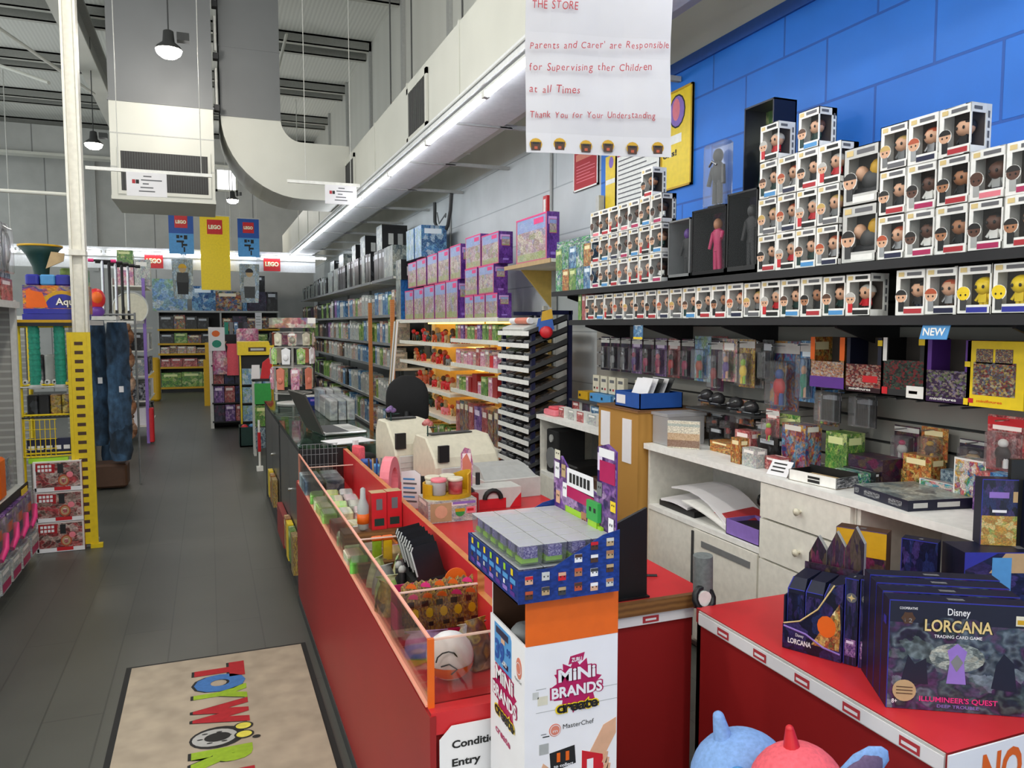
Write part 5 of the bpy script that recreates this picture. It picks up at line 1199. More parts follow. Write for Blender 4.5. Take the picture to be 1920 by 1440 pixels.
gf.box((hx - .012, by1 - .32, bz + .10), (hx - .002, by1 - .265, bz + .17), 'lime'); gf.box((hx - .014, by1 - .33, bz + .17), (hx - .002, by1 - .26, bz + .225), 'green'); gf.box((hx - .0145, by1 - .318, bz + .195), (hx - .013, by1 - .305, bz + .208), 'ink'); gf.box((hx - .0145, by1 - .29, bz + .195), (hx - .013, by1 - .277, bz + .208), 'ink'); gf.box((hx - .011, by1 - .345, bz + .12), (hx - .002, by1 - .325, bz + .16), 'lime')
thing('counter_display', 'blue and purple counter display tray with a tall printed side card on the orange stand', 'display box', m, SP(0, 0, 0), scale=(KS,) * 3, parts=[('printed_block', ic), ('side_print', sp), ('header_card', hd, [('printed_block', gf)])])
# clear cups: two layers of four by six
cup = MB(); w, d, h = .068, .062, .052
cup.loft([[(sx * w / 2 * s_, sy * d / 2 * s_, z) for sx, sy in ((-1, -1), (1, -1), (1, 1), (-1, 1))] for s_, z in ((.92, 0), (1, h * .92), (1, h))], 'cupclear', top='lidclear')
for sx in (-1, 1): cup.box((sx * w / 2 * .985, -d / 2, h - .0012), (sx * w / 2, d / 2, h + .0004), 'palegrey')
for sy in (-1, 1): cup.box((-w / 2, sy * d / 2 * .985, h - .0012), (w / 2, sy * d / 2, h + .0004), 'palegrey')
CUP = cup.data('clear_cup')
cb = MB(); cb.box((-.024, -.022, .002), (.024, .022, .014), 'lime'); CB = cb.data('base')
pt = MB(); pt.box((-.02, -.028, .016), (.02, .018, .046), 'print_dotpurple'); PT = pt.data('packet')
for lay in range(2):
    for iy in range(6):
        for ix in range(4):
            thing('clear_cup', 'clear cup with a dotted purple packet, %s layer, %s row back, %s across' % (('lower', 'top')[lay], nth(iy), nth(ix)), 'toy cup', CUP, SP(bx0 + .042 + ix * .071, by0 + .042 + iy * .0655, bz + .038 + lay * .061), scale=(KS,) * 3,
                  group='clear cups in the blue tray', parts=[('green_base', CB), ('packet', PT)])
m = MB(); m.loft([[(1.14, y, .756), (1.325, y, .756), (1.322, y, 1.055), (1.14, y, .985)] for y in (2.16, 2.172)], 'black'); m.box((1.12, 2.15, .756), (1.33, 2.22, .762), 'black')
thing('black_panel', 'black upright card panel standing on the red flap behind the blue tray', 'panel', m, rz=0)

# ------------------------------------------------------------------ navy game boxes on the side counter
def gbox(name, label, x, y, rz, w, h, d, face, side, z=.746, deco=None, lean=0, parts=()):
    m = MB(); m.box((-w / 2, 0, 0), (w / 2, d, h), side, ym=face)
    m.box((-w / 2, -.0008, 0), (-w / 2 + .002, 0, h), 'royal'); m.box((-w / 2, -.0008, h - .002), (w / 2, .0, h + .0006), 'royal'); m.quad((-w * .06, d * .3, h), XR, YR, w * .12, d * .3, 'inkgrey', .0006)
    if deco: deco(m, w, h, d)
    return thing(name, label, 'game', m, (x, y, z), (lean, 0, rz), parts=parts)
def quest(m, w, h, d):
    m.prism([(-w * .5, h * .80), (-w * .2, h * .80), (-w * .12, h * .86), (w * .12, h * .86), (w * .2, h * .80), (w * .5, h * .80), (w * .5, h), (-w * .5, h)], (0, 0, 0), XR, ZU, .0006, 'deepnavy')
    m.text('Disney', h * .09, (0, 0, h * .885), XR, ZU, 'paperwhite', .01, 'c', width=w * .16)
    m.text('LORCANA', h * .15, (0, 0, h * .735), XR, ZU, 'ink', .05, 'c', width=w * .50, lift=.0014); m.text('LORCANA', h * .15, (0, 0, h * .735), XR, ZU, 'gold', .02, 'c', width=w * .48, lift=.002)
    m.text('TRADING CARD GAME', h * .04, (0, 0, h * .675), XR, ZU, 'paperwhite', .01, 'c', width=w * .34)
    m.prism(star(0, 0, h * .05, h * .062, 6), (-w * .36, 0, h * .84), XR, ZU, .0012, 'brown'); m.text('COOPERATIVE', h * .03, (-w * .36, 0, h * .92), XR, ZU, 'paperwhite', .01, 'c', width=w * .13); m.text('1-2', h * .055, (-w * .36, 0, h * .80), XR, ZU, 'paperwhite', .02, 'c', width=w * .055)
    m.prism([(h * .1 * math.cos(k * .3142), h * .1 * math.sin(k * .3142)) for k in range(20)], (-w * .37, 0, h * .17), XR, ZU, .0012, 'tan')
    for k in range(3): m.quad((-w * .43, 0, h * (.14 + .03 * k)), XR, ZU, w * .12, h * .008, 'brown', .0022)
    m.text("ILLUMINEER'S QUEST", h * .065, (w * .02, 0, h * .085), XR, ZU, 'hotpink', .02, 'c', width=w * .56); m.text('DEEP TROUBLE', h * .04, (w * .02, 0, h * .035), XR, ZU, 'lilac', .01, 'c', width=w * .3); m.text('8+', h * .055, (-w * .46, 0, h * .05), XR, ZU, 'paperwhite', .02, width=w * .04)
    m.quad((w * .40, 0, h * .82), XR, ZU, w * .08, h * .09, 'cream', .0012); m.quad((w * .41, 0, h * .835), XR, ZU, w * .06, h * .04, 'mustard', .0018)
    # generic painted scene: two dark figures on a pale glow
    m.prism([(.2 * w * math.cos(k * .3927), .13 * h * math.sin(k * .3927)) for k in range(16)], (0, 0, h * .50), XR, ZU, .0004, 'print_space')
    m.prism([(-.07 * w, -.2 * h), (.07 * w, -.2 * h), (.05 * w, 0), (.07 * w, .1 * h), (0, .17 * h), (-.07 * w, .1 * h), (-.05 * w, 0)], (0, 0, h * .46), XR, ZU, .0008, 'lilac'); m.prism([(-.045 * w, 0), (0, -.09 * h), (.045 * w, 0), (0, .07 * h)], (0, 0, h * .46), XR, ZU, .0012, 'steel')
    m.prism([(-.10 * w, -.12 * h), (.10 * w, -.12 * h), (.08 * w, .12 * h), (0, .06 * h), (-.05 * w, .14 * h)], (-w * .30, 0, h * .36), XR, ZU, .0008, 'deepnavy'); m.prism([(-.08 * w, -.12 * h), (.10 * w, -.14 * h), (.07 * w, .12 * h), (.0, .2 * h), (-.05 * w, .10 * h)], (w * .33, 0, h * .36), XR, ZU, .0008, 'deepnavy')
    # navy spine print on the -X end
    m.quad((-w / 2, d * .5 + .01, h * .75), YL, ZU, .02, .02, 'royal', .001)
ang = math.atan2(-.155, .262)
qd = .052
for k in range(4):
    dx, dy = -math.sin(ang) * 0 + math.sin(-ang) * qd * k * 1.0, math.cos(ang) * qd * k
    gbox('game_box', ('dark navy quest game box, front one of the upright row of four', 'dark navy quest game box directly behind the front one', 'dark navy quest game box, third of the upright row', 'dark navy quest game box, rearmost of the upright row')[k],
         1.604 + dx * .999 + k * .0, 1.25 + dy, ang, .304, .262 + .003 * k, qd - .005, 'print_quest', 'deepnavy', deco=quest if k == 0 else None)
# thin navy boxes standing beside them and the open case
def roundel(m, w, h, d):
    m.prism([(.013 * math.cos(k * .4488), .013 * math.sin(k * .4488)) for k in range(14)], (0, 0, h * .78), XR, ZU, .0008, 'inkgrey'); m.prism(star(0, 0, .004, .010, 4), (0, 0, h * .78), XR, ZU, .0014, 'gold'); m.quad((-w * .4, 0, h * .1), XR, ZU, w * .8, h * .2, 'print_purple', .0006)
a2 = rad(-62)
for k, (x, y) in enumerate(((1.569, 1.535), (1.587, 1.501))):
    gbox('game_box', ('thin navy boxed set standing on end beside the open case', 'thin navy boxed set standing between its twin and the quest boxes')[k], x, y, a2, .034, .235 + .004 * k, .05, 'print_navy', 'deepnavy', deco=roundel)
# open display case
m = MB(); w, h, d = .16, .20, .16
pf = [(-w / 2, 0), (w / 2, 0), (w / 2, .215), (w * .36, .205), (w * .1, .13), (-w * .2, .085), (-w / 2, .07)]
m.prism(pf, (0, 0, 0), XR, ZU, .004, 'print_navy', 'royal'); m.box((-w / 2, 0, 0), (w / 2, d, .004), 'deepnavy'); m.box((-w / 2, 0, 0), (-w / 2 + .004, d, .15), 'deepnavy'); m.box((w / 2 - .004, 0, 0), (w / 2, d, .215), 'deepnavy'); m.box((-w / 2, d - .004, 0), (w / 2, d, .21), 'print_gothic', yp='deepnavy')
m.text('LORCANA', .02, (-w * .2, -.004, .02), XR, ZU, 'paperwhite', .03, 'c', width=w * .40); m.text('Disney', .012, (-w * .2, -.004, .042), XR, ZU, 'paperwhite', .01, 'c', width=w * .14)
m.prism([(0, 0), (w * .45, .13), (w * .48, .06), (w * .46, .0)], (.0, -.004, .03), XR, ZU, .0012, 'print_warm'); m.prism([(.025 * math.cos(k * .52), .03 * math.sin(k * .52)) for k in range(12)], (w * .25, -.005, .09), XR, ZU, .0012, 'orange')
m.tube([(-w * .48, -.005, .072), (-w * .2, -.005, .088), (w * .1, -.005, .133), (w * .36, -.005, .208)], .0022, 'gold', 5); m.tube([(-w * .48, -.005, .065), (-w * .1, -.005, .055), (w * .2, -.005, .03), (w * .48, -.005, .022)], .003, 'lilac', 5)
thing('display_case', 'navy open display case with an orange picture at the far corner of the side counter', 'display box', m, (1.522, 1.624, .746), rad(-62))
for k in range(3):
    m = MB(); w, h, d = .046, .19, .13
    m.loft([[(-w / 2, 0, 0), (w / 2, 0, 0), (w / 2, d, 0), (-w / 2, d, 0)], [(-w / 2, 0, h * .86), (w / 2, 0, h * .86), (w / 2, d, h * .86), (-w / 2, d, h * .86)], [(-w / 2 + .004, .03, h), (w / 2 - .004, .03, h), (w / 2, d, h), (-w / 2, d, h)]], 'deepnavy', True)
    m.quad((-w / 2, .0, h * .1), XR, ZU, w, h * .7, 'print_navy', .001); m.tube([(-w / 2, 0, 0), (-w / 2, 0, h * .86), (-w / 2 + .004, .03, h)], .0016, 'royal', 4); m.tube([(-w / 2, 0, h * .86), (w / 2, 0, h * .86)], .0016, 'royal', 4)
    dx = (-.05 + k * .05)
    a_ = rad(-62)
    x = 1.522 + math.cos(a_) * dx - math.sin(a_) * .012; y = 1.624 + math.sin(a_) * dx + math.cos(a_) * .012
    thing('card_pack', 'dark navy card box in the open case, %s from its low end' % nth(k), 'card box', m, (x, y, .751), a_)
for k in range(3):
    m = MB(); w = .05; m.prism([(-w / 2, 0), (w / 2, 0), (w / 2, .16), (0, .185), (-w / 2, .15)], (0, 0, 0), XR, ZU, .02, 'print_gothic', 'lightgrey')
    a_ = rad(-62); dx = -.05 + k * .052
    x = 1.522 + math.cos(a_) * dx - math.sin(a_) * .17; y = 1.624 + math.sin(a_) * dx + math.cos(a_) * .17
    thing('booster_pack', 'tall plum card pack standing behind the navy case, %s from the far side' % nth(k), 'card pack', m, (x + .02, y + .01, .746), (0, 0, a_), scale=(1, 1, 1.55 + .12 * k))
# brown and olive boxes behind, then the large navy box and gold packs
gbox('game_box', 'tall olive topped box standing behind the quest boxes', 1.90, 1.83, rad(-60), .15, .26, .06, 'print_gothic', 'brown', deco=lambda m, w, h, d: (m.quad((-w * .5, 0, h * .68), XR, ZU, w, h * .32, 'mustard', .0008), m.quad((-w * .2, 0, h * .8), XR, ZU, w * .3, h * .05, 'ink', .0014)))
gbox('game_box', 'dark blue tall box leaning by the olive topped box', 2.0, 1.70, rad(-60), .10, .25, .05, 'print_navy', 'deepnavy')
def bigbox(m, w, h, d):
    m.prism([(-w * .5, h * .72), (-w * .25, h), (-w * .5, h)], (0, 0, 0), XR, ZU, .0006, 'royal'); m.prism([(-w * .2, h), (w * .5, h), (w * .5, h * .76), (w * .1, h * .76), (w * .02, h * .68), (-w * .32, h * .68)], (0, 0, 0), XR, ZU, .0006, 'tan')
    m.prism([(-w * .30, h * .36), (-w * .23, h * .42), (-w * .16, h * .36), (-w * .16, h * .92), (-w * .30, h * .92)], (0, 0, 0), XR, ZU, .0012, 'skyblue')
    m.text('LORCANA', h * .26, (-w * .06, 0, h * .40), XR, ZU, 'gold', .02, width=w * .60, lift=.002); m.text('TRADING CARD GAME', h * .07, (w * .05, 0, h * .28), XR, ZU, 'paperwhite', .01, width=w * .36)
    m.prism([(.02 * math.cos(k * .4488), .02 * math.sin(k * .4488)) for k in range(14)], (-w * .42, 0, h * .45), XR, ZU, .0008, 'gold'); m.prism([(.015 * math.cos(k * .4488), .015 * math.sin(k * .4488)) for k in range(14)], (-w * .42, 0, h * .45), XR, ZU, .0012, 'deepnavy'); m.prism(star(0, 0, .005, .013, 4), (-w * .42, 0, h * .45), XR, ZU, .0016, 'gold')
    m.quad((-w * .2, 0, h * .08), XR, ZU, w * .3, h * .05, 'paperwhite', .001)
gbox('game_box', 'large navy game box with a pale blue ribbon and gold lettering behind the quest boxes', 2.22, 1.50, rad(-22), .40, .19, .12, 'print_navy', 'deepnavy', z=.80, deco=bigbox)
m = MB(); m.box((2.06, 1.44, .746), (2.40, 1.66, .799), 'deepnavy'); thing('game_box', 'flat navy box lying under the large ribboned box', 'game', m)
def pk(m, w, h, d): m.quad((-w * .5, 0, 0), XR, ZU, w, h * .45, 'print_gold', .0008); m.quad((-w * .3, 0, h * .72), XR, ZU, w * .55, h * .09, 'lilac', .0014); m.quad((w * .36, 0, h * .66), XR, ZU, w * .13, h * .16, 'tan', .0014); m.quad((-w * .2, 0, h * .5), XR, ZU, w * .4, h * .04, 'paperwhite', .0014)
for k, (x, y) in enumerate(((2.19, 1.59), (2.27, 1.50))):
    gbox('card_pack_box', ('navy and gold card pack box on the large navy box', 'second navy and gold card pack box, nearer the frame edge')[k], x, y, rad(-30), .10, .20, .05, 'print_navy', 'deepnavy', z=.991, deco=pk)
m = MB(); m.box((-.03, 0, 0), (.03, .02, .26), 'black'); thing('black_panel', 'narrow black upright between the two gold card pack boxes', 'panel', m, (2.245, 1.565, .991), rad(-30))

# ------------------------------------------------------------------ plush heads in a wire basket
m = MB(); zc = .70
m.ball((0, 0, .105), (.105, .085, .10), 'plushblue', 24, 16)
hn = MB()
for x, y, dx, r_ in ((-.04, -.0, -.01, .020), ): hn.cyl((x, y, .19), (x + dx, y, .235), r_, 'plushblue', .012, n=12); hn.ball((x + dx, y, .235), .012, 'plushblue', 10, 8)
bd = MB(); bd.ball((0, .02, -.06), (.09, .08, .13), 'plushblue', 16, 10)
ey = MB(); ey.ball((-.03, -.070, .150), (.022, .014, .018), 'skyblue', 12, 8)
for s_ in (-1, 1): ey.ball((s_ * .045 - .0, -.078, .10), (.010, .006, .012), 'ink', 10, 6)
thing('plush_toy', 'blue plush toy with a small horn in the basket below the counter', 'plush toy', m, (1.005, 1.26, zc - .09), rad(-20), parts=[('horn', hn), ('body', bd), ('eyes', ey)])
m = MB(); m.ball((0, 0, .09), (.092, .08, .095), 'plushpink', 24, 16)
hn = MB(); hn.cyl((-.012, 0, .17), (-.018, 0, .215), .018, 'red', .008, n=12); hn.ball((-.018, 0, .215), .008, 'red', 10, 8)
ey = MB(); ey.ball((-.035, -.055, .142), (.010, .010, .014), 'brown', 10, 8); ey.ball((.035, -.055, .142), (.010, .010, .014), 'brown', 10, 8)
bd = MB(); bd.ball((0, .02, -.06), (.08, .07, .12), 'plushpink', 16, 10)
thing('plush_toy', 'coral pink plush toy with a red horn in front of the blue one', 'plush toy', m, (1.012, 1.105, zc - .020), rad(-20), parts=[('horn', hn), ('body', bd), ('eyes', ey)])
m = MB()
m.loft([[(x + .028 * w_ * math.cos(2 * math.pi * k / 12) * .9, -.0 + .012 * w_ * math.sin(2 * math.pi * k / 12), z + .012 * math.cos(2 * math.pi * k / 12) * w_ * -1.4) for k in range(12)] for x, z, w_ in ((0, 0, .5), (.03, .02, .9), (.07, .05, 1.1), (.105, .085, 1.2), (.13, .108, .9), (.142, .118, .3))], 'plushblue', True, True)
m2 = MB(); m2.loft([[(x + .02 * w_ * math.cos(2 * math.pi * k / 12), -.008 + .008 * w_ * math.sin(2 * math.pi * k / 12), z + .01 * math.cos(2 * math.pi * k / 12) * w_ * -1.4) for k in range(12)] for x, z, w_ in ((.02, .01, .6), (.05, .035, 1), (.085, .068, 1.15), (.115, .095, 1.0), (.13, .107, .3))], 'plushviolet', True, True)
hd_ = MB(); hd_.ball((-.03, .02, -.05), (.07, .06, .06), 'plushblue', 16, 10)
thing('plush_toy', 'plush toy lying with one long blue and violet ear raised beside the pink one', 'plush toy', m, (1.163, 1.215, zc - .053), rad(-20), parts=[('ear_lining', m2), ('head', hd_)])
m = MB()
bx = [(.80, 1.06), (1.34, 1.06), (1.34, 1.40), (.80, 1.40)]
for z in (.18, .38, .56): m.tube([(x, y, z) for x, y in bx], .004 if z < .5 else .006, 'white', 6, closed=True)
for i in range(4):
    a_, b_ = V3((*bx[i], 0)), V3((*bx[(i + 1) % 4], 0))
    for k in range(10):
        p = a_.lerp(b_, k / 10); m.cyl((p.x, p.y, .18), (p.x, p.y, .56), .002, 'white', n=5)
lgm = []
for x, y in bx:
    q = MB(); q.cyl((x, y, 0), (x, y, .56), .007, 'white', n=8); lgm.append(('leg', q))
fl = MB(); fl.box((.80, 1.06, .18), (1.34, 1.40, .185), 'white'); lgm.append(('floor_panel', fl))
thing('wire_basket', 'white wire basket stand of plush toys in front of the side counter', 'basket', m, parts=lgm)
m = MB(); m.rbox((.83, 1.22, .186), (1.32, 1.38, .42), .05, 'plushviolet'); thing('plush_toy', 'violet plush filling the lower part of the wire basket', 'plush toy', m)
m = MB(); m.rbox((.83, 1.08, .186), (1.32, 1.21, .40), .05, 'plushblue'); thing('plush_toy', 'blue plush filling the front of the wire basket', 'plush toy', m)
m = MB(); m.ball((0, 0, 0), (.03, .03, .03), 'navy', 12, 8); m.ball((0, -.02, .02), (.012, .012, .012), 'white', 8, 6); thing('plush_toy', 'tiny navy plush peeping over the far rim of the wire basket', 'plush toy', m, (.86, 1.30, .60))

# ------------------------------------------------------------------ handwritten sign and signs on the wall
ax, ay, bx_, by_ = 1.112, 2.70, 1.658, 2.585
rt = V3((bx_ - ax, by_ - ay, 0)); Wd = rt.length; rt.normalize()
z0, z1 = 2.285, 3.02
nrm = rt.cross(ZU)
m = MB()
rr = []
for k in range(11):
    z = z0 + (z1 - z0) * k / 10; bow = .010 * math.sin(k * .9) + (.018 if k == 0 else 0)
    rr.append([tuple(V3((ax, ay, z)) + rt * (Wd * q / 6) + nrm * (bow + .006 * math.sin(q * 1.3))) for q in range(7)])
back = [[tuple(V3(p) - nrm * .002) for p in r_] for r_ in rr]
for k in range(10):
    for q in range(6):
        m.face([rr[k][q], rr[k][q + 1], rr[k + 1][q + 1], rr[k + 1][q]], 'signpaper'); m.face([back[k][q + 1], back[k][q], back[k + 1][q], back[k + 1][q + 1]], 'signpaper')
LINES = []; RS = random.Random(3)
def hand(line, x, z, size, slope, width):
    tx = MB(); LINES.append(('handwritten_line', tx)); tot = 0
    for ch in line: tot += .36 if ch == ' ' else (text_mesh(ch, .0)[3] - text_mesh(ch, .0)[2]) * .82 + .13
    kx = width / (tot * size); u = x
    for ch in line:
        if ch == ' ': u += size * .36 * kx; continue
        vs, fs, a0, a1, c0, c1 = text_mesh(ch, .0)
        jz = RS.uniform(-.06, .06) * size; sc = size * RS.uniform(.9, 1.08); sh = RS.uniform(.0, .16)
        o = V3((ax, ay, 0)) + nrm * .021
        tx.mesh([tuple(o + rt * (u + ((v.x - a0) * .82 + v.y * sh) * sc * kx) + ZU * (z + jz + slope * u + v.y * sc)) for v in vs], fs, 'inkred')
        u += ((a1 - a0) * .82 + .13) * size * kx
S = 1.0
hand('THE STORE', .02, 2.800, .040, .03, .175)
hand("Parents and Carer' are Responsible", .012, 2.655, .036, .06, .535)
hand('for Supervising ther Children', .01, 2.578, .038, .05, .47)
hand('at all Times', .01, 2.500, .038, .03, .195)
hand('Thank You for Your Understanding', .012, 2.410, .033, .035, .485)
stk = []
for k, x in enumerate((.035, .125, .225, .31, .405, .505)):
    g = MB(); o = V3((ax, ay, 2.315 + .004 * (k % 2))) + rt * x + nrm * .02
    g.prism([(.024 * math.cos(t * .5236), .022 * math.sin(t * .5236)) for t in range(12)], o, rt, ZU, .001, 'mustard'); g.prism([(-.017, -.022), (.017, -.022), (.02, .008), (-.02, .008)], o, rt, ZU, .0016, 'brown'); g.prism([(-.012, .0), (.012, .0), (.012, .008), (-.012, .008)], o, rt, ZU, .0022, 'ink'); g.quad(o + rt * -.006 + ZU * -.018, rt, ZU, .012, .01, 'hairred', .0026)
    stk.append(('sticker', g))
wr = MB(); wr.cyl(V3((ax, ay, z1)) + rt * .05, V3((ax, ay, 6.2)) + rt * .05, .0015, 'palegrey', n=5); wr.cyl(V3((ax, ay, z1)) + rt * (Wd - .05), V3((ax, ay, 6.2)) + rt * (Wd - .05), .0015, 'palegrey', n=5)
thing('hanging_paper_sign', 'large hanging white paper sign handwritten in red marker', 'sign', m, parts=LINES + stk + [('wire', wr)])
def wallsign(name, label, y, z, w, h, mt, deco=None, frame=None, x=2.735):
    m = MB(); m.box((-w / 2, 0, 0), (w / 2, .012, h), mt)
    if frame:
        for p, q in (((-w / 2, -.004, 0), (w / 2, .013, .012)), ((-w / 2, -.004, h - .012), (w / 2, .013, h)), ((-w / 2, -.004, 0), (-w / 2 + .012, .013, h)), ((w / 2 - .012, -.004, 0), (w / 2, .013, h))): m.box(p, q, frame)
    if deco: deco(m, w, h)
    thing(name, label, 'sign', m, (x, y, z), FACE_LEFT)
def lines(m, w, h, mt, zs, x0=-.38, x1=.38):
    for k, z in enumerate(zs): m.quad((x0 * w, 0, z * h), XR, ZU, (x1 - x0) * w * (1 - .25 * (k % 3 == 2)), h * .018, mt, .001)
wallsign('wall_sign', 'red notice in a white frame on the pale wall', 5.43, 2.70, .41, .32, 'inkred', lambda m, w, h: (lines(m, w, h, 'pink', [.2 + .075 * k for k in range(6)]), m.quad((-w * .4, 0, h * .72), XR, ZU, w * .8, h * .16, 'coral', .001)), 'white')
def yl(m, w, h): m.prism([(w * .26 * math.cos(k * .4488), w * .3 * math.sin(k * .4488)) for k in range(14)], (.01, 0, h * .78), XR, ZU, .001, 'ink'); m.prism([(w * .23 * math.cos(k * .4488), w * .27 * math.sin(k * .4488)) for k in range(14)], (.01, 0, h * .78), XR, ZU, .0016, 'lilac'); m.prism([(w * .12 * math.cos(k * .4488), w * .2 * math.sin(k * .4488)) for k in range(14)], (.0, 0, h * .80), XR, ZU, .0022, 'pink'); m.quad((-w * .42, 0, h * .46), XR, ZU, w * .6, h * .09, 'white', .001); m.text('ons!', .05, (-w * .42, 0, h * .34), XR, ZU, 'ink', .03, width=w * .45)
wallsign('wall_sign', 'yellow framed board with a violet round badge on the blue wall', 4.19, 2.50, .34, .60, 'yellow', yl, 'mustard')
wallsign('wall_sign', 'narrow yellow board beside the white notice on the blue wall', 5.02, 2.45, .17, .42, 'yellow', lambda m, w, h: (m.prism([(w * .2 * math.cos(k * .4488), w * .24 * math.sin(k * .4488)) for k in range(14)], (.0, 0, h * .88), XR, ZU, .001, 'lilac'), m.quad((-w * .45, 0, h * .52), XR, ZU, w * .8, h * .08, 'white', .001)))
def wn(m, w, h):
    lines(m, w, h, 'inkgrey', [.12 + .07 * k for k in range(11)], -.42, .42)
    m.quad((-w * .45, 0, h * .9), XR, ZU, w * .22, h * .08, 'magenta', .001)
wallsign('wall_sign', 'white printed notice with small grey lines on the blue wall', 4.66, 2.42, .60, .46, 'white', wn)
# fire call point, junction boxes and hanging cable on the pale wall
m = MB(); m.box((2.70, 6.08, 2.55), (2.748, 6.16, 2.75), 'red'); q = MB(); q.box((2.695, 6.10, 2.59), (2.70, 6.14, 2.72), 'white'); thing('alarm_plate', 'tall red fire plate with a white centre on the pale wall', 'fire sign', m, parts=[('plate', q)])
m = MB(); m.tube([(2.6, 9.2, 3.135), (2.6, 9.2, 2.9), (2.6, 9.05, 2.78), (2.6, 8.85, 2.7), (2.6, 8.65, 2.8), (2.6, 8.55, 2.95), (2.6, 8.5, 3.135)], .022, 'darkgrey', 8); m.tube([(2.6, 9.1, 3.0), (2.58, 8.95, 2.85), (2.62, 8.8, 2.95), (2.6, 8.75, 2.9)], .008, 'grey', 6)
thing('hanging_cable', 'thick dark cable hanging in a loop from the canopy over the doll boxes', 'cable', m)
# ------------------------------------------------------------------ on the staff counter
Z = .756
# jar stand
m = MB(); m.box((-.115, -.02, 0), (.115, .16, .10), 'print_pale'); 
m.quad((-.105, -.02, .005), XR, ZU, .10, .085, 'tan', .001); m.prism([(.03 * math.cos(k * .52), .03 * math.sin(k * .52)) for k in range(12)], (-.055, -.02, .05), XR, ZU, .002, 'skinlight'); m.prism([(.022 * math.cos(math.pi + k * .3927), .022 * math.sin(math.pi + k * .3927)) for k in range(9)], (.035, -.021, .045), XR, ZU, .0015, 'green'); m.quad((.012, -.0215, .045), XR, ZU, .046, .015, 'mustard', .001); m.quad((.0, -.02, .08), XR, ZU, .11, .012, 'lilac', .001); m.quad((.065, -.0205, .035), XR, ZU, .045, .03, 'pink', .001); m.quad((.07, -.0215, .045), XR, ZU, .03, .012, 'red', .001)
hold = MB()
hold.loft([[(a_ * .115, .07 + b_ * .085, z) for a_, b_ in [(math.cos(t * .314), math.sin(t * .314)) for t in range(20)]] for z in (.10, .118)], 'mustard')
for t0 in (-3, 3.2):
    pass
wall = MB()
arc = [(math.cos(rad(a_)), math.sin(rad(a_))) for a_ in range(-40, 221, 13)]
wall.loft([[(x * .115, .07 + y * .085, .118) for x, y in arc] + [(x * .108, .07 + y * .078, .118) for x, y in reversed(arc)], [(x * .115, .07 + y * .085, .118 + .05 + .05 * max(0, x)) for x, y in arc] + [(x * .108, .07 + y * .078, .118 + .05 + .05 * max(0, x)) for x, y in reversed(arc)]], 'mustard')
thing('jar_stand', 'printed carton stand with a yellow curved holder of small jars on the staff counter', 'stand', m, (1.015, 3.35, Z), parts=[('holder', hold, [('holder_wall', wall)])])
for k, (x, y, a_, b_, nm) in enumerate(((.965, 3.385, 'pink', 'lightgrey', 'pink topped white'), (1.045, 3.385, 'print_red', 'cream', 'red printed'), (.955, 3.455, 'cream', 'tan', 'tan'), (1.03, 3.465, 'print_jars', 'cream', 'cream printed'))):
    m = MB(); m.lathe([(.03, 0), (.033, .004), (.033, .055), (.03, .062)], (0, 0, 0), b_ if k == 0 else a_, 16)
    l = MB(); l.lathe([(.036, .062), (.037, .066), (.037, .072), (.034, .075)], (0, 0, 0), ('pink' if k == 0 else 'cream'), 16)
    thing('small_jar', nm + ' jar with a pale lid in the yellow holder', 'jar', m, (x, y, Z + .1185), parts=[('lid', l)])
m = MB(); m.prism([(-.03, 0), (.03, 0), (.028, .08), (.034, .11), (.02, .15), (-.01, .155), (-.03, .14)], (0, 0, 0), XR, ZU, .003, 'print_pink'); m.prism([(-.022, .085), (.022, .085), (.025, .11), (0, .14), (-.022, .125)], (0, -.003, 0), XR, ZU, .001, 'coral'); m.box((-.03, -.01, 0), (.03, .02, .004), 'cream')
thing('standee_card', 'tall pink cut-out card standing behind the yellow jar holder', 'card', m, (1.17, 3.60, Z), scale=(1, 1, 1.9))
m = MB(); m.cyl((0, .0, 0), (0, 0, .16), .012, 'dark', n=8); m.box((-.03, -.03, 0), (.03, .03, .008), 'dark'); thing('pole_base', 'short dark post beside the jar stand', 'post', m, (1.235, 3.62, Z))
# pink tape roll, white price stand, pens
m = MB()
n = 24
m.loft([[(rr_ * math.cos(2 * math.pi * k / n), y, .075 + rr_ * math.sin(2 * math.pi * k / n)) for k in range(n)] for rr_, y in ((.045, -.03), (.075, -.03), (.075, .03), (.045, .03), (.045, -.03))], 'pink', False, False)
thing('tape_ring', 'wide pink ring standing on edge next to the red boxes', 'ring', m, (.80, 3.66, Z), rad(55), scale=(1, .8, 1.75))
m = MB(); m.prism([(-.05, 0), (.05, 0), (.05, .17), (.02, .19), (-.05, .18)], (0, 0, 0), XR, ZU, .004, 'paperwhite', 'darkgrey'); m.prism([(-.05, 0), (.05, 0), (.05, .15), (-.05, .15)], (.012, .06, 0), XR, ZU, .004, 'darkgrey')
for k in range(6): m.quad((-.04, -.0045, .03 + .022 * k), XR, ZU, .07 - .01 * (k % 2), .009, 'skyblue' if k % 2 else 'inkgrey', .001)
thing('counter_card', 'white printed card stand leaning on the staff counter', 'card', m, (.905, 3.66, Z), rad(-35))
m = MB(); m.rbox((-.04, -.03, 0), (.04, .03, .12), .01, 'navy'); q = MB()
for k in range(4): q.cyl((-.025 + k * .017, 0, .1), (-.03 + k * .022, .01, .2), .005, ('brown', 'tan', 'blue', 'grey')[k], n=6)
thing('pen_holder', 'navy pen holder with brown and blue pens past the pink ring', 'holder', m, (.79, 3.98, Z), parts=[('pens', q)])
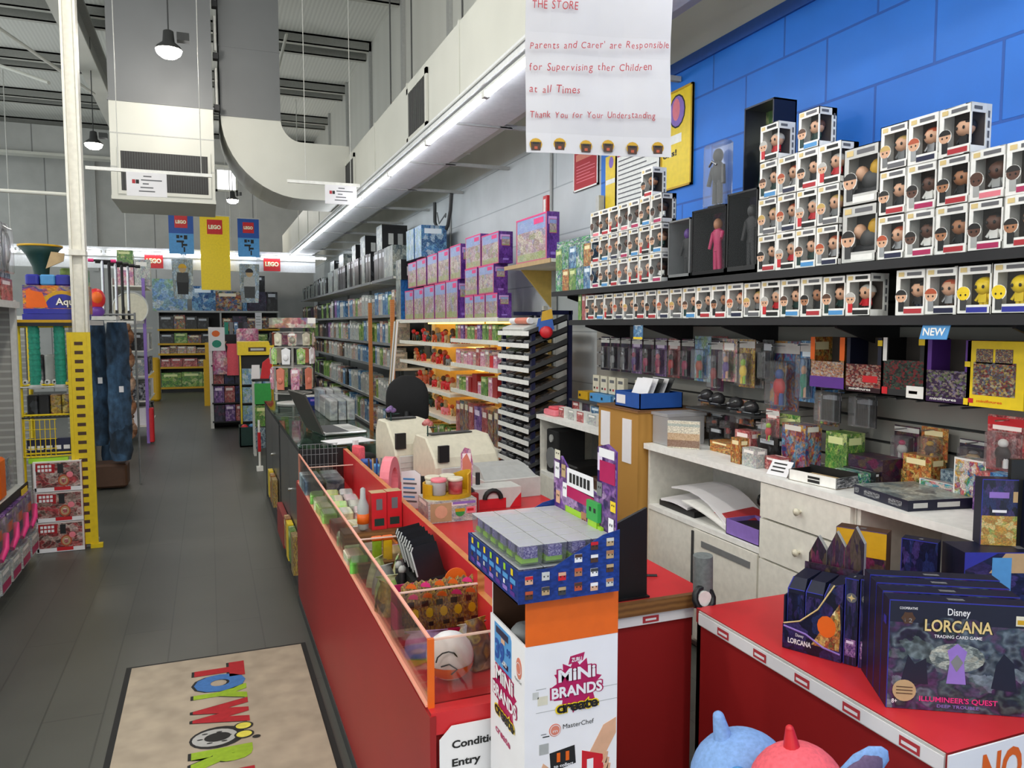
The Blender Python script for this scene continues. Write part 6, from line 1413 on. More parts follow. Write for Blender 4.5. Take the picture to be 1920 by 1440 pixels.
for k, (x, y, w, d, h, mt, nm) in enumerate(((.80, 4.25, .06, .10, .15, 'blue', 'blue'), (.86, 4.36, .08, .08, .10, 'skyblue', 'pale blue'), (.79, 4.45, .04, .10, .2, 'plushpink', 'coral pink'))):
    m = MB(); m.rbox((-w / 2, -d / 2, 0), (w / 2, d / 2, h), .012, mt); thing('storage_box', nm + ' box on the staff counter beside the orange rail', 'box', m, (x, y, Z), rz=.15 * k)
m = MB(); m.ball((0, 0, .03), (.11, .09, .05), 'brown', 18, 10); q = MB(); q.ball((0, 0, .07), (.075, .06, .035), 'softblack', 14, 8)
thing('cloth_pile', 'dark brown and purple cap lying at the far end of the staff counter', 'cap', m, (.86, 4.57, Z + .046), scale=(.75, .75, .9), parts=[('crown', q)])
m = MB(); m.rbox((.77, 4.50, Z), (.93, 4.64, Z + .045), .01, 'navy'); thing('folded_cloth', 'navy folded cloth under the dark cap', 'cloth', m)
# two cream tills
def till(x, y, rz, w, d, h, label, extra):
    m = MB()
    prof = [(-d / 2, 0), (d / 2, 0), (d / 2, h * .80), (d * .38, h), (-d * .05, h * .98), (-d * .42, h * .62), (-d / 2, h * .45)]
    m.loft([[(-w / 2, y_ * .96, z_ * .985) for y_, z_ in prof], [(-w / 2 + .012, y_, z_) for y_, z_ in prof], [(w / 2 - .012, y_, z_) for y_, z_ in prof], [(w / 2, y_ * .96, z_ * .985) for y_, z_ in prof]], 'cream')
    ps = []
    for k, (px, py, pz, nrm_) in enumerate(extra):
        q = MB()
        q.box((px - .03, py - .01, pz - .045), (px + .03, py + .012, pz + .045), 'black')
        ps.append(('black_label', q))
    g = MB(); g.rbox((-w * .42, -d / 2 - .006, h * .08), (w * .42, -d / 2 + .02, h * .44), .01, 'palegrey')
    for k in range(3): g.box((-w * .4, -d / 2 - .008, h * (.14 + .09 * k)), (w * .4, -d / 2 - .006, h * (.145 + .09 * k)), 'lightgrey')
    ps.append(('back_panel', g))
    sc = MB(); sc.box((-w * .35, d * .1, h), (w * .3, d * .3, h * 1.02), 'darkgrey')
    ps.append(('top_slot', sc))
    thing('cash_till', label, 'till', m, (x, y, Z), rz, parts=ps)
till(1.075, 4.46, rad(12), .27, .28, .34, 'cream till with a black square label, the far one by the violet flower', [(-.10, -.135, .235, 0)])
till(1.29, 4.16, rad(10), .40, .30, .28, 'cream till with a ridged grey panel, the near one by the dark red flower', [(-.15, -.145, .20, 0)])
for (x, y, mt, nm) in ((.985, 4.46, 'print_flower', 'violet'), (1.125, 4.16, 'print_red', 'dark red')):
    m = MB(); m.cyl((0, 0, -.07), (0, 0, .0), .004, 'darkgreen', n=6); f = MB()
    for k in range(7):
        a_ = k * .9; f.ball((.016 * math.cos(a_), .016 * math.sin(a_), .012 + .004 * (k % 3)), (.017, .017, .014), mt, 8, 6)
    f.ball((0, 0, .024), .016, mt, 8, 6)
    lf = MB(); lf.ball((.03, 0, -.01), (.025, .012, .004), 'darkgreen', 8, 4)
    thing('flower_pen', nm + ' artificial flower pen standing on the cream till', 'flower', m, (x, y, Z + .385 if nm == 'violet' else Z + .335), parts=[('bloom', f), ('leaf', lf)])
m = MB(); m.box((-.16, -.12, 0), (.16, .12, .10), 'palegrey'); m.loft([[(-.15, -.1, .10), (.15, -.1, .10), (.15, .11, .10), (-.15, .11, .10)], [(-.14, .0, .15), (.13, .0, .15), (.13, .1, .16), (-.14, .1, .16)]], 'lightgrey')
thing('receipt_printer', 'pale grey printer beyond the red and white carton on the staff counter', 'printer', m, (1.44, 3.80, Z), rad(4))
m = MB(); m.box((-.12, -.05, 0), (.12, .09, .10), 'palegrey'); m.box((-.1, -.052, 0), (.04, -.049, .05), 'red'); m.prism([(.06, .0), (.12, .0), (.12, .07), (.09, .04)], (0, -.05, 0), XR, ZU, .002, 'red')
q = MB(); q.tube([(-.03 + .042 * math.cos(t), -.056, .05 + .042 * math.sin(t)) for t in (0, .4, .8, 1.2, 1.6, 2, 2.4, 2.8, 3.14)], .012, 'ink', 6); h_ = MB(); h_.rbox((-.20, -.05, 0), (-.125, .02, .11), .01, 'darkgrey')
thing('tape_carton', 'red and white carton with a black arc printed on its front behind the clear cups', 'box', m, (1.30, 3.55, Z), rz=.0, parts=[('arc', q), ('end_flap', h_)])
m = MB(); m.rbox((-.05, -.03, 0), (.05, .03, .09), .006, 'counterside'); thing('storage_box', 'dark red small box beside the black arc carton', 'box', m, (1.14, 3.50, Z))
m = MB(); m.box((-.015, -.01, 0), (.015, .01, .13), 'paperwhite'); m.box((-.05, -.06, -.002), (.05, .06, .002), 'grey'); thing('counter_card', 'small white upright card beside the laptop corner', 'card', m, (.80, 4.60, Z + .003), rz=.5, scale=(1, 1, 1.6))

# ------------------------------------------------------------------ glass showcases farther along
def showcase(y0, y1, label, x0=.49, x1=1.02):
    m = MB(); m.box((x0, y0, 0), (x1, y1, .12), 'darkgrey'); m.box((x1 - .02, y0, .12), (x1, y1, .90), 'lightgrey')
    d = MB(); 
    n = 2
    for k in range(n):
        a_, b_ = y0 + .02 + (y1 - y0 - .04) * k / n, y0 + .02 + (y1 - y0 - .04) * (k + 1) / n
        d.box((x0, a_ + .006, .13), (x0 + .006, b_ - .006, .88), 'metaldoor')
    fr = MB()
    for y in (y0, y1 - .02): fr.box((x0 - .004, y, 0), (x0 + .02, y + .02, .92), 'dark')
    fr.box((x0 - .004, y0, .885), (x0 + .015, y1, .905), 'dark')
    t = MB(); t.box((x0 - .008, y0, .915), (x1 + .01, y1, .927), 'glassgreen'); sh = MB(); sh.box((x0 + .02, y0 + .02, .70), (x1 - .03, y1 - .02, .708), 'glassgreen')
    kn = MB(); kn.cyl((x0 - .02, (y0 + y1) / 2 - .1, .55), (x0, (y0 + y1) / 2 - .1, .55), .012, 'chrome', n=10)
    thing('glass_showcase', label, 'showcase', m, parts=[('side_panel', d, [('lock', kn)]), ('frame', fr), ('glass_top', t), ('glass_shelf', sh)])
plain('metaldoor', '#5c5e5c', .3, .35)
showcase(4.70, 6.15, 'grey glass topped showcase carrying the laptop, next to the red counter')
showcase(6.17, 7.75, 'grey glass topped showcase carrying the accessory spinner, farther along the aisle')
for r_ in range(2):
    for k in range(13):
        y = 4.82 + k * .215
        if 6.0 < y < 6.25: continue
        x = .62 + r_ * .2
        m = MB(); h = (.12, .09, .14, .1)[k % 4]; m.rbox((-.05, -.07, 0), (.05, .07, h), .01, ('print_pale', 'print_kid', 'print_jars', 'print_green')[(k + r_) % 4])
        thing('small_box', 'small pale boxed item under the showcase glass, %s along, %s' % (nth(k), ('aisle side', 'staff side')[r_]), 'box', m, (x, y, .709), rz=R.uniform(-.3, .3))
# yellow trimmed strip of hanging packs low on the showcase front
for k in range(4):
    m = MB(); m.box((.445, 4.80 + k * .16, .12 + .03 * (k % 2)), (.482, 4.93 + k * .16, .36), ('print_emoji', 'print_green', 'yellow', 'print_warm')[k])
    thing('hanging_pack', 'yellow and green pack hung low on the showcase front, %s from the red counter' % nth(k), 'toy pack', m)
for k in range(3):
    m = MB(); m.box((.445, 6.35 + k * .2, .2), (.482, 6.49 + k * .2, .42), ('print_emoji', 'print_warm', 'yellow')[k]); thing('hanging_pack', 'yellow pack hung low on the farther showcase, %s along' % nth(k), 'toy pack', m)
m = MB(); m.box((.448, 5.50, .10), (.485, 6.0, .32), 'counterside'); thing('low_panel', 'dull red strip panel low on the showcase front', 'panel', m)
# laptop
m = MB(); m.rbox((-.17, -.12, 0), (.17, .12, .016), .012, 'chrome', top='palegrey'); k_ = MB(); k_.box((-.15, -.02, .0165), (.15, .10, .018), 'darkgrey'); tp = MB(); tp.box((-.05, -.1, .0165), (.05, -.04, .018), 'lightgrey')
ld = MB(); ld.T = Matrix.Translation((0, .12, .012)) @ Matrix.Rotation(rad(-24), 4, 'X'); ld.rbox((-.17, -.004, 0), (.17, .006, .235), .004, 'laptopgrey'); ld.box((-.16, -.006, .01), (.16, -.004, .225), 'ink')
plain('laptopgrey', '#4c4a46', .35, .3)
thing('laptop', 'open grey laptop with its dark lid back to the aisle on the showcase', 'laptop', m, (.80, 5.32, .928), rad(98), scale=(1.25, 1.25, 1.25), parts=[('keyboard', k_), ('touchpad', tp), ('lid', ld)])
m = MB(); m.box((-.14, -.1, 0), (.14, .1, .003), 'paperwhite'); thing('paper_sheet', 'white sheet lying at the laptop corner', 'paper', m, (.80, 4.85, .9275), .3)
# blue card box
m = MB(); m.box((-.15, -.06, 0), (.15, .06, .085), 'navyblue'); m.quad((-.07, -.06, .04), XR, ZU, .14, .018, 'lilac', .001)
m.box((-.155, -.065, .08), (.155, .065, .09), 'palegrey')
plain('navyblue', '#1d2f86', .4)
thing('card_box', 'royal blue long box with a pale lid edge on the far showcase', 'box', m, (.90, 7.18, .928), rad(8))
for k in range(9):
    y = 5.95 + (k // 3) * .32; x = .87 + (k % 3) * .065
    m = MB(); m.rbox((-.03, -.13, 0), (.03, .13, .15 + .03 * (k // 3 == 2)), .008, 'print_pale')
    p = MB(); p.rbox((-.032, -.135, 0), (.032, .135, .16 + .03 * (k // 3 == 2)), .008, 'bagclear')
    thing('clear_case', 'clear case of pale toys on the showcase, %s row, %s from the aisle' % (nth(k // 3), nth(k % 3)), 'case', m, (x, y + .1, .928), parts=[('cover', p)])
# accessory spinner
m = MB(); m.lathe([(.15, 0), (.15, .012), (.02, .02)], (0, 0, 0), 'palegrey', 20); m.cyl((0, 0, .02), (0, 0, .72), .012, 'palegrey', n=10)
ps = []
for z in (.10, .34, .52, .66):
    q = MB(); q.tube([(.17 * math.cos(t * .3927), .17 * math.sin(t * .3927), z) for t in range(16)], .004, 'palegrey', 5, closed=True)
    for t in range(4): q.cyl((0, 0, z), (.17 * math.cos(t * 1.571), .17 * math.sin(t * 1.571), z), .003, 'palegrey', n=5)
    ps.append(('wire_tier', q))
hd_ = MB(); hd_.loft([[(x * s_, y * s_, z) for x, y in ((-.19, -.19), (.19, -.19), (.19, .19), (-.19, .19))] for s_, z in ((1, .70), (1, .79))], 'print_kid'); ps.append(('header', hd_))
thing('accessory_spinner', 'wire accessory spinner hung with hair bands on the far showcase', 'spinner', m, (.72, 7.40, .928), parts=ps)
k = 0
for tier, (z, L) in enumerate(((.34, .20), (.52, .15), (.66, .12))):
    for t in range(9):
        a_ = t * .698 + tier * .3
        mt, nm = (('print_pink', 'pink'), ('print_kid', 'mixed'), ('coral', 'coral'), ('print_goo', 'mint'), ('dark', 'dark'), ('paperwhite', 'white'), ('cream', 'cream'))[(t * 2 + tier * 3) % 7]
        m = MB(); m.prism([(-.035, -L), (.035, -L), (.04, -.02), (0, .0), (-.04, -.02)], (0, 0, 0), XR, ZU, .012, mt); m.ball((0, -.014, -L * .6), (.026, .012, .03), mt, 8, 6)
        thing('hair_accessory', '%s hair accessory card on the spinner, %s tier, %s round' % (nm, ('lowest', 'middle', 'top')[tier], nth(t)), 'accessory', m, (.72 + .185 * math.sin(a_), 7.40 - .185 * math.cos(a_), .928 + z), a_)
# ------------------------------------------------------------------ office chair behind the counter
m = MB(); pr = []
for k in range(13):
    t = k / 12; z = .84 + .40 * t; wv = .175 * (1 - .25 * max(0, (t - .55) / .45) ** 2 * 1.6) * (.86 + .14 * min(1, t / .2)); 
    if t > .8: wv *= math.sqrt(max(.05, 1 - ((t - .8) / .2) ** 2 * .75))
    dp = .035 * (1 - .5 * abs(t - .5)); yb = .03 * math.sin(t * 3.1)
    pr.append([(wv * math.cos(2 * math.pi * q / 20), yb + dp * math.sin(2 * math.pi * q / 20), z) for q in range(20)])
m.loft(pr, 'softblack', True, True)
st = MB(); st.rbox((-.23, -.24, .48), (.23, .22, .56), .07, 'softblack'); br = MB(); br.tube([(0, .1, .47), (0, .2, .5), (0, .12, .75), (0, .07, .95)], .022, 'dark', 8); col_ = MB(); col_.cyl((0, 0, .12), (0, 0, .48), .028, 'dark', n=12)
ps = [('seat', st), ('back_bracket', br), ('gas_column', col_)]
for k in range(5):
    a_ = k * 1.2566; q = MB(); q.cyl((0, 0, .12), (.28 * math.cos(a_), .28 * math.sin(a_), .075), .02, 'dark', .014, 8)
    w = MB(); w.cyl((.28 * math.cos(a_) - .02, .28 * math.sin(a_), .031), (.28 * math.cos(a_) + .02, .28 * math.sin(a_), .031), .03, 'dark', n=10); ps.append(('leg', q, [('caster', w)]))
thing('office_chair', 'black office chair with a tall rounded back behind the staff counter', 'chair', m, (1.51, 6.2, 0), rad(160), parts=ps)

# ------------------------------------------------------------------ tray rack (slanting trays with white lips)
RX0, RX1, RY0, RY1 = 2.18, 2.52, 5.225, 5.86
ps = []; m = MB()
for x in (RX0 + .04, RX1): 
    for y in (RY0 + .006, RY1 - .03): m.box((x - .015, y, 0), (x + .015, y + .03, 1.76 if x > 2.3 else 1.6), 'navy')
m.box((RX0 + .12, RY0 + .0, 1.73), (RX1, RY0 + .03, 1.76), 'navy'); m.box((RX0 + .12, RY1 - .03, 1.73), (RX1, RY1, 1.76), 'navy'); m.box((RX1 - .015, RY0, 1.73), (RX1 + .015, RY1, 1.76), 'navy'); m.box((RX0 + .11, RY0, 1.55), (RX0 + .14, RY0 + .03, 1.76), 'navy')
NT = 14
for k in range(NT):
    z = .40 + k * .0905; dz = .11
    q = MB(); x0, x1 = RX0, RX1 - .03
    A = [(x0, RY0, z), (x1, RY0, z + dz), (x1, RY1, z + dz), (x0, RY1, z)]
    q.mesh(A + [(p[0], p[1], p[2] + .008) for p in A], [(3, 2, 1, 0), (4, 5, 6, 7), (0, 1, 5, 4), (1, 2, 6, 5), (2, 3, 7, 6), (3, 0, 4, 7)], 'darkgrey')
    for y in (RY0, RY1 - .004):
        B = [(x0, y, z), (x1, y, z + dz), (x1, y, z + dz + .05), (x0, y, z + .035)]
        q.mesh(B + [(p[0], p[1] + .004, p[2]) for p in B], [(0, 1, 2, 3), (7, 6, 5, 4), (0, 4, 5, 1), (3, 2, 6, 7), (1, 5, 6, 2), (0, 3, 7, 4)], 'darkgrey')
    l = MB(); l.box((x0 - .006, RY0, z - .004), (x0, RY1, z + .030), 'white'); 
    ps.append(('tray', q, [('price_lip', l)]))
thing('tray_rack', 'dark rack of fourteen slanting trays with white lips beside the pale wall', 'rack', m, parts=ps)
for k in range(NT - 1):
    for j in range(4):
        z = .40 + k * .0905; m = MB(); m.T = Matrix.Rotation(rad(-19.3), 4, 'Y')
        m.box((.02, -.06, .01), (.26, .06, .03), ('print_tablet', 'dark', 'print_dark', 'print_tablet')[j]); m.cyl((.03, -.05, .034), (.03, .05, .034), .006, 'steel', n=6)
        thing('paint_row', 'dark packet on the slanting rack, %s tray up, %s from the cabinet' % (nth(k), nth(j)), 'packet', m, (RX0 + .004, RY0 + .08 + j * .16, z + .006))
m = MB(); m.rbox((0, -.22, 0), (.27, .22, .04), .02, 'palegrey'); q = MB(); q.cyl((RX0 + .06, 5.33, 1.685), (RX0 + .06, 5.72, 1.685), .024, 'paperwhite', n=12); q2 = MB(); q2.cyl((RX0 + .06, 5.36, 1.685), (RX0 + .06, 5.60, 1.685), .0248, 'coral', n=12)
thing('paper_roll', 'white and coral paper roll lying on top of the tray rack', 'paper roll', q, parts=[('coral_label', q2)]); thing('folded_sheet', 'pale folded sheet under the paper roll on the tray rack', 'sheet', m, (RX0 + .005, 5.56, 1.592), (0, rad(-17.9), 0))
m = MB(); m.prism([(-.07, 0), (.07, .02), (.05, .12), (-.05, .10)], (0, 0, 0), XR, ZU, .004, 'blue'); m.prism([(-.03, .08), (.06, .10), (.05, .17), (-.02, .15)], (0, -.001, 0), XR, ZU, .004, 'mustard'); m.ball((.01, -.01, .0), (.05, .02, .045), 'red', 10, 8)
thing('foil_card', 'red, blue and yellow folded card hanging at the tray rack corner', 'card', m, (RX0 + .12, RY0 - .02, 1.60), rad(-30))
# boxes high on the wall behind the rack: doll house cartons
def dollbox(x, y, z, w, h, d, label, end='print_dollside'):
    m = MB(); m.box((-w / 2, 0, 0), (w / 2, d, h), end, ym='print_doll', zp='plushpink')
    for a_, b_ in (((-w / 2, -.0015, h - .012), (w / 2, 0, h)),): m.box(a_, b_, 'hotpink')
    m.quad((w * .1, 0, h * .80), XR, ZU, w * .3, h * .12, 'hotpink', .0012)
    m.quad((w / 2, d * .2, h * .55), YR, ZU, d * .6, h * .3, 'print_doll', .001); m.quad((w / 2, d * .3, h * .1), YR, ZU, d * .4, h * .06, 'lilac', .001)
    thing('doll_house_carton', label, 'toy box', m, (x, y, z), FACE_LEFT)
# ------------------------------------------------------------------ warm lit shelving under the doll cartons
UX0, UX1 = 2.25, 2.70
def unit(y0, y1, zs, label, depth0=UX0, back='yellowlit', warm=True, post='offwhite', bottom=.1, endmat='offwhite'):  # yellow back: warm shelf light put into the panel colour
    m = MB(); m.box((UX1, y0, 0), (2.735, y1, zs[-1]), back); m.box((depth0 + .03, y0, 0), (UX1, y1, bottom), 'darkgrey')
    ps = []
    for k, z in enumerate(zs):
        q = MB(); q.box((depth0, y0, z - .028), (UX1, y1, z), 'offwhite'); l = []
        if warm and k > 0:
            g = MB(); g.box((UX1 - .10, y0 + .05, z - .045), (UX1 - .075, y1 - .05, z - .03), 'warm'); l.append(('shelf_light', g))
        rl = MB(); rl.box((depth0 - .008, y0, z - .032), (depth0, y1, z + .006), post); l.append(('price_rail', rl))
        ps.append(('shelf', q, l))
    for y in (y0, y1 - .03):
        q = MB(); q.box((UX1 - .04, y, 0), (UX1, y + .03, zs[-1] + .1), post); ps.append(('upright', q))
    thing('shelving_unit', label, 'shelving', m, parts=ps)
ZA = (.16, .597, 1.026, 1.281, 1.517, 1.712); ZB = (.16, .42, .69, .956, 1.224, 1.46, 1.712)
unit(6.05, 7.40, ZA, 'shelving bay with warm lights and pink toys next to the tray rack')
unit(7.42, 9.60, ZB, 'shelving bay with warm yellow lights behind the office chair')
cnt = 0
INK = [('print_warm', 'amber'), ('print_brick', 'mixed'), ('print_kid', 'pink'), ('print_red', 'red'), ('print_green', 'green'), ('print_purple', 'violet'), ('print_pink', 'rose'), ('print_toy', 'multicolour'), ('brown', 'brown'), ('print_emoji', 'yellow and black')]
def row(y0, y1, z, hmax, x, wlo, whi, picks, label, name='toy_carton', cat='toy box', hlo=.6, dlo=.16, dhi=.22, gap=.008, cartons=True, skip=0.0, rnd=None):
    y = y1 - .03; k = 0; rr = rnd or R
    while True:
        w = rr.uniform(wlo, whi)
        if y - w < y0 + .02: break
        mt, nm = picks[rr.randrange(len(picks))]; h = hmax * rr.uniform(hlo, 1); d = rr.uniform(dlo, dhi)
        if rr.random() >= skip:
            m = CART(mt); o = thing(name, '%s %s, %s from far end' % (nm, label, nth(k)), cat, m, (x + rr.uniform(0, .02), y - w / 2, z + .001), FACE_LEFT, scale=(w, d, h))
            k += 1
        y -= w + gap
_C = {}
def CART(mt):
    if mt not in _C:
        m = MB(); m.box((-.5, 0, 0), (.5, 1, 1), mt, yp=mt); _C[mt] = m.data('carton')
    return _C[mt]
def figs(y0, y1, z, n, label, hs=(.11, .17), palette=('brown', 'hairred', 'darkgreen', 'grey', 'red', 'tan')):
    for k in range(n):
        y = y1 - .06 - (y1 - y0 - .12) * (k + .5) / n; h = R.uniform(*hs); a_ = palette[R.randrange(len(palette))]; b_ = palette[R.randrange(len(palette))]
        m = MB(); m.ball((0, 0, h * .42), (h * .36, h * .24, h * .26), a_, 10, 6); m.ball((0, -h * .12, h * .80), (h * .2, h * .2, h * .2), b_, 8, 6)
        for sx in (-1, 1):
            for sy in (-1, 1): m.cyl((sx * h * .2, sy * h * .12, 0), (sx * h * .18, sy * h * .12, h * .4), h * .07, a_, n=6)
        thing('toy_figure', '%s toy figure %s, %s from the far end' % ({'brown': 'brown', 'hairred': 'rust', 'darkgreen': 'dark green', 'grey': 'grey', 'red': 'red', 'tan': 'tan', 'pink': 'pink', 'dark': 'dark'}.get(a_, a_), label, nth(k)), 'toy', m, (2.36 + R.uniform(0, .12), y, z + .001), FACE_LEFT + R.uniform(-.6, .6))
figs(7.45, 9.55, 1.46, 15, 'on the top warm lit shelf'); figs(7.45, 9.55, 1.224, 14, 'on the second warm lit shelf'); figs(7.45, 9.55, .956, 16, 'on the third warm lit shelf', palette=('tan', 'hairred', 'red', 'brown'))
figs(7.45, 9.55, .69, 16, 'on the fourth warm lit shelf', palette=('hairred', 'tan', 'pink', 'darkgreen'))
row(7.45, 9.55, .42, .19, 2.27, .08, .14, [('print_green', 'green'), ('print_warm', 'amber'), ('print_kid', 'pink')], 'boxed toy on the fifth warm lit shelf', hlo=.75)
row(7.45, 9.55, .161, .2, 2.27, .1, .16, [('print_green', 'lime'), ('print_red', 'crimson'), ('print_purple', 'violet')], 'boxed toy on the lowest warm lit shelf', hlo=.75)
row(6.06, 7.38, 1.517, .15, 2.27, .07, .11, [('print_green', 'green and violet'), ('print_red', 'red'), ('print_purple', 'violet')], 'boxed toy on the top pink toy shelf', hlo=.8)
row(6.06, 7.38, 1.281, .17, 2.27, .07, .13, [('print_red', 'dark red'), ('print_pink', 'rose'), ('print_kid', 'pink'), ('red', 'plain red')], 'boxed toy on the second pink toy shelf')
row(6.06, 7.38, 1.026, .18, 2.27, .07, .15, [('print_pink', 'rose'), ('print_kid', 'pink'), ('counterside', 'plain maroon'), ('print_green', 'green')], 'boxed toy on the third pink toy shelf')
row(6.06, 7.38, .598, .33, 2.27, .11, .20, [('print_green', 'green'), ('print_red', 'maroon'), ('print_purple', 'violet'), ('print_brick', 'mixed')], 'tall boxed toy on the fourth pink toy shelf', hlo=.9)
row(6.06, 7.38, .161, .36, 2.27, .12, .2, [('print_red', 'maroon'), ('print_kid', 'pink')], 'tall boxed toy on the lowest pink toy shelf', hlo=.85)
# doll house cartons on top
S = 1.7125
for k, (y, w, h) in enumerate(((9.32, .42, .36), (8.86, .44, .37), (8.40, .42, .38), (7.96, .40, .385), (7.54, .40, .39))):
    dollbox(2.30, y, S, w, h, .13, 'doll house carton standing on the warm lit bay, %s from the far end' % nth(k))
for k, (y, w, h) in enumerate(((9.20, .40, .30), (8.76, .42, .31), (8.30, .40, .32), (7.86, .40, .33), (7.44, .36, .34))):
    dollbox(2.31, y, S + .392, w, h, .13, 'upper doll house carton in the second layer, %s from the far end' % nth(k))
for k, (y, w, nm) in enumerate(((6.98, .26, 'pale'), (6.68, .30, 'violet ended'))):
    dollbox(2.30, y, S, w, .215, .13, '%s small doll carton on the pink toy bay' % nm)
dollbox(2.30, 6.36, S, .30, .215, .13, 'violet small doll carton nearest the tray rack on the pink toy bay'); dollbox(2.30, 6.92, S + .217, .36, .25, .13, 'upper doll carton set back on the pink toy bay'); dollbox(2.30, 6.50, S + .217, .40, .25, .13, 'violet doll carton on top of the small ones')
dollbox(2.32, 6.92, S + .468, .44, .30, .13, 'topmost doll carton in the stack over the pink toy bay, farther of two'); dollbox(2.32, 6.45, S + .468, .44, .27, .13, 'topmost doll carton in the stack over the pink toy bay, nearer of two')
b = MB(); b.box((2.30, 5.1, 2.105), (2.735, 6.02, 2.13), 'offwhite'); b.box((2.29, 5.1, 2.10), (2.30, 6.02, 2.132), 'tan'); br = MB(); br.box((2.69, 5.95, 1.6), (2.735, 6.0, 2.6), 'palegrey'); br2 = MB(); br2.prism([(0, 0), (-.30, .34), (0, .34)], (2.72, 5.98, 1.765), XR, ZU, .02, 'yellowlit'); br3 = MB(); br3.box((2.69, 5.12, 1.7), (2.735, 5.17, 2.6), 'palegrey')
thing('wall_shelf', 'white bracket shelf above the tray rack carrying the largest doll house carton', 'shelf', b, parts=[('upright', br), ('upright', br3), ('bracket', br2)])
dollbox(2.31, 5.50, 2.131, .60, .345, .10, 'largest doll house carton, on the bracket shelf above the tray rack'); dollbox(2.45, 5.88, 2.131, .22, .30, .13, 'violet edged doll carton tucked behind the largest one')

# ------------------------------------------------------------------ dark boxes and long shelving down the right wall
FZ = (.16, .592, 1.084, 1.408, 1.788, 2.285)
bays = ((9.95, 11.35), (11.45, 13.7), (13.72, 16.0), (16.02, 18.3), (18.32, 20.6))
nb = ('first', 'second', 'third', 'fourth', 'fifth')
for k, (a_, b_) in enumerate(bays):
    unit(a_, b_, FZ, 'long wall shelving bay, %s past the brown posts' % nb[k], back='grey', warm=False, post='grey')
for y, z1, nm in ((11.38, 1.98, 'farther'), (10.02 - .12, 1.98, 'nearer')):
    m = MB(); m.box((2.20, y, 0), (2.25, y + .05, z1), 'orangewood'); m.box((2.2, y - .01, 0), (2.26, y + .06, .02), 'brownwood'); thing('wooden_post', 'tall brown wooden post at the shelf edge, the %s one' % nm, 'post', m)
for k in range(5):
    m = MB(); m.cyl((0, 0, 0), (.12, .02, 1.25), .014, ('paperwhite', 'tan', 'grey', 'paperwhite', 'tan')[k], n=8)
    thing('foam_stick', '%s long stick leaning beside the nearer brown post, %s' % (('white', 'tan', 'grey', 'white', 'tan')[k], nth(k)), 'stick', m, (2.12, 9.66 + k * .045, .45 + .0))
b = MB(); b.box((2.05, 9.62, 0), (2.24, 9.88, .45), 'darkgrey'); thing('stick_bin', 'dark bin holding long sticks by the brown post', 'bin', b)
PAL = [('print_pale', 'pale'), ('print_kid', 'pink'), ('print_brick', 'mixed'), ('print_blue', 'blue'), ('print_green', 'green'), ('print_dark', 'dark'), ('print_purple', 'violet'), ('print_pale', 'light')]
PALL = [('print_pale', 'pale'), ('print_pale', 'light'), ('print_kid', 'pink'), ('print_green', 'green'), ('print_blue', 'blue')]
PALD = [('print_dark', 'dark'), ('print_grimace', 'dusky'), ('print_brick', 'mixed'), ('print_green', 'green')]
for k, (a_, b_) in enumerate(bays):
    for s_, z in enumerate(FZ[:-1]):
        hm = (FZ[s_ + 1] - z) - .06
        far = k >= 2
        row(a_, b_, z, min(hm, .33), 2.265, .13 if not far else .16, .24 if not far else .30, (PALL if k < 2 else PALD if k > 2 else PAL), 'boxed toy, %s bay past the posts, %s shelf up' % (nb[k], nth(s_)), 'boxed_toy', hlo=.78)
# top shelf: silver and black kit boxes, black ones stacked
KIT = [('print_space', 'silver'), ('print_dark', 'black'), ('print_space', 'pale grey'), ('print_dark', 'charcoal')]
for k, (a_, b_) in enumerate(bays):
    row(a_, b_, FZ[-1], (.42, .44, .42, .38, .32)[k], 2.265, .12, .22 if k > 0 else .30, KIT, 'top-shelf kit box, %s bay past the posts' % nb[k], 'kit_box', hlo=.985 if k < 3 else .8, dlo=.28, dhi=.36)
def kit(label, y, z, w, h, d, mt, side, x=2.28):
    m = MB(); m.box((-w / 2, 0, 0), (w / 2, d, h), mt, xp=side, xm=side); m.quad((w / 2, d * .25, h * .2), YR, ZU, d * .2, h * .45, 'palegrey', .001); m.quad((w / 2, d * .62, h * .2), YR, ZU, d * .2, h * .45, 'lightgrey', .001)
    thing('kit_box', label, 'toy box', m, (x, y, z), FACE_LEFT)
kit('large black kit box stacked highest on the top shelf', 10.95, 2.706, .38, .34, .36, 'print_space', 'black'); kit('black kit box stacked behind the highest one', 12.2, 2.726, .4, .30, .36, 'print_space', 'black'); kit('black kit box stacked third from the highest', 13.0, 2.726, .34, .24, .34, 'print_space', 'softblack'); kit('pale kit box stacked beyond the black ones', 14.3, 2.706, .5, .22, .3, 'print_space', 'print_space'); kit('pale kit box stacked farthest along the top shelf', 15.4, 2.706, .5, .18, .3, 'print_space', 'print_dark')
# blue flat cartons high up above the gap between bays
b = MB(); b.box((2.27, 9.62, 1.70), (2.735, 9.94, 1.725), 'offwhite'); thing('wall_shelf', 'short filler shelf between the lit bay and the long shelving', 'shelf', b)
kit('tall pale kit box beside the doll cartons with a blue end', 9.80, 1.726, .26, .50, .3, 'print_space', 'print_bluedeep')
kit('pale kit box with a dark end stacked on its blue ended neighbour', 9.78, 2.228, .28, .25, .3, 'print_space', 'black')
for k in range(3):
    m = MB(); m.box((-.06, 0, 0), (.06, .34, .36), 'print_bluedeep', ym='print_sky'); thing('blue_carton', 'upright deep blue carton on the doll cartons, %s of three' % ('first', 'second', 'third')[k], 'toy box', m, (2.30 + .0, 9.12 + k * .125, 2.4365), FACE_LEFT)
m = MB(); m.box((-.15, 0, 0), (.15, .3, .36), 'print_sky', xp='print_blue'); thing('blue_carton', 'pale sky printed carton beside the upright deep blue ones', 'toy box', m, (2.30, 8.86, 2.4365), FACE_LEFT)

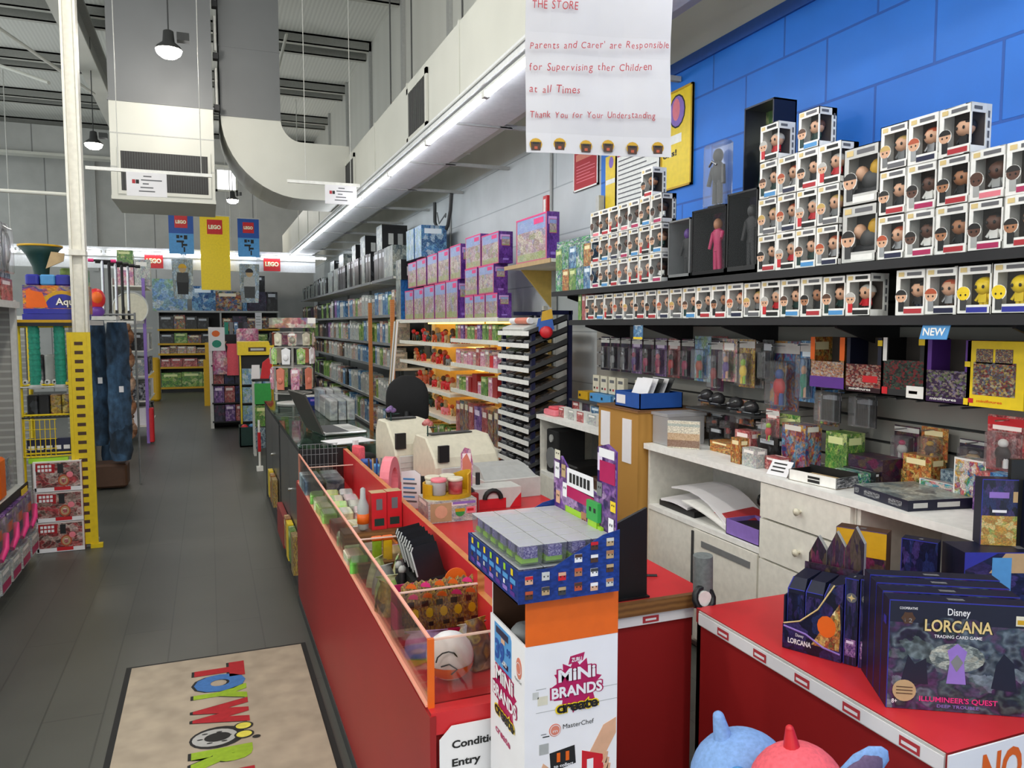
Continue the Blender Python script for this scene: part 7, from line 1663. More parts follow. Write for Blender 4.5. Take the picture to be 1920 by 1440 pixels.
# ------------------------------------------------------------------ fixture across the back
BX0, BX1, BY = -1.15, 1.72, 20.75
zs = (.12, .62, .95, 1.2, 1.55, 2.0)
m = MB(); m.box((BX0, BY + .4, 0), (BX1, BY + .44, 2.0), 'dark'); m.box((BX0, BY + .04, 0), (BX1, BY + .4, .08), 'dark')
ps = []
for z in zs:
    q = MB(); q.box((BX0, BY, z - .03), (BX1, BY + .4, z), 'grey'); l = MB(); l.box((BX0, BY - .012, z - .035), (BX1, BY, z + .012), 'mustard' if z < 2 else 'lightgrey'); ps.append(('shelf', q, [('price_rail', l)]))
for x in (BX0, .28, BX1 - .04):
    q = MB(); q.box((x, BY, 0), (x + .04, BY + .42, 2.0), 'lightgrey'); ps.append(('upright', q))
thing('shelving_unit', 'wide back wall shelving with yellow price rails under the banners', 'shelving', m, parts=ps)
def brow(z, hm, picks, label, wlo=.2, whi=.36, x0=BX0 + .05, x1=BX1 - .05, hlo=.75):
    x = x0; k = 0
    while True:
        w = R.uniform(wlo, whi)
        if x + w > x1: break
        if not (x < .33 and x + w > .27):
            mt, nm = picks[R.randrange(len(picks))]
            thing('toy_box', '%s %s, %s from the side aisle end' % (nm, label, nth(k)), 'toy box', CART(mt), (x + w / 2, BY + .02, z + .001), 0, scale=(w, .3, hm * R.uniform(hlo, 1))); k += 1; x += w + .01
        else: x = .34
brow(1.55, .36, [('print_dark', 'dark'), ('print_grimace', 'dusky'), ('print_brick', 'mixed')], 'box on the back wall, top inner shelf'); brow(1.2, .27, [('print_green', 'green'), ('print_brick', 'olive'), ('print_dark', 'dark')], 'box on the back wall, second inner shelf'); brow(.95, .2, [('print_kid', 'pink'), ('print_pale', 'pale'), ('print_brick', 'mixed')], 'box on the back wall, third inner shelf', .16, .26); brow(.62, .25, [('print_pale', 'pale'), ('print_brick', 'mixed'), ('print_red', 'red')], 'box on the back wall, fourth inner shelf'); brow(.12, .38, [('print_green', 'green'), ('print_games', 'bright green')], 'large box on the back wall, lowest shelf', .4, .55, hlo=.9)
for k, (x, w, h, mt, nm) in enumerate(((-.85, .78, .78, 'print_sky', 'large sky blue'), (-.08, .55, .62, 'print_blue', 'deep blue'), (.5, .60, .5, 'print_brick', 'mixed'), (.88 - .0, .1, .4, 'print_blue', 'narrow blue'), (1.18, .46, .5, 'print_grimace', 'dusky'), (1.55, .26, .5, 'print_dark', 'black'))):
    thing('large_toy_box', nm + ' large box on top of the back wall shelving', 'toy box', CART(mt), (x, BY + .04, 2.001), 0, scale=(w, .32, h))
thing('large_toy_box', 'black box stacked on the dusky one at the end of the back wall shelving', 'toy box', CART('print_dark'), (1.18, BY + .04, 2.503), 0, scale=(.40, .3, .4))
m = MB(); m.box((-.08, 0, 0), (.08, .003, .42), 'paperwhite'); 
for k in range(4): m.quad((-.06, 0, .1 + .07 * k), XR, ZU, .11, .02, 'lightgrey', .001)
thing('notice_card', 'white notice card hanging from the back wall shelving edge', 'sign', m, (1.20, BY - .02, 1.55))

# ------------------------------------------------------------------ banners
def banner(x, y, z0, z1, w, mats, label, logo_z=None, text=None, deco=None):
    m = MB(); zc = z0 + (z1 - z0) * mats[0]
    m.box((x - w / 2, y, z0), (x + w / 2, y + .012, zc), mats[2]); m.box((x - w / 2, y, zc), (x + w / 2, y + .012, z1), mats[1])
    ps = []
    if logo_z:
        s_ = w * .52; g = MB(); g.box((x - s_ / 2, y - .004, logo_z - s_ / 2), (x + s_ / 2, y, logo_z + s_ / 2), 'red'); g.text('LEGO', s_ * .36, (x, y - .004, logo_z - s_ * .13), XR, ZU, 'yellow', .07, 'c', width=s_ * .84); g.text('LEGO', s_ * .36, (x, y - .005, logo_z - s_ * .13), XR, ZU, 'white', .03, 'c', width=s_ * .8); ps.append(('logo', g))
    if deco: deco(m, x, y, z0, z1, w)
    rd = MB(); rd.cyl((x - w / 2 - .02, y + .006, z1 + .01), (x + w / 2 + .02, y + .006, z1 + .01), .012, 'palegrey', n=6); wr = MB()
    ps.append(('rod', rd))
    for sx in (-.4, .4):
        wr = MB(); wr.cyl((x + sx * w, y + .006, z1 + .01), (x + sx * w, y + .006, 6.5), .004, 'palegrey', n=4); ps.append(('wire', wr))
    thing('hanging_banner', label, 'banner', m, parts=ps)
def glyphs(m, x, y, z0, z1, w):
    for k, (a_, b_, c_, d_) in enumerate(((-.2, .38, .12, .08), (-.05, .40, .1, .05), (.1, .36, .14, .1), (-.2, .28, .3, .05), (.0, .16, .06, .12), (.05, .2, .18, .05), (.08, .05, .06, .12))): m.quad((x + a_ * w, y, z0 + b_ * (z1 - z0)), XR, ZU, c_ * w, d_ * (z1 - z0), 'ink', .001)
banner(-.45, 17.05, 3.08, 3.90, .46, (.5, 'blue', 'skyblue'), 'blue hanging banner with a red square logo, the one nearer the white column', 3.72, deco=glyphs)
banner(.18, 17.0, 2.37, 3.86, .56, (.5, 'yellow', 'yellow'), 'long yellow hanging banner with a red square logo between the blue ones', 3.64)
banner(.83, 17.05, 3.06, 3.84, .42, (.5, 'blue', 'skyblue'), 'blue hanging banner with a red square logo, the one nearer the right wall', 3.66, deco=glyphs)
# printed cut-out figures below the blue banners (plain generic figures)
def cutout(x, z0, label, top, body, leg):
    m = MB(); y = 17.1; h = .80
    m.prism([(-.17, 0), (.17, 0), (.19, h * .45), (.2, h), (-.2, h), (-.19, h * .45)], (x, y, z0), XR, ZU, .008, 'print_poster')
    m.prism([(-.10, 0), (.10, 0), (.11, h * .30), (-.11, h * .30)], (x, y - .008, z0 + h * .12), XR, ZU, .002, leg); m.prism([(-.12, 0), (.12, 0), (.10, h * .25), (-.10, h * .25)], (x, y - .008, z0 + h * .42), XR, ZU, .002, body)
    m.prism([(.07 * math.cos(t * .5236), .08 * math.sin(t * .5236)) for t in range(12)], (x, y - .008, z0 + h * .76), XR, ZU, .003, 'tan'); m.prism([(.08 * math.cos(t * .3142), .085 * math.sin(t * .3142)) for t in range(11)], (x, y - .011, z0 + h * .78), XR, ZU, .002, top)
    w = MB(); 
    for sx in (-.15, .15): w.cyl((x + sx, y, z0 + h), (x + sx, y, 6.5), .003, 'palegrey', n=4)
    thing('poster_cutout', label, 'poster', m, parts=[('wire', w)])
cutout(-.45, 2.18, 'hanging cut-out poster of a dark clad figure under the far side blue banner', 'mustard', 'darkgrey', 'dark'); cutout(.83, 2.12, 'hanging cut-out poster of a pale clad figure under the other blue banner', 'dark', 'lightgrey', 'darkgrey')
for x, nm in ((-.98, 'toward the side aisle'), (1.30, 'toward the right wall')):
    m = MB(); m.box((x - .17, 17.278, 2.80), (x + .17, 17.29, 3.10), 'red'); m.text('LEGO', .12, (x, 17.278, 2.905), XR, ZU, 'yellow', .07, 'c', width=.28); m.text('LEGO', .12, (x, 17.277, 2.905), XR, ZU, 'white', .03, 'c', width=.265); thing('logo_sign', 'red square sign with white lettering on the back canopy, %s' % nm, 'sign', m)
# ------------------------------------------------------------------ pegboard gondola beside the aisle on the far side
GX = -1.20
m = MB(); m.box((-1.62, 3.6, 0), (-1.58, 6.16, 1.80), 'pegboard'); m.box((-1.60, 3.6, 0), (GX - .02, 6.16, .10), 'palegrey'); 
ps = []
q = MB(); q.box((GX - .30, 6.14, 0), (GX - .02, 6.165, 1.80), 'pegboard'); ps.append(('end_panel', q))
for x in (GX - .05, GX - .42):
    q = MB(); q.box((x, 6.13, 0), (x + .035, 6.172, 1.82), 'palegrey'); ps.append(('upright', q))
for z, dx, mt in ((1.80, 0, 'palegrey'), (.56, .0, 'dark')):
    q = MB(); q.box((-1.60, 3.6, z - .02), (GX + dx, 6.16, z), 'palegrey'); l = MB(); l.box((GX + dx, 3.6, z - .035), (GX + dx + .008, 6.16, z + .01), mt); ps.append(('shelf', q, [('price_rail', l)]))
bricks('pegboard', '#a9a9a4', '#adada8', '#8f8f8a', .025, .025, .006, .5, 'YZ')
tg = MB(); tg.box((GX + .010, 5.93, .50), (GX + .013, 6.10, .555), 'yellow')
ps.append(('price_tag', tg))
q = MB(); q.box((-1.57, 3.6, .22), (GX + .02, 6.13, .243), 'palegrey'); ps.append(('shelf', q))
thing('gondola_shelving', 'pale pegboard gondola of toys at the side of the aisle', 'shelving', m, parts=ps)
for k in range(3):
    y = 5.98 - k * .34
    m = MB(); m.box((-.15, 0, 0), (.15, .22, .36), 'softblack', ym='print_tablet'); m.box((-.15, -.004, 0), (-.14, 0, .36), 'dark')
    p = MB(); p.rbox((-.14, -.035, .03), (.14, 0, .33), .02, 'bagclear'); t = MB(); t.ball((-.04, -.01, .18), (.03, .02, .12), 'steel', 10, 8); t.ball((.06, -.01, .2), (.025, .02, .1), 'darkgrey', 10, 8)
    thing('blister_box', 'silver and black blister boxed toy on top of the gondola, %s from its far end' % nth(k), 'toy box', m, (GX - .03, y - .02, 1.96), rad(90), parts=[('blister', p), ('toy', t)])
    m = MB(); m.box((-.15, 0, 0), (.15, .2, .155), ('print_red', 'print_green', 'print_warm')[k]); thing('toy_box', '%s box under the silver blister toys, %s from the far end' % (('rust red', 'dark green', 'amber')[k], nth(k)), 'toy box', m, (GX - .02, y - .02, 1.801), rad(90))
for k in range(4):
    y = 6.02 - k * .27
    m = MB(); m.box((-.10, 0, 0), (.10, .16, .27), 'print_purple', xp='print_pale'); m.quad((-.08, 0, .14), XR, ZU, .16, .06, 'orange', .001); m.quad((-.08, 0, .02), XR, ZU, .16, .08, 'purple', .001); m.quad((-.08, 0, .215), XR, ZU, .16, .045, 'purple', .001)
    p = MB(); p.rbox((-.105, -.03, 0), (.105, 0, .275), .02, 'bagclear'); t = MB(); t.tube([(-.07, -.02, .05), (.0, -.035, .1), (.08, -.02, .17)], .018, 'hotpink', 8)
    thing('window_toy', 'violet and orange window boxed toy on the gondola floor shelf, %s from the far end' % nth(k), 'toy box', m, (GX + .03, y, .245), rad(90), parts=[('window', p), ('toy', t)])
    m = MB(); m.box((-.11, 0, 0), (.11, .2, .14), 'print_pale'); m.quad((-.1, 0, .01), XR, ZU, .2, .05, 'magenta', .001)
    thing('window_toy', 'white and magenta toy box standing low on the gondola base, %s from the far end' % nth(k), 'toy box', m, (GX + .06, y, .101), rad(90))
for k in range(3):
    m = MB(); m.rbox((-.07, -.09, 0), (.07, .09, .26), .03, ('orange', 'print_warm', 'print_green')[k]); thing('toy_pack', '%s pack standing on the dark edged gondola shelf, %s from its far end' % (('orange', 'amber', 'green')[k], nth(k)), 'toy pack', m, (GX - .09, 5.62 - k * .22, .561))
m = MB(); m.rbox((-.09, -.03, 0), (.09, .03, .22), .02, 'bagclear'); m.box((-.08, -.004, 0), (.08, .004, .2), 'print_keys'); thing('toy_pack', 'clear blue pack at the far end of the dark edged gondola shelf', 'toy pack', m, (GX - .08, 5.98, .561), rad(90))
# ------------------------------------------------------------------ yellow wire rack
X0, X1, Y0, Y1 = -1.265, -.955, 6.42, 6.78
m = MB()
for x, y in ((X0, Y0 + .02), (X0, Y1), (X1, Y1)): m.cyl((x, y, 0), (x, y, 1.66), .014, 'yellowpaint', n=8)
for x in (X1 + .01, X1 + .14): m.box((x - .011, Y0 - .03, .03), (x + .011, Y0 - .006, 1.60), 'yellowpaint')
m.box((X1 + .015, Y0 - .02, .03), (X1 + .135, Y0 - .016, 1.60), 'yellowpaint')
for k in range(22): m.box((X1 + .045, Y0 - .0215, .12 + k * .066), (X1 + .10, Y0 - .02, .145 + k * .066), 'brown')
m.box((X1 + .10, Y0 - .04, .0), (X1 + .18, Y0 + .01, .03), 'yellowpaint'); m.box((X1 - .02, Y0 - .02, .18), (X1 + .02, Y0 + .0, .2), 'yellowpaint'); m.box((X1 - .02, Y0 - .02, 1.22), (X1 + .02, Y0 + .0, 1.24), 'yellowpaint'); m.box((X1 - .02, Y1, .0), (X1 + .03, Y1 + .04, .03), 'yellowpaint')
for z in (.18, .72, 1.0, 1.22, 1.64): 
    for (a_, d_) in (((X0, Y0 + .02, z), (X1, Y0 + .02, z)), ((X0, Y1, z), (X1, Y1, z)), ((X0, Y0 + .02, z), (X0, Y1, z)), ((X1, Y0 + .02, z), (X1, Y1, z))): m.cyl(a_, d_, .008, 'yellowpaint', n=6)
ps = []
for z, mt in ((1.69, 'dark'), (1.205, 'palegrey'), (.985, 'dark'), (.70, 'yellowpaint')):
    q = MB()
    if z > 1.6: q.box((X0 - .01, Y0 - .02, z - .02), (X1 + .03, Y1 + .02, z), 'mustard'); q.box((X0 - .02, Y0 - .03, z - .045), (X1 + .035, Y0 - .01, z - .02), 'dark')
    else:
        for k in range(12):
            x = X0 + (X1 - X0) * k / 11; q.cyl((x, Y0, z), (x, Y1, z), .004, mt, n=5)
        q.cyl((X0, Y0, z), (X1, Y0, z), .006, mt, n=5)
    ps.append(('tier', q))
bs = MB()
for k in range(7): 
    x = X0 + .02 + (X1 - X0 - .12) * k / 6; bs.cyl((x, Y0 - .02, .70), (x, Y0 - .02, .97), .003, 'yellowpaint', n=5)
for z in (.70, .76, .83, .90, .97): bs.cyl((X0 + .02, Y0 - .02, z), (X1 - .09, Y0 - .02, z), .003, 'yellowpaint', n=5)
ps.append(('basket', bs))
thing('wire_rack', 'yellow painted wire rack with a ladder front beside the pegboard gondola', 'rack', m, parts=ps)
for k, x in enumerate((-1.17, -1.01)):
    m = MB(); m.cyl((0, 0, 0), (0, 0, .43), .036, 'teal', n=16)
    for j in range(11): m.cyl((0, 0, .02 + j * .04), (0, 0, .03 + j * .04), .0385, 'teal', n=16)
    f = MB(); f.lathe([(.05, -.03), (.055, -.015), (.04, 0)], (0, 0, 0), 'lightgrey', 14)
    thing('hanging_tube', ('teal green hanging tube nearer the gondola', 'teal green hanging tube nearer the yellow ladder')[k], 'toy tube', m, (x, 6.45, 1.222), parts=[('foot', f)])
for k in range(7):
    m = MB(); m.ball((0, 0, .025), (.022, .022, .025), 'palegrey', 10, 6); m.ball((0, -.018, .03), (.008, .008, .008), 'ink', 6, 4); thing('small_toy', 'pale round toy on the middle wire tier, %s from the gondola' % nth(k), 'toy', m, (-1.235 + k * .046, 6.45, 1.211))
for k in range(3):
    m = MB(); m.rbox((-.04, -.06, 0), (.04, .06, .22), .02, ('print_tablet', 'lightgrey', 'print_pale')[k]); thing('toy_pack', 'grey toy pack behind the teal tubes, %s from the gondola' % nth(k), 'toy pack', m, (-1.19 + k * .09, 6.66, 1.211))
for k in range(5):
    m = MB(); m.box((-.028, -.03, 0), (.028, .03, .12), 'navy'); m.quad((-.02, -.03, .04), XR, ZU, .04, .03, 'paperwhite', .001); thing('card_pack', 'navy card pack in the yellow wire basket, %s from the gondola' % nth(k), 'card pack', m, (-1.215 + k * .056, 6.47, .706))
for k in range(4):
    m = MB(); m.rbox((-.035, -.05, 0), (.035, .05, .15), .012, ('print_dark', 'dark', 'print_emoji', 'print_emoji')[k]); thing('toy_pack', '%s pack on the tier above the yellow basket, %s along' % (('dark', 'black', 'yellow', 'yellow')[k], nth(k)), 'toy pack', m, (-1.21 + k * .075, 6.55, .991))
m = MB(); m.box((-1.23, 6.395, .655), (-.98, 6.44, .69), 'lime'); thing('price_strip', 'lime green strip under the yellow wire basket', 'strip', m)
b = MB(); b.box((-1.225, 6.37, 0), (-.875, 6.70, .02), 'dark'); 
for k, z in enumerate((.003, .226, .449)):
    m = MB(); w, h, d = .31, .218, .28; m.box((-w / 2, 0, 0), (w / 2, d, h), 'print_pizza', xp='print_red', zp='paperwhite')
    m.quad((-w * .48, 0, h * .02), XR, ZU, w * .04, h * .96, 'paperwhite', .0006); m.quad((-w * .5, 0, 0), XR, ZU, w, h * .14, 'paperwhite', .0006); m.quad((-w * .08, 0, h * .03), XR, ZU, w * .34, h * .12, 'red', .0012)
    m.prism([(-w * .45, h * .70), (-w * .06, h * .62), (-w * .05, h * .92), (-w * .44, h * .96)], (0, 0, 0), XR, ZU, .0006, 'matred'); [m.quad((-w * (.40 - .075 * (q_ % 4)), -.001, h * (.81 if q_ < 4 else .68)), XR, ZU, w * .055, h * .09, 'paperwhite', .001) for q_ in range(8)]
    m.prism([(w * .12 * math.cos(t * .5236), h * .2 * math.sin(t * .5236)) for t in range(12)], (w * .12, 0, h * .36), XR, ZU, .0008, 'hairred'); m.prism([(w * .09 * math.cos(t * .5236), h * .15 * math.sin(t * .5236)) for t in range(12)], (w * .12, 0, h * .36), XR, ZU, .0012, 'tan'); m.prism([(w * .05 * math.cos(t * .5236), h * .09 * math.sin(t * .5236)) for t in range(12)], (w * .12, 0, h * .36), XR, ZU, .0016, 'print_red')
    m.quad((w * .0, 0, h * .60), XR, ZU, w * .12, h * .32, 'dark', .0008); m.prism([(w * .07 * math.cos(t * .5236), h * .1 * math.sin(t * .5236)) for t in range(12)], (w * .25, 0, h * .55), XR, ZU, .001, 'pink')
    thing('pizza_game_box', 'white and red toy food box, %s of three stacked at the rack foot' % ('bottom', 'middle', 'topmost')[k], 'toy box', m, (-1.045, 6.36, z))
# boxes on top of the rack
m = MB(); w, h, d = .42, .21, .25; m.box((-w / 2, 0, 0), (w / 2, d, h), 'print_rainbow'); 
m.prism([(w * .34 * math.cos(t * .2618) , h * .62 * math.sin(t * .2618)) for t in range(13)], (w * .1, 0, h * .2), XR, ZU, .0008, 'mustard'); m.prism([(w * .27 * math.cos(t * .2618), h * .50 * math.sin(t * .2618)) for t in range(13)], (w * .1, 0, h * .2), XR, ZU, .0014, 'royal')
m.quad((-w * .5, 0, 0), XR, ZU, w, h * .18, 'royal', .001); m.prism([(-w * .45, h * .22), (-w * .12, h * .22), (-w * .2, h * .75), (-w * .45, h * .85)], (0, 0, 0), XR, ZU, .002, 'orange'); m.text('Aqu', h * .34, (w * .0, -.0022, h * .32), XR, ZU, 'ink', .07, width=w * .29); m.text('Aqu', h * .34, (w * .0, -.003, h * .32), XR, ZU, 'white', .02, width=w * .28)
thing('rainbow_box', 'orange and blue rainbow printed box with white lettering on top of the yellow rack', 'toy box', m, (-1.05, 6.62, 1.735))
m = MB(); m.box((-1.265, 6.60, 1.692), (-.85, 6.85, 1.733), 'royal'); thing('flat_box', 'flat royal blue box under the rainbow box', 'box', m)
for k, (x, w, mt) in enumerate(((-1.20, .09, 'royal'), (-1.10, .1, 'skyblue'), (-1.0, .1, 'royal'), (-.90, .1, 'teal'))):
    m = MB(); m.rbox((-w / 2, 0, 0), (w / 2, .2, .08), .02, mt); thing('small_pack', '%s pack lying on the rainbow box, %s from the gondola' % (('royal blue', 'sky blue', 'deep blue', 'teal')[k], nth(k)), 'toy pack', m, (x, 6.63, 1.946))
m = MB(); m.lathe([(.05, 0), (.06, .08), (.10, .17), (.15, .23), (.14, .235)], (0, 0, 0), 'darkgreen', 18); q = MB(); q.lathe([(.142, .228), (.155, .232), (.155, .245), (.13, .245)], (0, 0, 0), 'mustard', 18); q2 = MB(); q2.prism([(0, 0), (.12, .06), (.13, .12), (.04, .13)], (.05, -.10, .06), XR, ZU, .02, 'tan')
thing('toy_bucket', 'dark green flared toy bucket with an olive rim above the rainbow box', 'bucket', m, (-1.19, 6.95, 2.021), parts=[('rim', q), ('sticker', q2)])
m = MB(); m.rbox((-1.26, 6.885, 1.69), (-1.1, 7.05, 2.02), .02, 'print_green'); thing('toy_box', 'green box standing behind the rainbow box under the bucket', 'toy box', m)
m = MB(); m.rbox((-1.08, 7.0, 1.69), (-.88, 7.15, 2.10), .03, 'print_green'); thing('toy_box', 'pale green box standing behind the rack near the white column', 'toy box', m)
b = MB(); b.box((-1.7, 6.87, 1.65), (-.86, 7.7, 1.69), 'palegrey'); b.box((-1.7, 6.87, 0), (-1.66, 7.7, 1.65), 'pegboard'); thing('gondola_shelving', 'second pegboard gondola behind the yellow rack', 'shelving', b)
m = MB(); m.ball((0, 0, .16), (.08, .06, .10), 'red', 12, 8); m.ball((.01, -.03, .17), (.05, .05, .06), 'orange', 12, 8); m.ball((0, 0, .04), (.07, .06, .06), 'purple', 12, 8); thing('inflatable_toy', 'red, orange and violet inflatable toy just past the white column', 'toy', m, (-.98, 8.3, 1.74))
b = MB(); b.box((-1.6, 8.12, 1.70), (-.80, 8.5, 1.735), 'palegrey'); b.box((-1.6, 8.2, 0), (-1.56, 8.5, 1.7), 'pegboard'); thing('wall_shelf', 'pale shelf board just past the white column', 'shelf', b)
# ------------------------------------------------------------------ navy padded bags, scooters, end displays
for k, (x, y, w, z0, z1, nm) in enumerate(((-1.04, 8.72, .17, .45, 1.70, 'mottled'), (-.845, 8.62, .21, .30, 1.68, 'plain'), (-.98, 9.25, .24, .05, 1.0, 'low'))):
    m = MB(); rings = []
    for j in range(15):
        t = j / 14; ww = w / 2 * (1 + .06 * math.sin(j * 2.3)) * (.8 if j in (0, 14) else 1); yy = .10 * (1 + .1 * math.sin(j * 1.7 + k))
        rings.append([(ww * math.cos(2 * math.pi * q / 16), yy * math.sin(2 * math.pi * q / 16), z0 + (z1 - z0) * t) for q in range(16)])
    m.loft(rings, 'print_jeans', True, True); h_ = MB(); h_.tube([(0, 0, z1 - .01), (0, .04, z1 + .05), (0, 8.88 - y, z1 + .075)], .006, 'chrome', 5); tg_ = MB(); tg_.box((.01, -.115, (z0 + z1) / 2), (.05, -.110, (z0 + z1) / 2 + .06), 'paperwhite')
    thing('hanging_bag', '%s navy padded bag hanging past the yellow rack' % nm, 'bag', m, (x, y, 0), parts=[('hook', h_), ('swing_tag', tg_)])
m = MB(); m.box((-1.35, 8.9, 0), (-1.31, 9.6, 1.8), 'pegboard'); m.cyl((-1.31, 8.86, 1.76), (-.70, 8.86, 1.76), .012, 'grey', n=6); m.cyl((-.70, 8.86, 0), (-.70, 8.86, 1.78), .012, 'grey', n=6); thing('hanging_rail', 'grey rail and panel from which the navy bags hang', 'rail', m)
m = MB(); m.rbox((-1.12, 8.6, .02), (-.80, 8.9, .26), .04, 'brown'); thing('storage_box', 'brown low box on the floor under the navy bags', 'box', m)
for k in range(5):
    x, y = -1.04 + k * .045, 9.40 + k * .19
    m = MB(); m.cyl((0, 0, .0), (0, 0, .62), .016, ('chrome', 'dark', 'chrome', 'dark', 'chrome')[k], n=8)
    hb = MB(); hb.cyl((-.12, -.03, .62), (.12, .03, .62), .012, 'dark', n=8)
    gps = []
    for s_ in (-1, 1):
        gp = MB(); gps.append(('grip', gp)); gp.cyl((s_ * .08, s_ * .02, .62), (s_ * .13, s_ * .0325, .62), .018, 'hotpink' if k == 0 else 'black', n=8)
    dk = MB(); dk.box((-.05, -.05, -.015), (.05, .10, .0), 'darkgrey'); wh = MB(); wh.cyl((-.012, -.02, .05), (.012, -.02, .05), .05, 'black', n=12)
    thing('scooter', '%s stemmed scooter on the high rack, %s from the white column' % (('silver', 'black', 'silver', 'black', 'silver')[k], nth(k)), 'scooter', m, (x, y, 1.722), rz=.0, parts=[('handlebar', hb, gps), ('deck', dk), ('wheel', wh)])
b = MB(); b.box((-1.2, 9.32, 1.67), (-.72, 10.4, 1.70), 'palegrey'); b.box((-1.2, 9.32, 0), (-1.16, 10.4, 1.67), 'pegboard'); thing('wall_shelf', 'high pale shelf holding the scooters', 'shelf', b)
# tall end display with a pale round item and animal plush
b = MB(); b.box((-1.25, 11.9, 0), (-1.2, 13.2, 2.3), 'palegrey'); 
ps = []
for z in (.25, .6, .95, 1.3, 1.62, 2.2):
    q = MB(); q.box((-1.2, 11.9, z - .02), (-.80, 13.2, z), 'offwhite'); ps.append(('shelf', q))
q = MB(); q.box((-.84, 11.88, 0), (-.80, 11.92, 2.3), 'lilac'); ps.append(('upright', q))
thing('shelving_unit', 'pale end display with a round white item on the far side of the aisle', 'shelving', b, parts=ps)
for s_, z in enumerate((.25, .6, .95, 1.3)):
    for k in range(4):
        mt, nm = (('paperwhite', 'white'), ('print_tablet', 'grey'), ('print_pale', 'pale'), ('print_dark', 'dark'))[(k + s_) % 4]
        thing('toy_box', '%s box on the pale end display, %s shelf up, %s deep' % (nm, nth(s_), nth(k)), 'toy box', CART(mt), (-.95 + .03 * (k % 2), 11.95 + k * .3, z + .001), 0, scale=(.22, .26, .24))
m = MB(); m.cyl((0, 0, 0), (0, .06, 0), .22, 'cream', n=28); q = MB(); q.tube([(.22 * math.cos(t * .2618), .0, .22 * math.sin(t * .2618)) for t in range(24)], .012, 'palegrey', 6, closed=True)
thing('round_pack', 'large round cream packed item facing the aisle on the pale end display', 'toy pack', m, (-.98, 11.79, 1.88), parts=[('rim', q)])
for k, (x, z, h, mt, nm) in enumerate(((-1.04, 2.16 + .041, .28, 'print_pink', 'pink printed'), (-.83, 2.16 + .041, .36, 'print_pale', 'white flowered'), (-1.04, 2.55, .2, 'print_green', 'lime green'))):
    thing('toy_box', nm + ' box high on the pale end display', 'toy box', CART(mt), (x, 11.95, z if k < 2 else 2.201 + .28), 0, scale=(.2, .2, h))
for k in range(5):
    z = .10 + k * .32
    m = MB(); m.ball((0, 0, .12), (.10, .09, .13), 'print_animal', 12, 8); m.ball((.0, -.06, .24), (.07, .07, .07), 'print_animal', 10, 8)
    e_ = MB()
    for s_ in (-1, 1): e_.ball((s_ * .05, -.05, .31), (.02, .012, .025), 'brown', 8, 6)
    thing('plush_animal', 'brown plush animal hanging on the end display side, %s from the floor' % nth(k), 'plush toy', m, (-1.04, 11.7, z), parts=[('ears', e_)])
m = MB(); m.cyl((-1.06, 11.78, 0), (-1.06, 11.78, 1.9), .012, 'grey', n=6); thing('clip_strip', 'grey upright strip holding the brown plush animals', 'strip', m)
m = MB(); m.rbox((-.80, 11.8, .02), (-.74, 11.95, .5), .02, 'red'); thing('toy_pack', 'slim red pack at the foot of the pale end display', 'toy pack', m)
# ------------------------------------------------------------------ displays in the middle of the floor
m = MB(); m.box((.0, 13.2, 0), (.05, 13.9, 1.62), 'white'); m.box((.05, 13.55, 0), (.75, 13.9, 1.5), 'dark')
ps = []
for z in (.12, .42, .72, 1.02):
    q = MB(); q.box((.03, 13.1, z - .02), (.72, 13.55, z), 'dark'); ps.append(('shelf', q))
thing('shelving_unit', 'white and black end display of pink and dark packs in mid floor', 'shelving', m, parts=ps)
m = MB(); m.box((.02, 13.0, 1.25), (.24, 13.02, 1.62), 'paperwhite'); m.prism([(.06 * math.cos(t * .52), .05 * math.sin(t * .52)) for t in range(12)], (.11, 13.0, 1.52), XR, ZU, .002, 'orange'); m.prism([(.07 * math.cos(t * .52), .06 * math.sin(t * .52)) for t in range(12)], (.12, 13.0, 1.36), XR, ZU, .002, 'teal'); thing('header_card', 'white card with orange and teal patches at the corner of the mid floor display', 'sign', m)
for s_, z in enumerate((.12, .42, .72)):
    for k in range(4):
        mt, nm = (('print_grimace', 'dusky'), ('print_purple', 'violet'), ('print_red', 'dark red'), ('print_navy', 'navy'))[(k + s_) % 4]
        thing('toy_box', '%s box on the mid floor display, %s shelf up, %s across' % (nm, nth(s_), nth(k)), 'toy box', CART(mt), (.135 + k * .16, 13.12, z + .001), 0, scale=(.15, .3, .26))
for k, (x, z, w, h, mt, nm) in enumerate(((.17, .88, .22, .52, 'print_pink', 'pale pink'), (.33, .86, .20, .50, 'plushpink', 'coral'))):
    bag('gift_bag', nm + ' soft bag hanging on the mid floor display', x - .01 + .03 * k, 13.05, z, w, .10, h, mt, 'bag')
for k in range(5):
    m = MB(); m.box((-.03, 0, 0), (.03, .1, .2), ('teal', 'grey', 'print_blue', 'dark', 'print_grimace')[k]); thing('toy_pack', '%s narrow pack along the top of the mid floor display, %s across' % (('teal', 'grey', 'blue', 'dark', 'dusky')[k], nth(k)), 'toy pack', m, (.28 + k * .075, 13.56, 1.501))
b = MB(); b.rbox((.42, 13.0, 1.20), (.75, 13.3, 1.60), .05, 'print_pink'); thing('gift_bag', 'large pink soft pack on top behind the yellow header display', 'bag', b)
m = MB(); m.box((-.11, 17.0, 0), (.04, 17.1, .95), 'mustard'); m.box((-.07, 16.99, .95), (.0, 17.1, 1.3), 'mustard'); thing('yellow_pole', 'mustard yellow upright box post near the back of the aisle', 'post', m)
m = MB(); m.rbox((-1.28, 18.4, .0), (-1.0, 18.7, .95), .08, 'mustard'); thing('yellow_figure_stand', 'mustard padded stand beside the back wall shelving', 'stand', m)
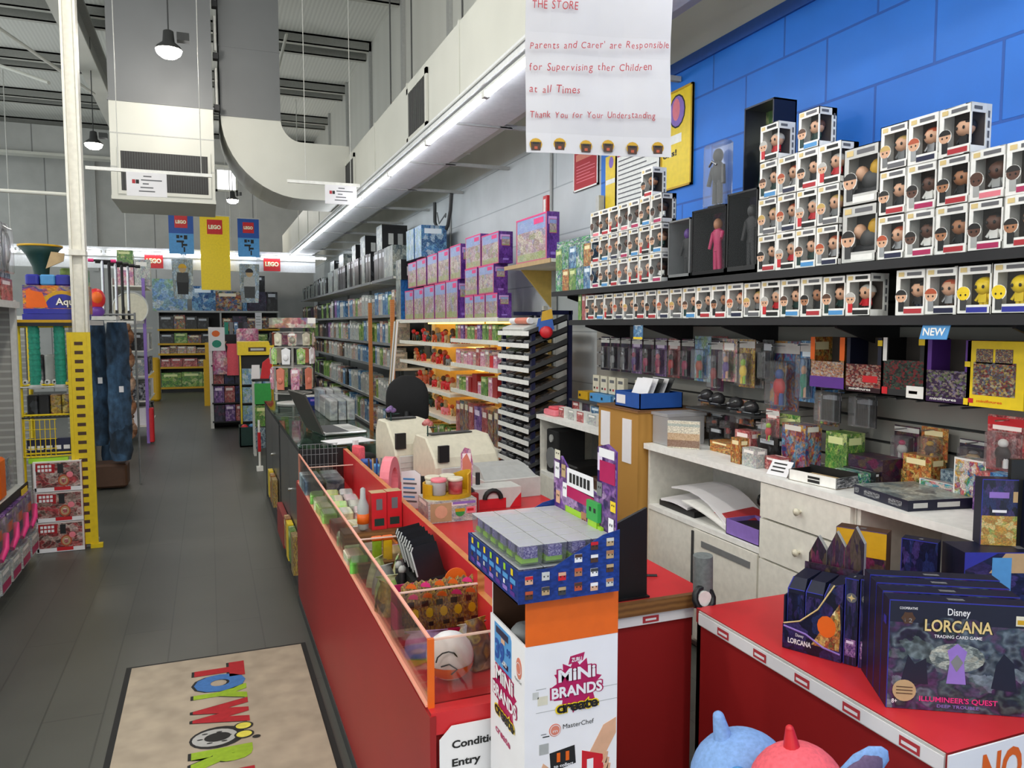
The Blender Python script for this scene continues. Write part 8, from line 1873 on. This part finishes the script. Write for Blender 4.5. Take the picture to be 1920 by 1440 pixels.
# yellow headed display
x0, x1, y0 = .40, .85, 11.55
m = MB(); m.box((x0, y0 + .05, 0), (x1, y0 + .4, 1.22), 'dark'); 
hd_ = MB(); hd_.box((x0 - .02, y0 - .02, 1.23), (x1 + .02, y0 + .4, 1.42), 'yellow'); hd_.quad((x0 + .12, y0 - .02, 1.28), XR, ZU, .24, .06, 'brown', .001); hd_.quad((x0 + .15, y0 - .022, 1.295), XR, ZU, .18, .03, 'palegrey', .001)
ps = [('header', hd_)]
for x in (x0, x1 - .02):
    q = MB(); q.box((x, y0, 0), (x + .02, y0 + .05, 1.23), 'yellow'); ps.append(('upright', q))
for z in (.30, .56, .82):
    q = MB(); q.box((x0 + .02, y0 - .1, z - .015), (x1 - .02, y0 + .05, z), 'dark'); ps.append(('shelf', q))
thing('display_stand', 'black display stand with a bright yellow header in mid floor', 'display stand', m, parts=ps)
for s_, z in enumerate((.30, .56, .82)):
    for k in range(3):
        mt, nm = (('print_sky', 'sky blue'), ('print_green', 'green'), ('print_warm', 'amber'))[(k + (s_ > 1)) % 3] if s_ < 2 else ('print_sky', 'sky blue')
        thing('toy_box', '%s pack on the yellow headed display, %s shelf up, %s across' % (nm, nth(s_), nth(k)), 'toy box', CART(mt), (x0 + .09 + k * .135, y0 - .09, z + .001), 0, scale=(.125, .1, .22))
m = MB(); x0, x1, y0, y1 = .36, .80, 11.02, 11.40
m.box((x0, y0, 0), (x1, y1, .02), 'darkgreen')
for p, q_ in (((x0, y0, 0), (x1, y0 + .015, .27)), ((x0, y1 - .015, 0), (x1, y1, .27)), ((x0, y0, 0), (x0 + .015, y1, .27)), ((x1 - .015, y0, 0), (x1, y1, .27))): m.box(p, q_, 'darkgreen')
l = MB(); l.box((x0 + .22, y0 - .004, .10), (x0 + .36, y0, .26), 'print_pale')
thing('floor_bin', 'dark green open bin on the floor in front of the yellow headed display', 'bin', m, parts=[('pale_label', l)])
for k in range(4):
    m = MB(); m.ball((0, 0, 0), (.05, .07, .05), ('red', 'print_blue', 'print_kid', 'print_purple')[k], 10, 8); thing('soft_toy', '%s soft toy in the dark green bin' % ('red', 'blue', 'pink mixed', 'violet')[k], 'toy', m, (.43 + k * .1, 11.2 + .04 * (k % 2), .24)); m2_ = None
m = MB(); m.box((.385, 11.04, .021), (.775, 11.38, .185), 'brown'); thing('storage_box', 'brown filler carton inside the dark green bin', 'box', m)
m = MB(); m.prism([(0, 0), (.10, -.02), (.16, .22), (.12, .27), (.03, .2)], (0, 0, 0), XR, ZU, .03, 'red'); m.prism([(-.11, -.01), (-.005, -.01), (-.005, .17), (-.10, .17)], (0, .005, 0), XR, ZU, .02, 'paperwhite'); thing('cone_card', 'red cone shaped card with a white page beside the accessory spinner', 'card', m, (.60, 10.3, .98))
b = MB(); b.box((.50, 10.2, 0), (.53, 10.42, .96), 'palegrey'); b.box((.50, 10.2, .945), (.80, 10.42, .975), 'dark'); b.box((.77, 10.2, 0), (.80, 10.42, .96), 'palegrey'); thing('display_stand', 'slim grey stand with a dark top beyond the glass showcases', 'display stand', b)
for k in range(3):
    m = MB(); m.box((-.1, 0, 0), (.1, .02, .26), ('green', 'print_green', 'print_keys')[k]); thing('toy_pack', '%s carded toy hanging on the slim grey stand, %s down' % (('green', 'lime printed', 'blue grey')[k], nth(k)), 'toy pack', m, (.62, 10.175, .66 - k * .28))
m = MB(); m.cyl((.505, 9.15, 0), (.505, 9.15, .58), .012, 'white', n=8); m.box((.47, 9.12, 0), (.54, 9.2, .05), 'white'); q = MB(); q.cyl((.505, 9.15, .22), (.505, 9.15, .44), .018, 'red', n=8); thing('marker_post', 'short white and red floor post at the far end of the showcases', 'post', m, parts=[('red_band', q)])
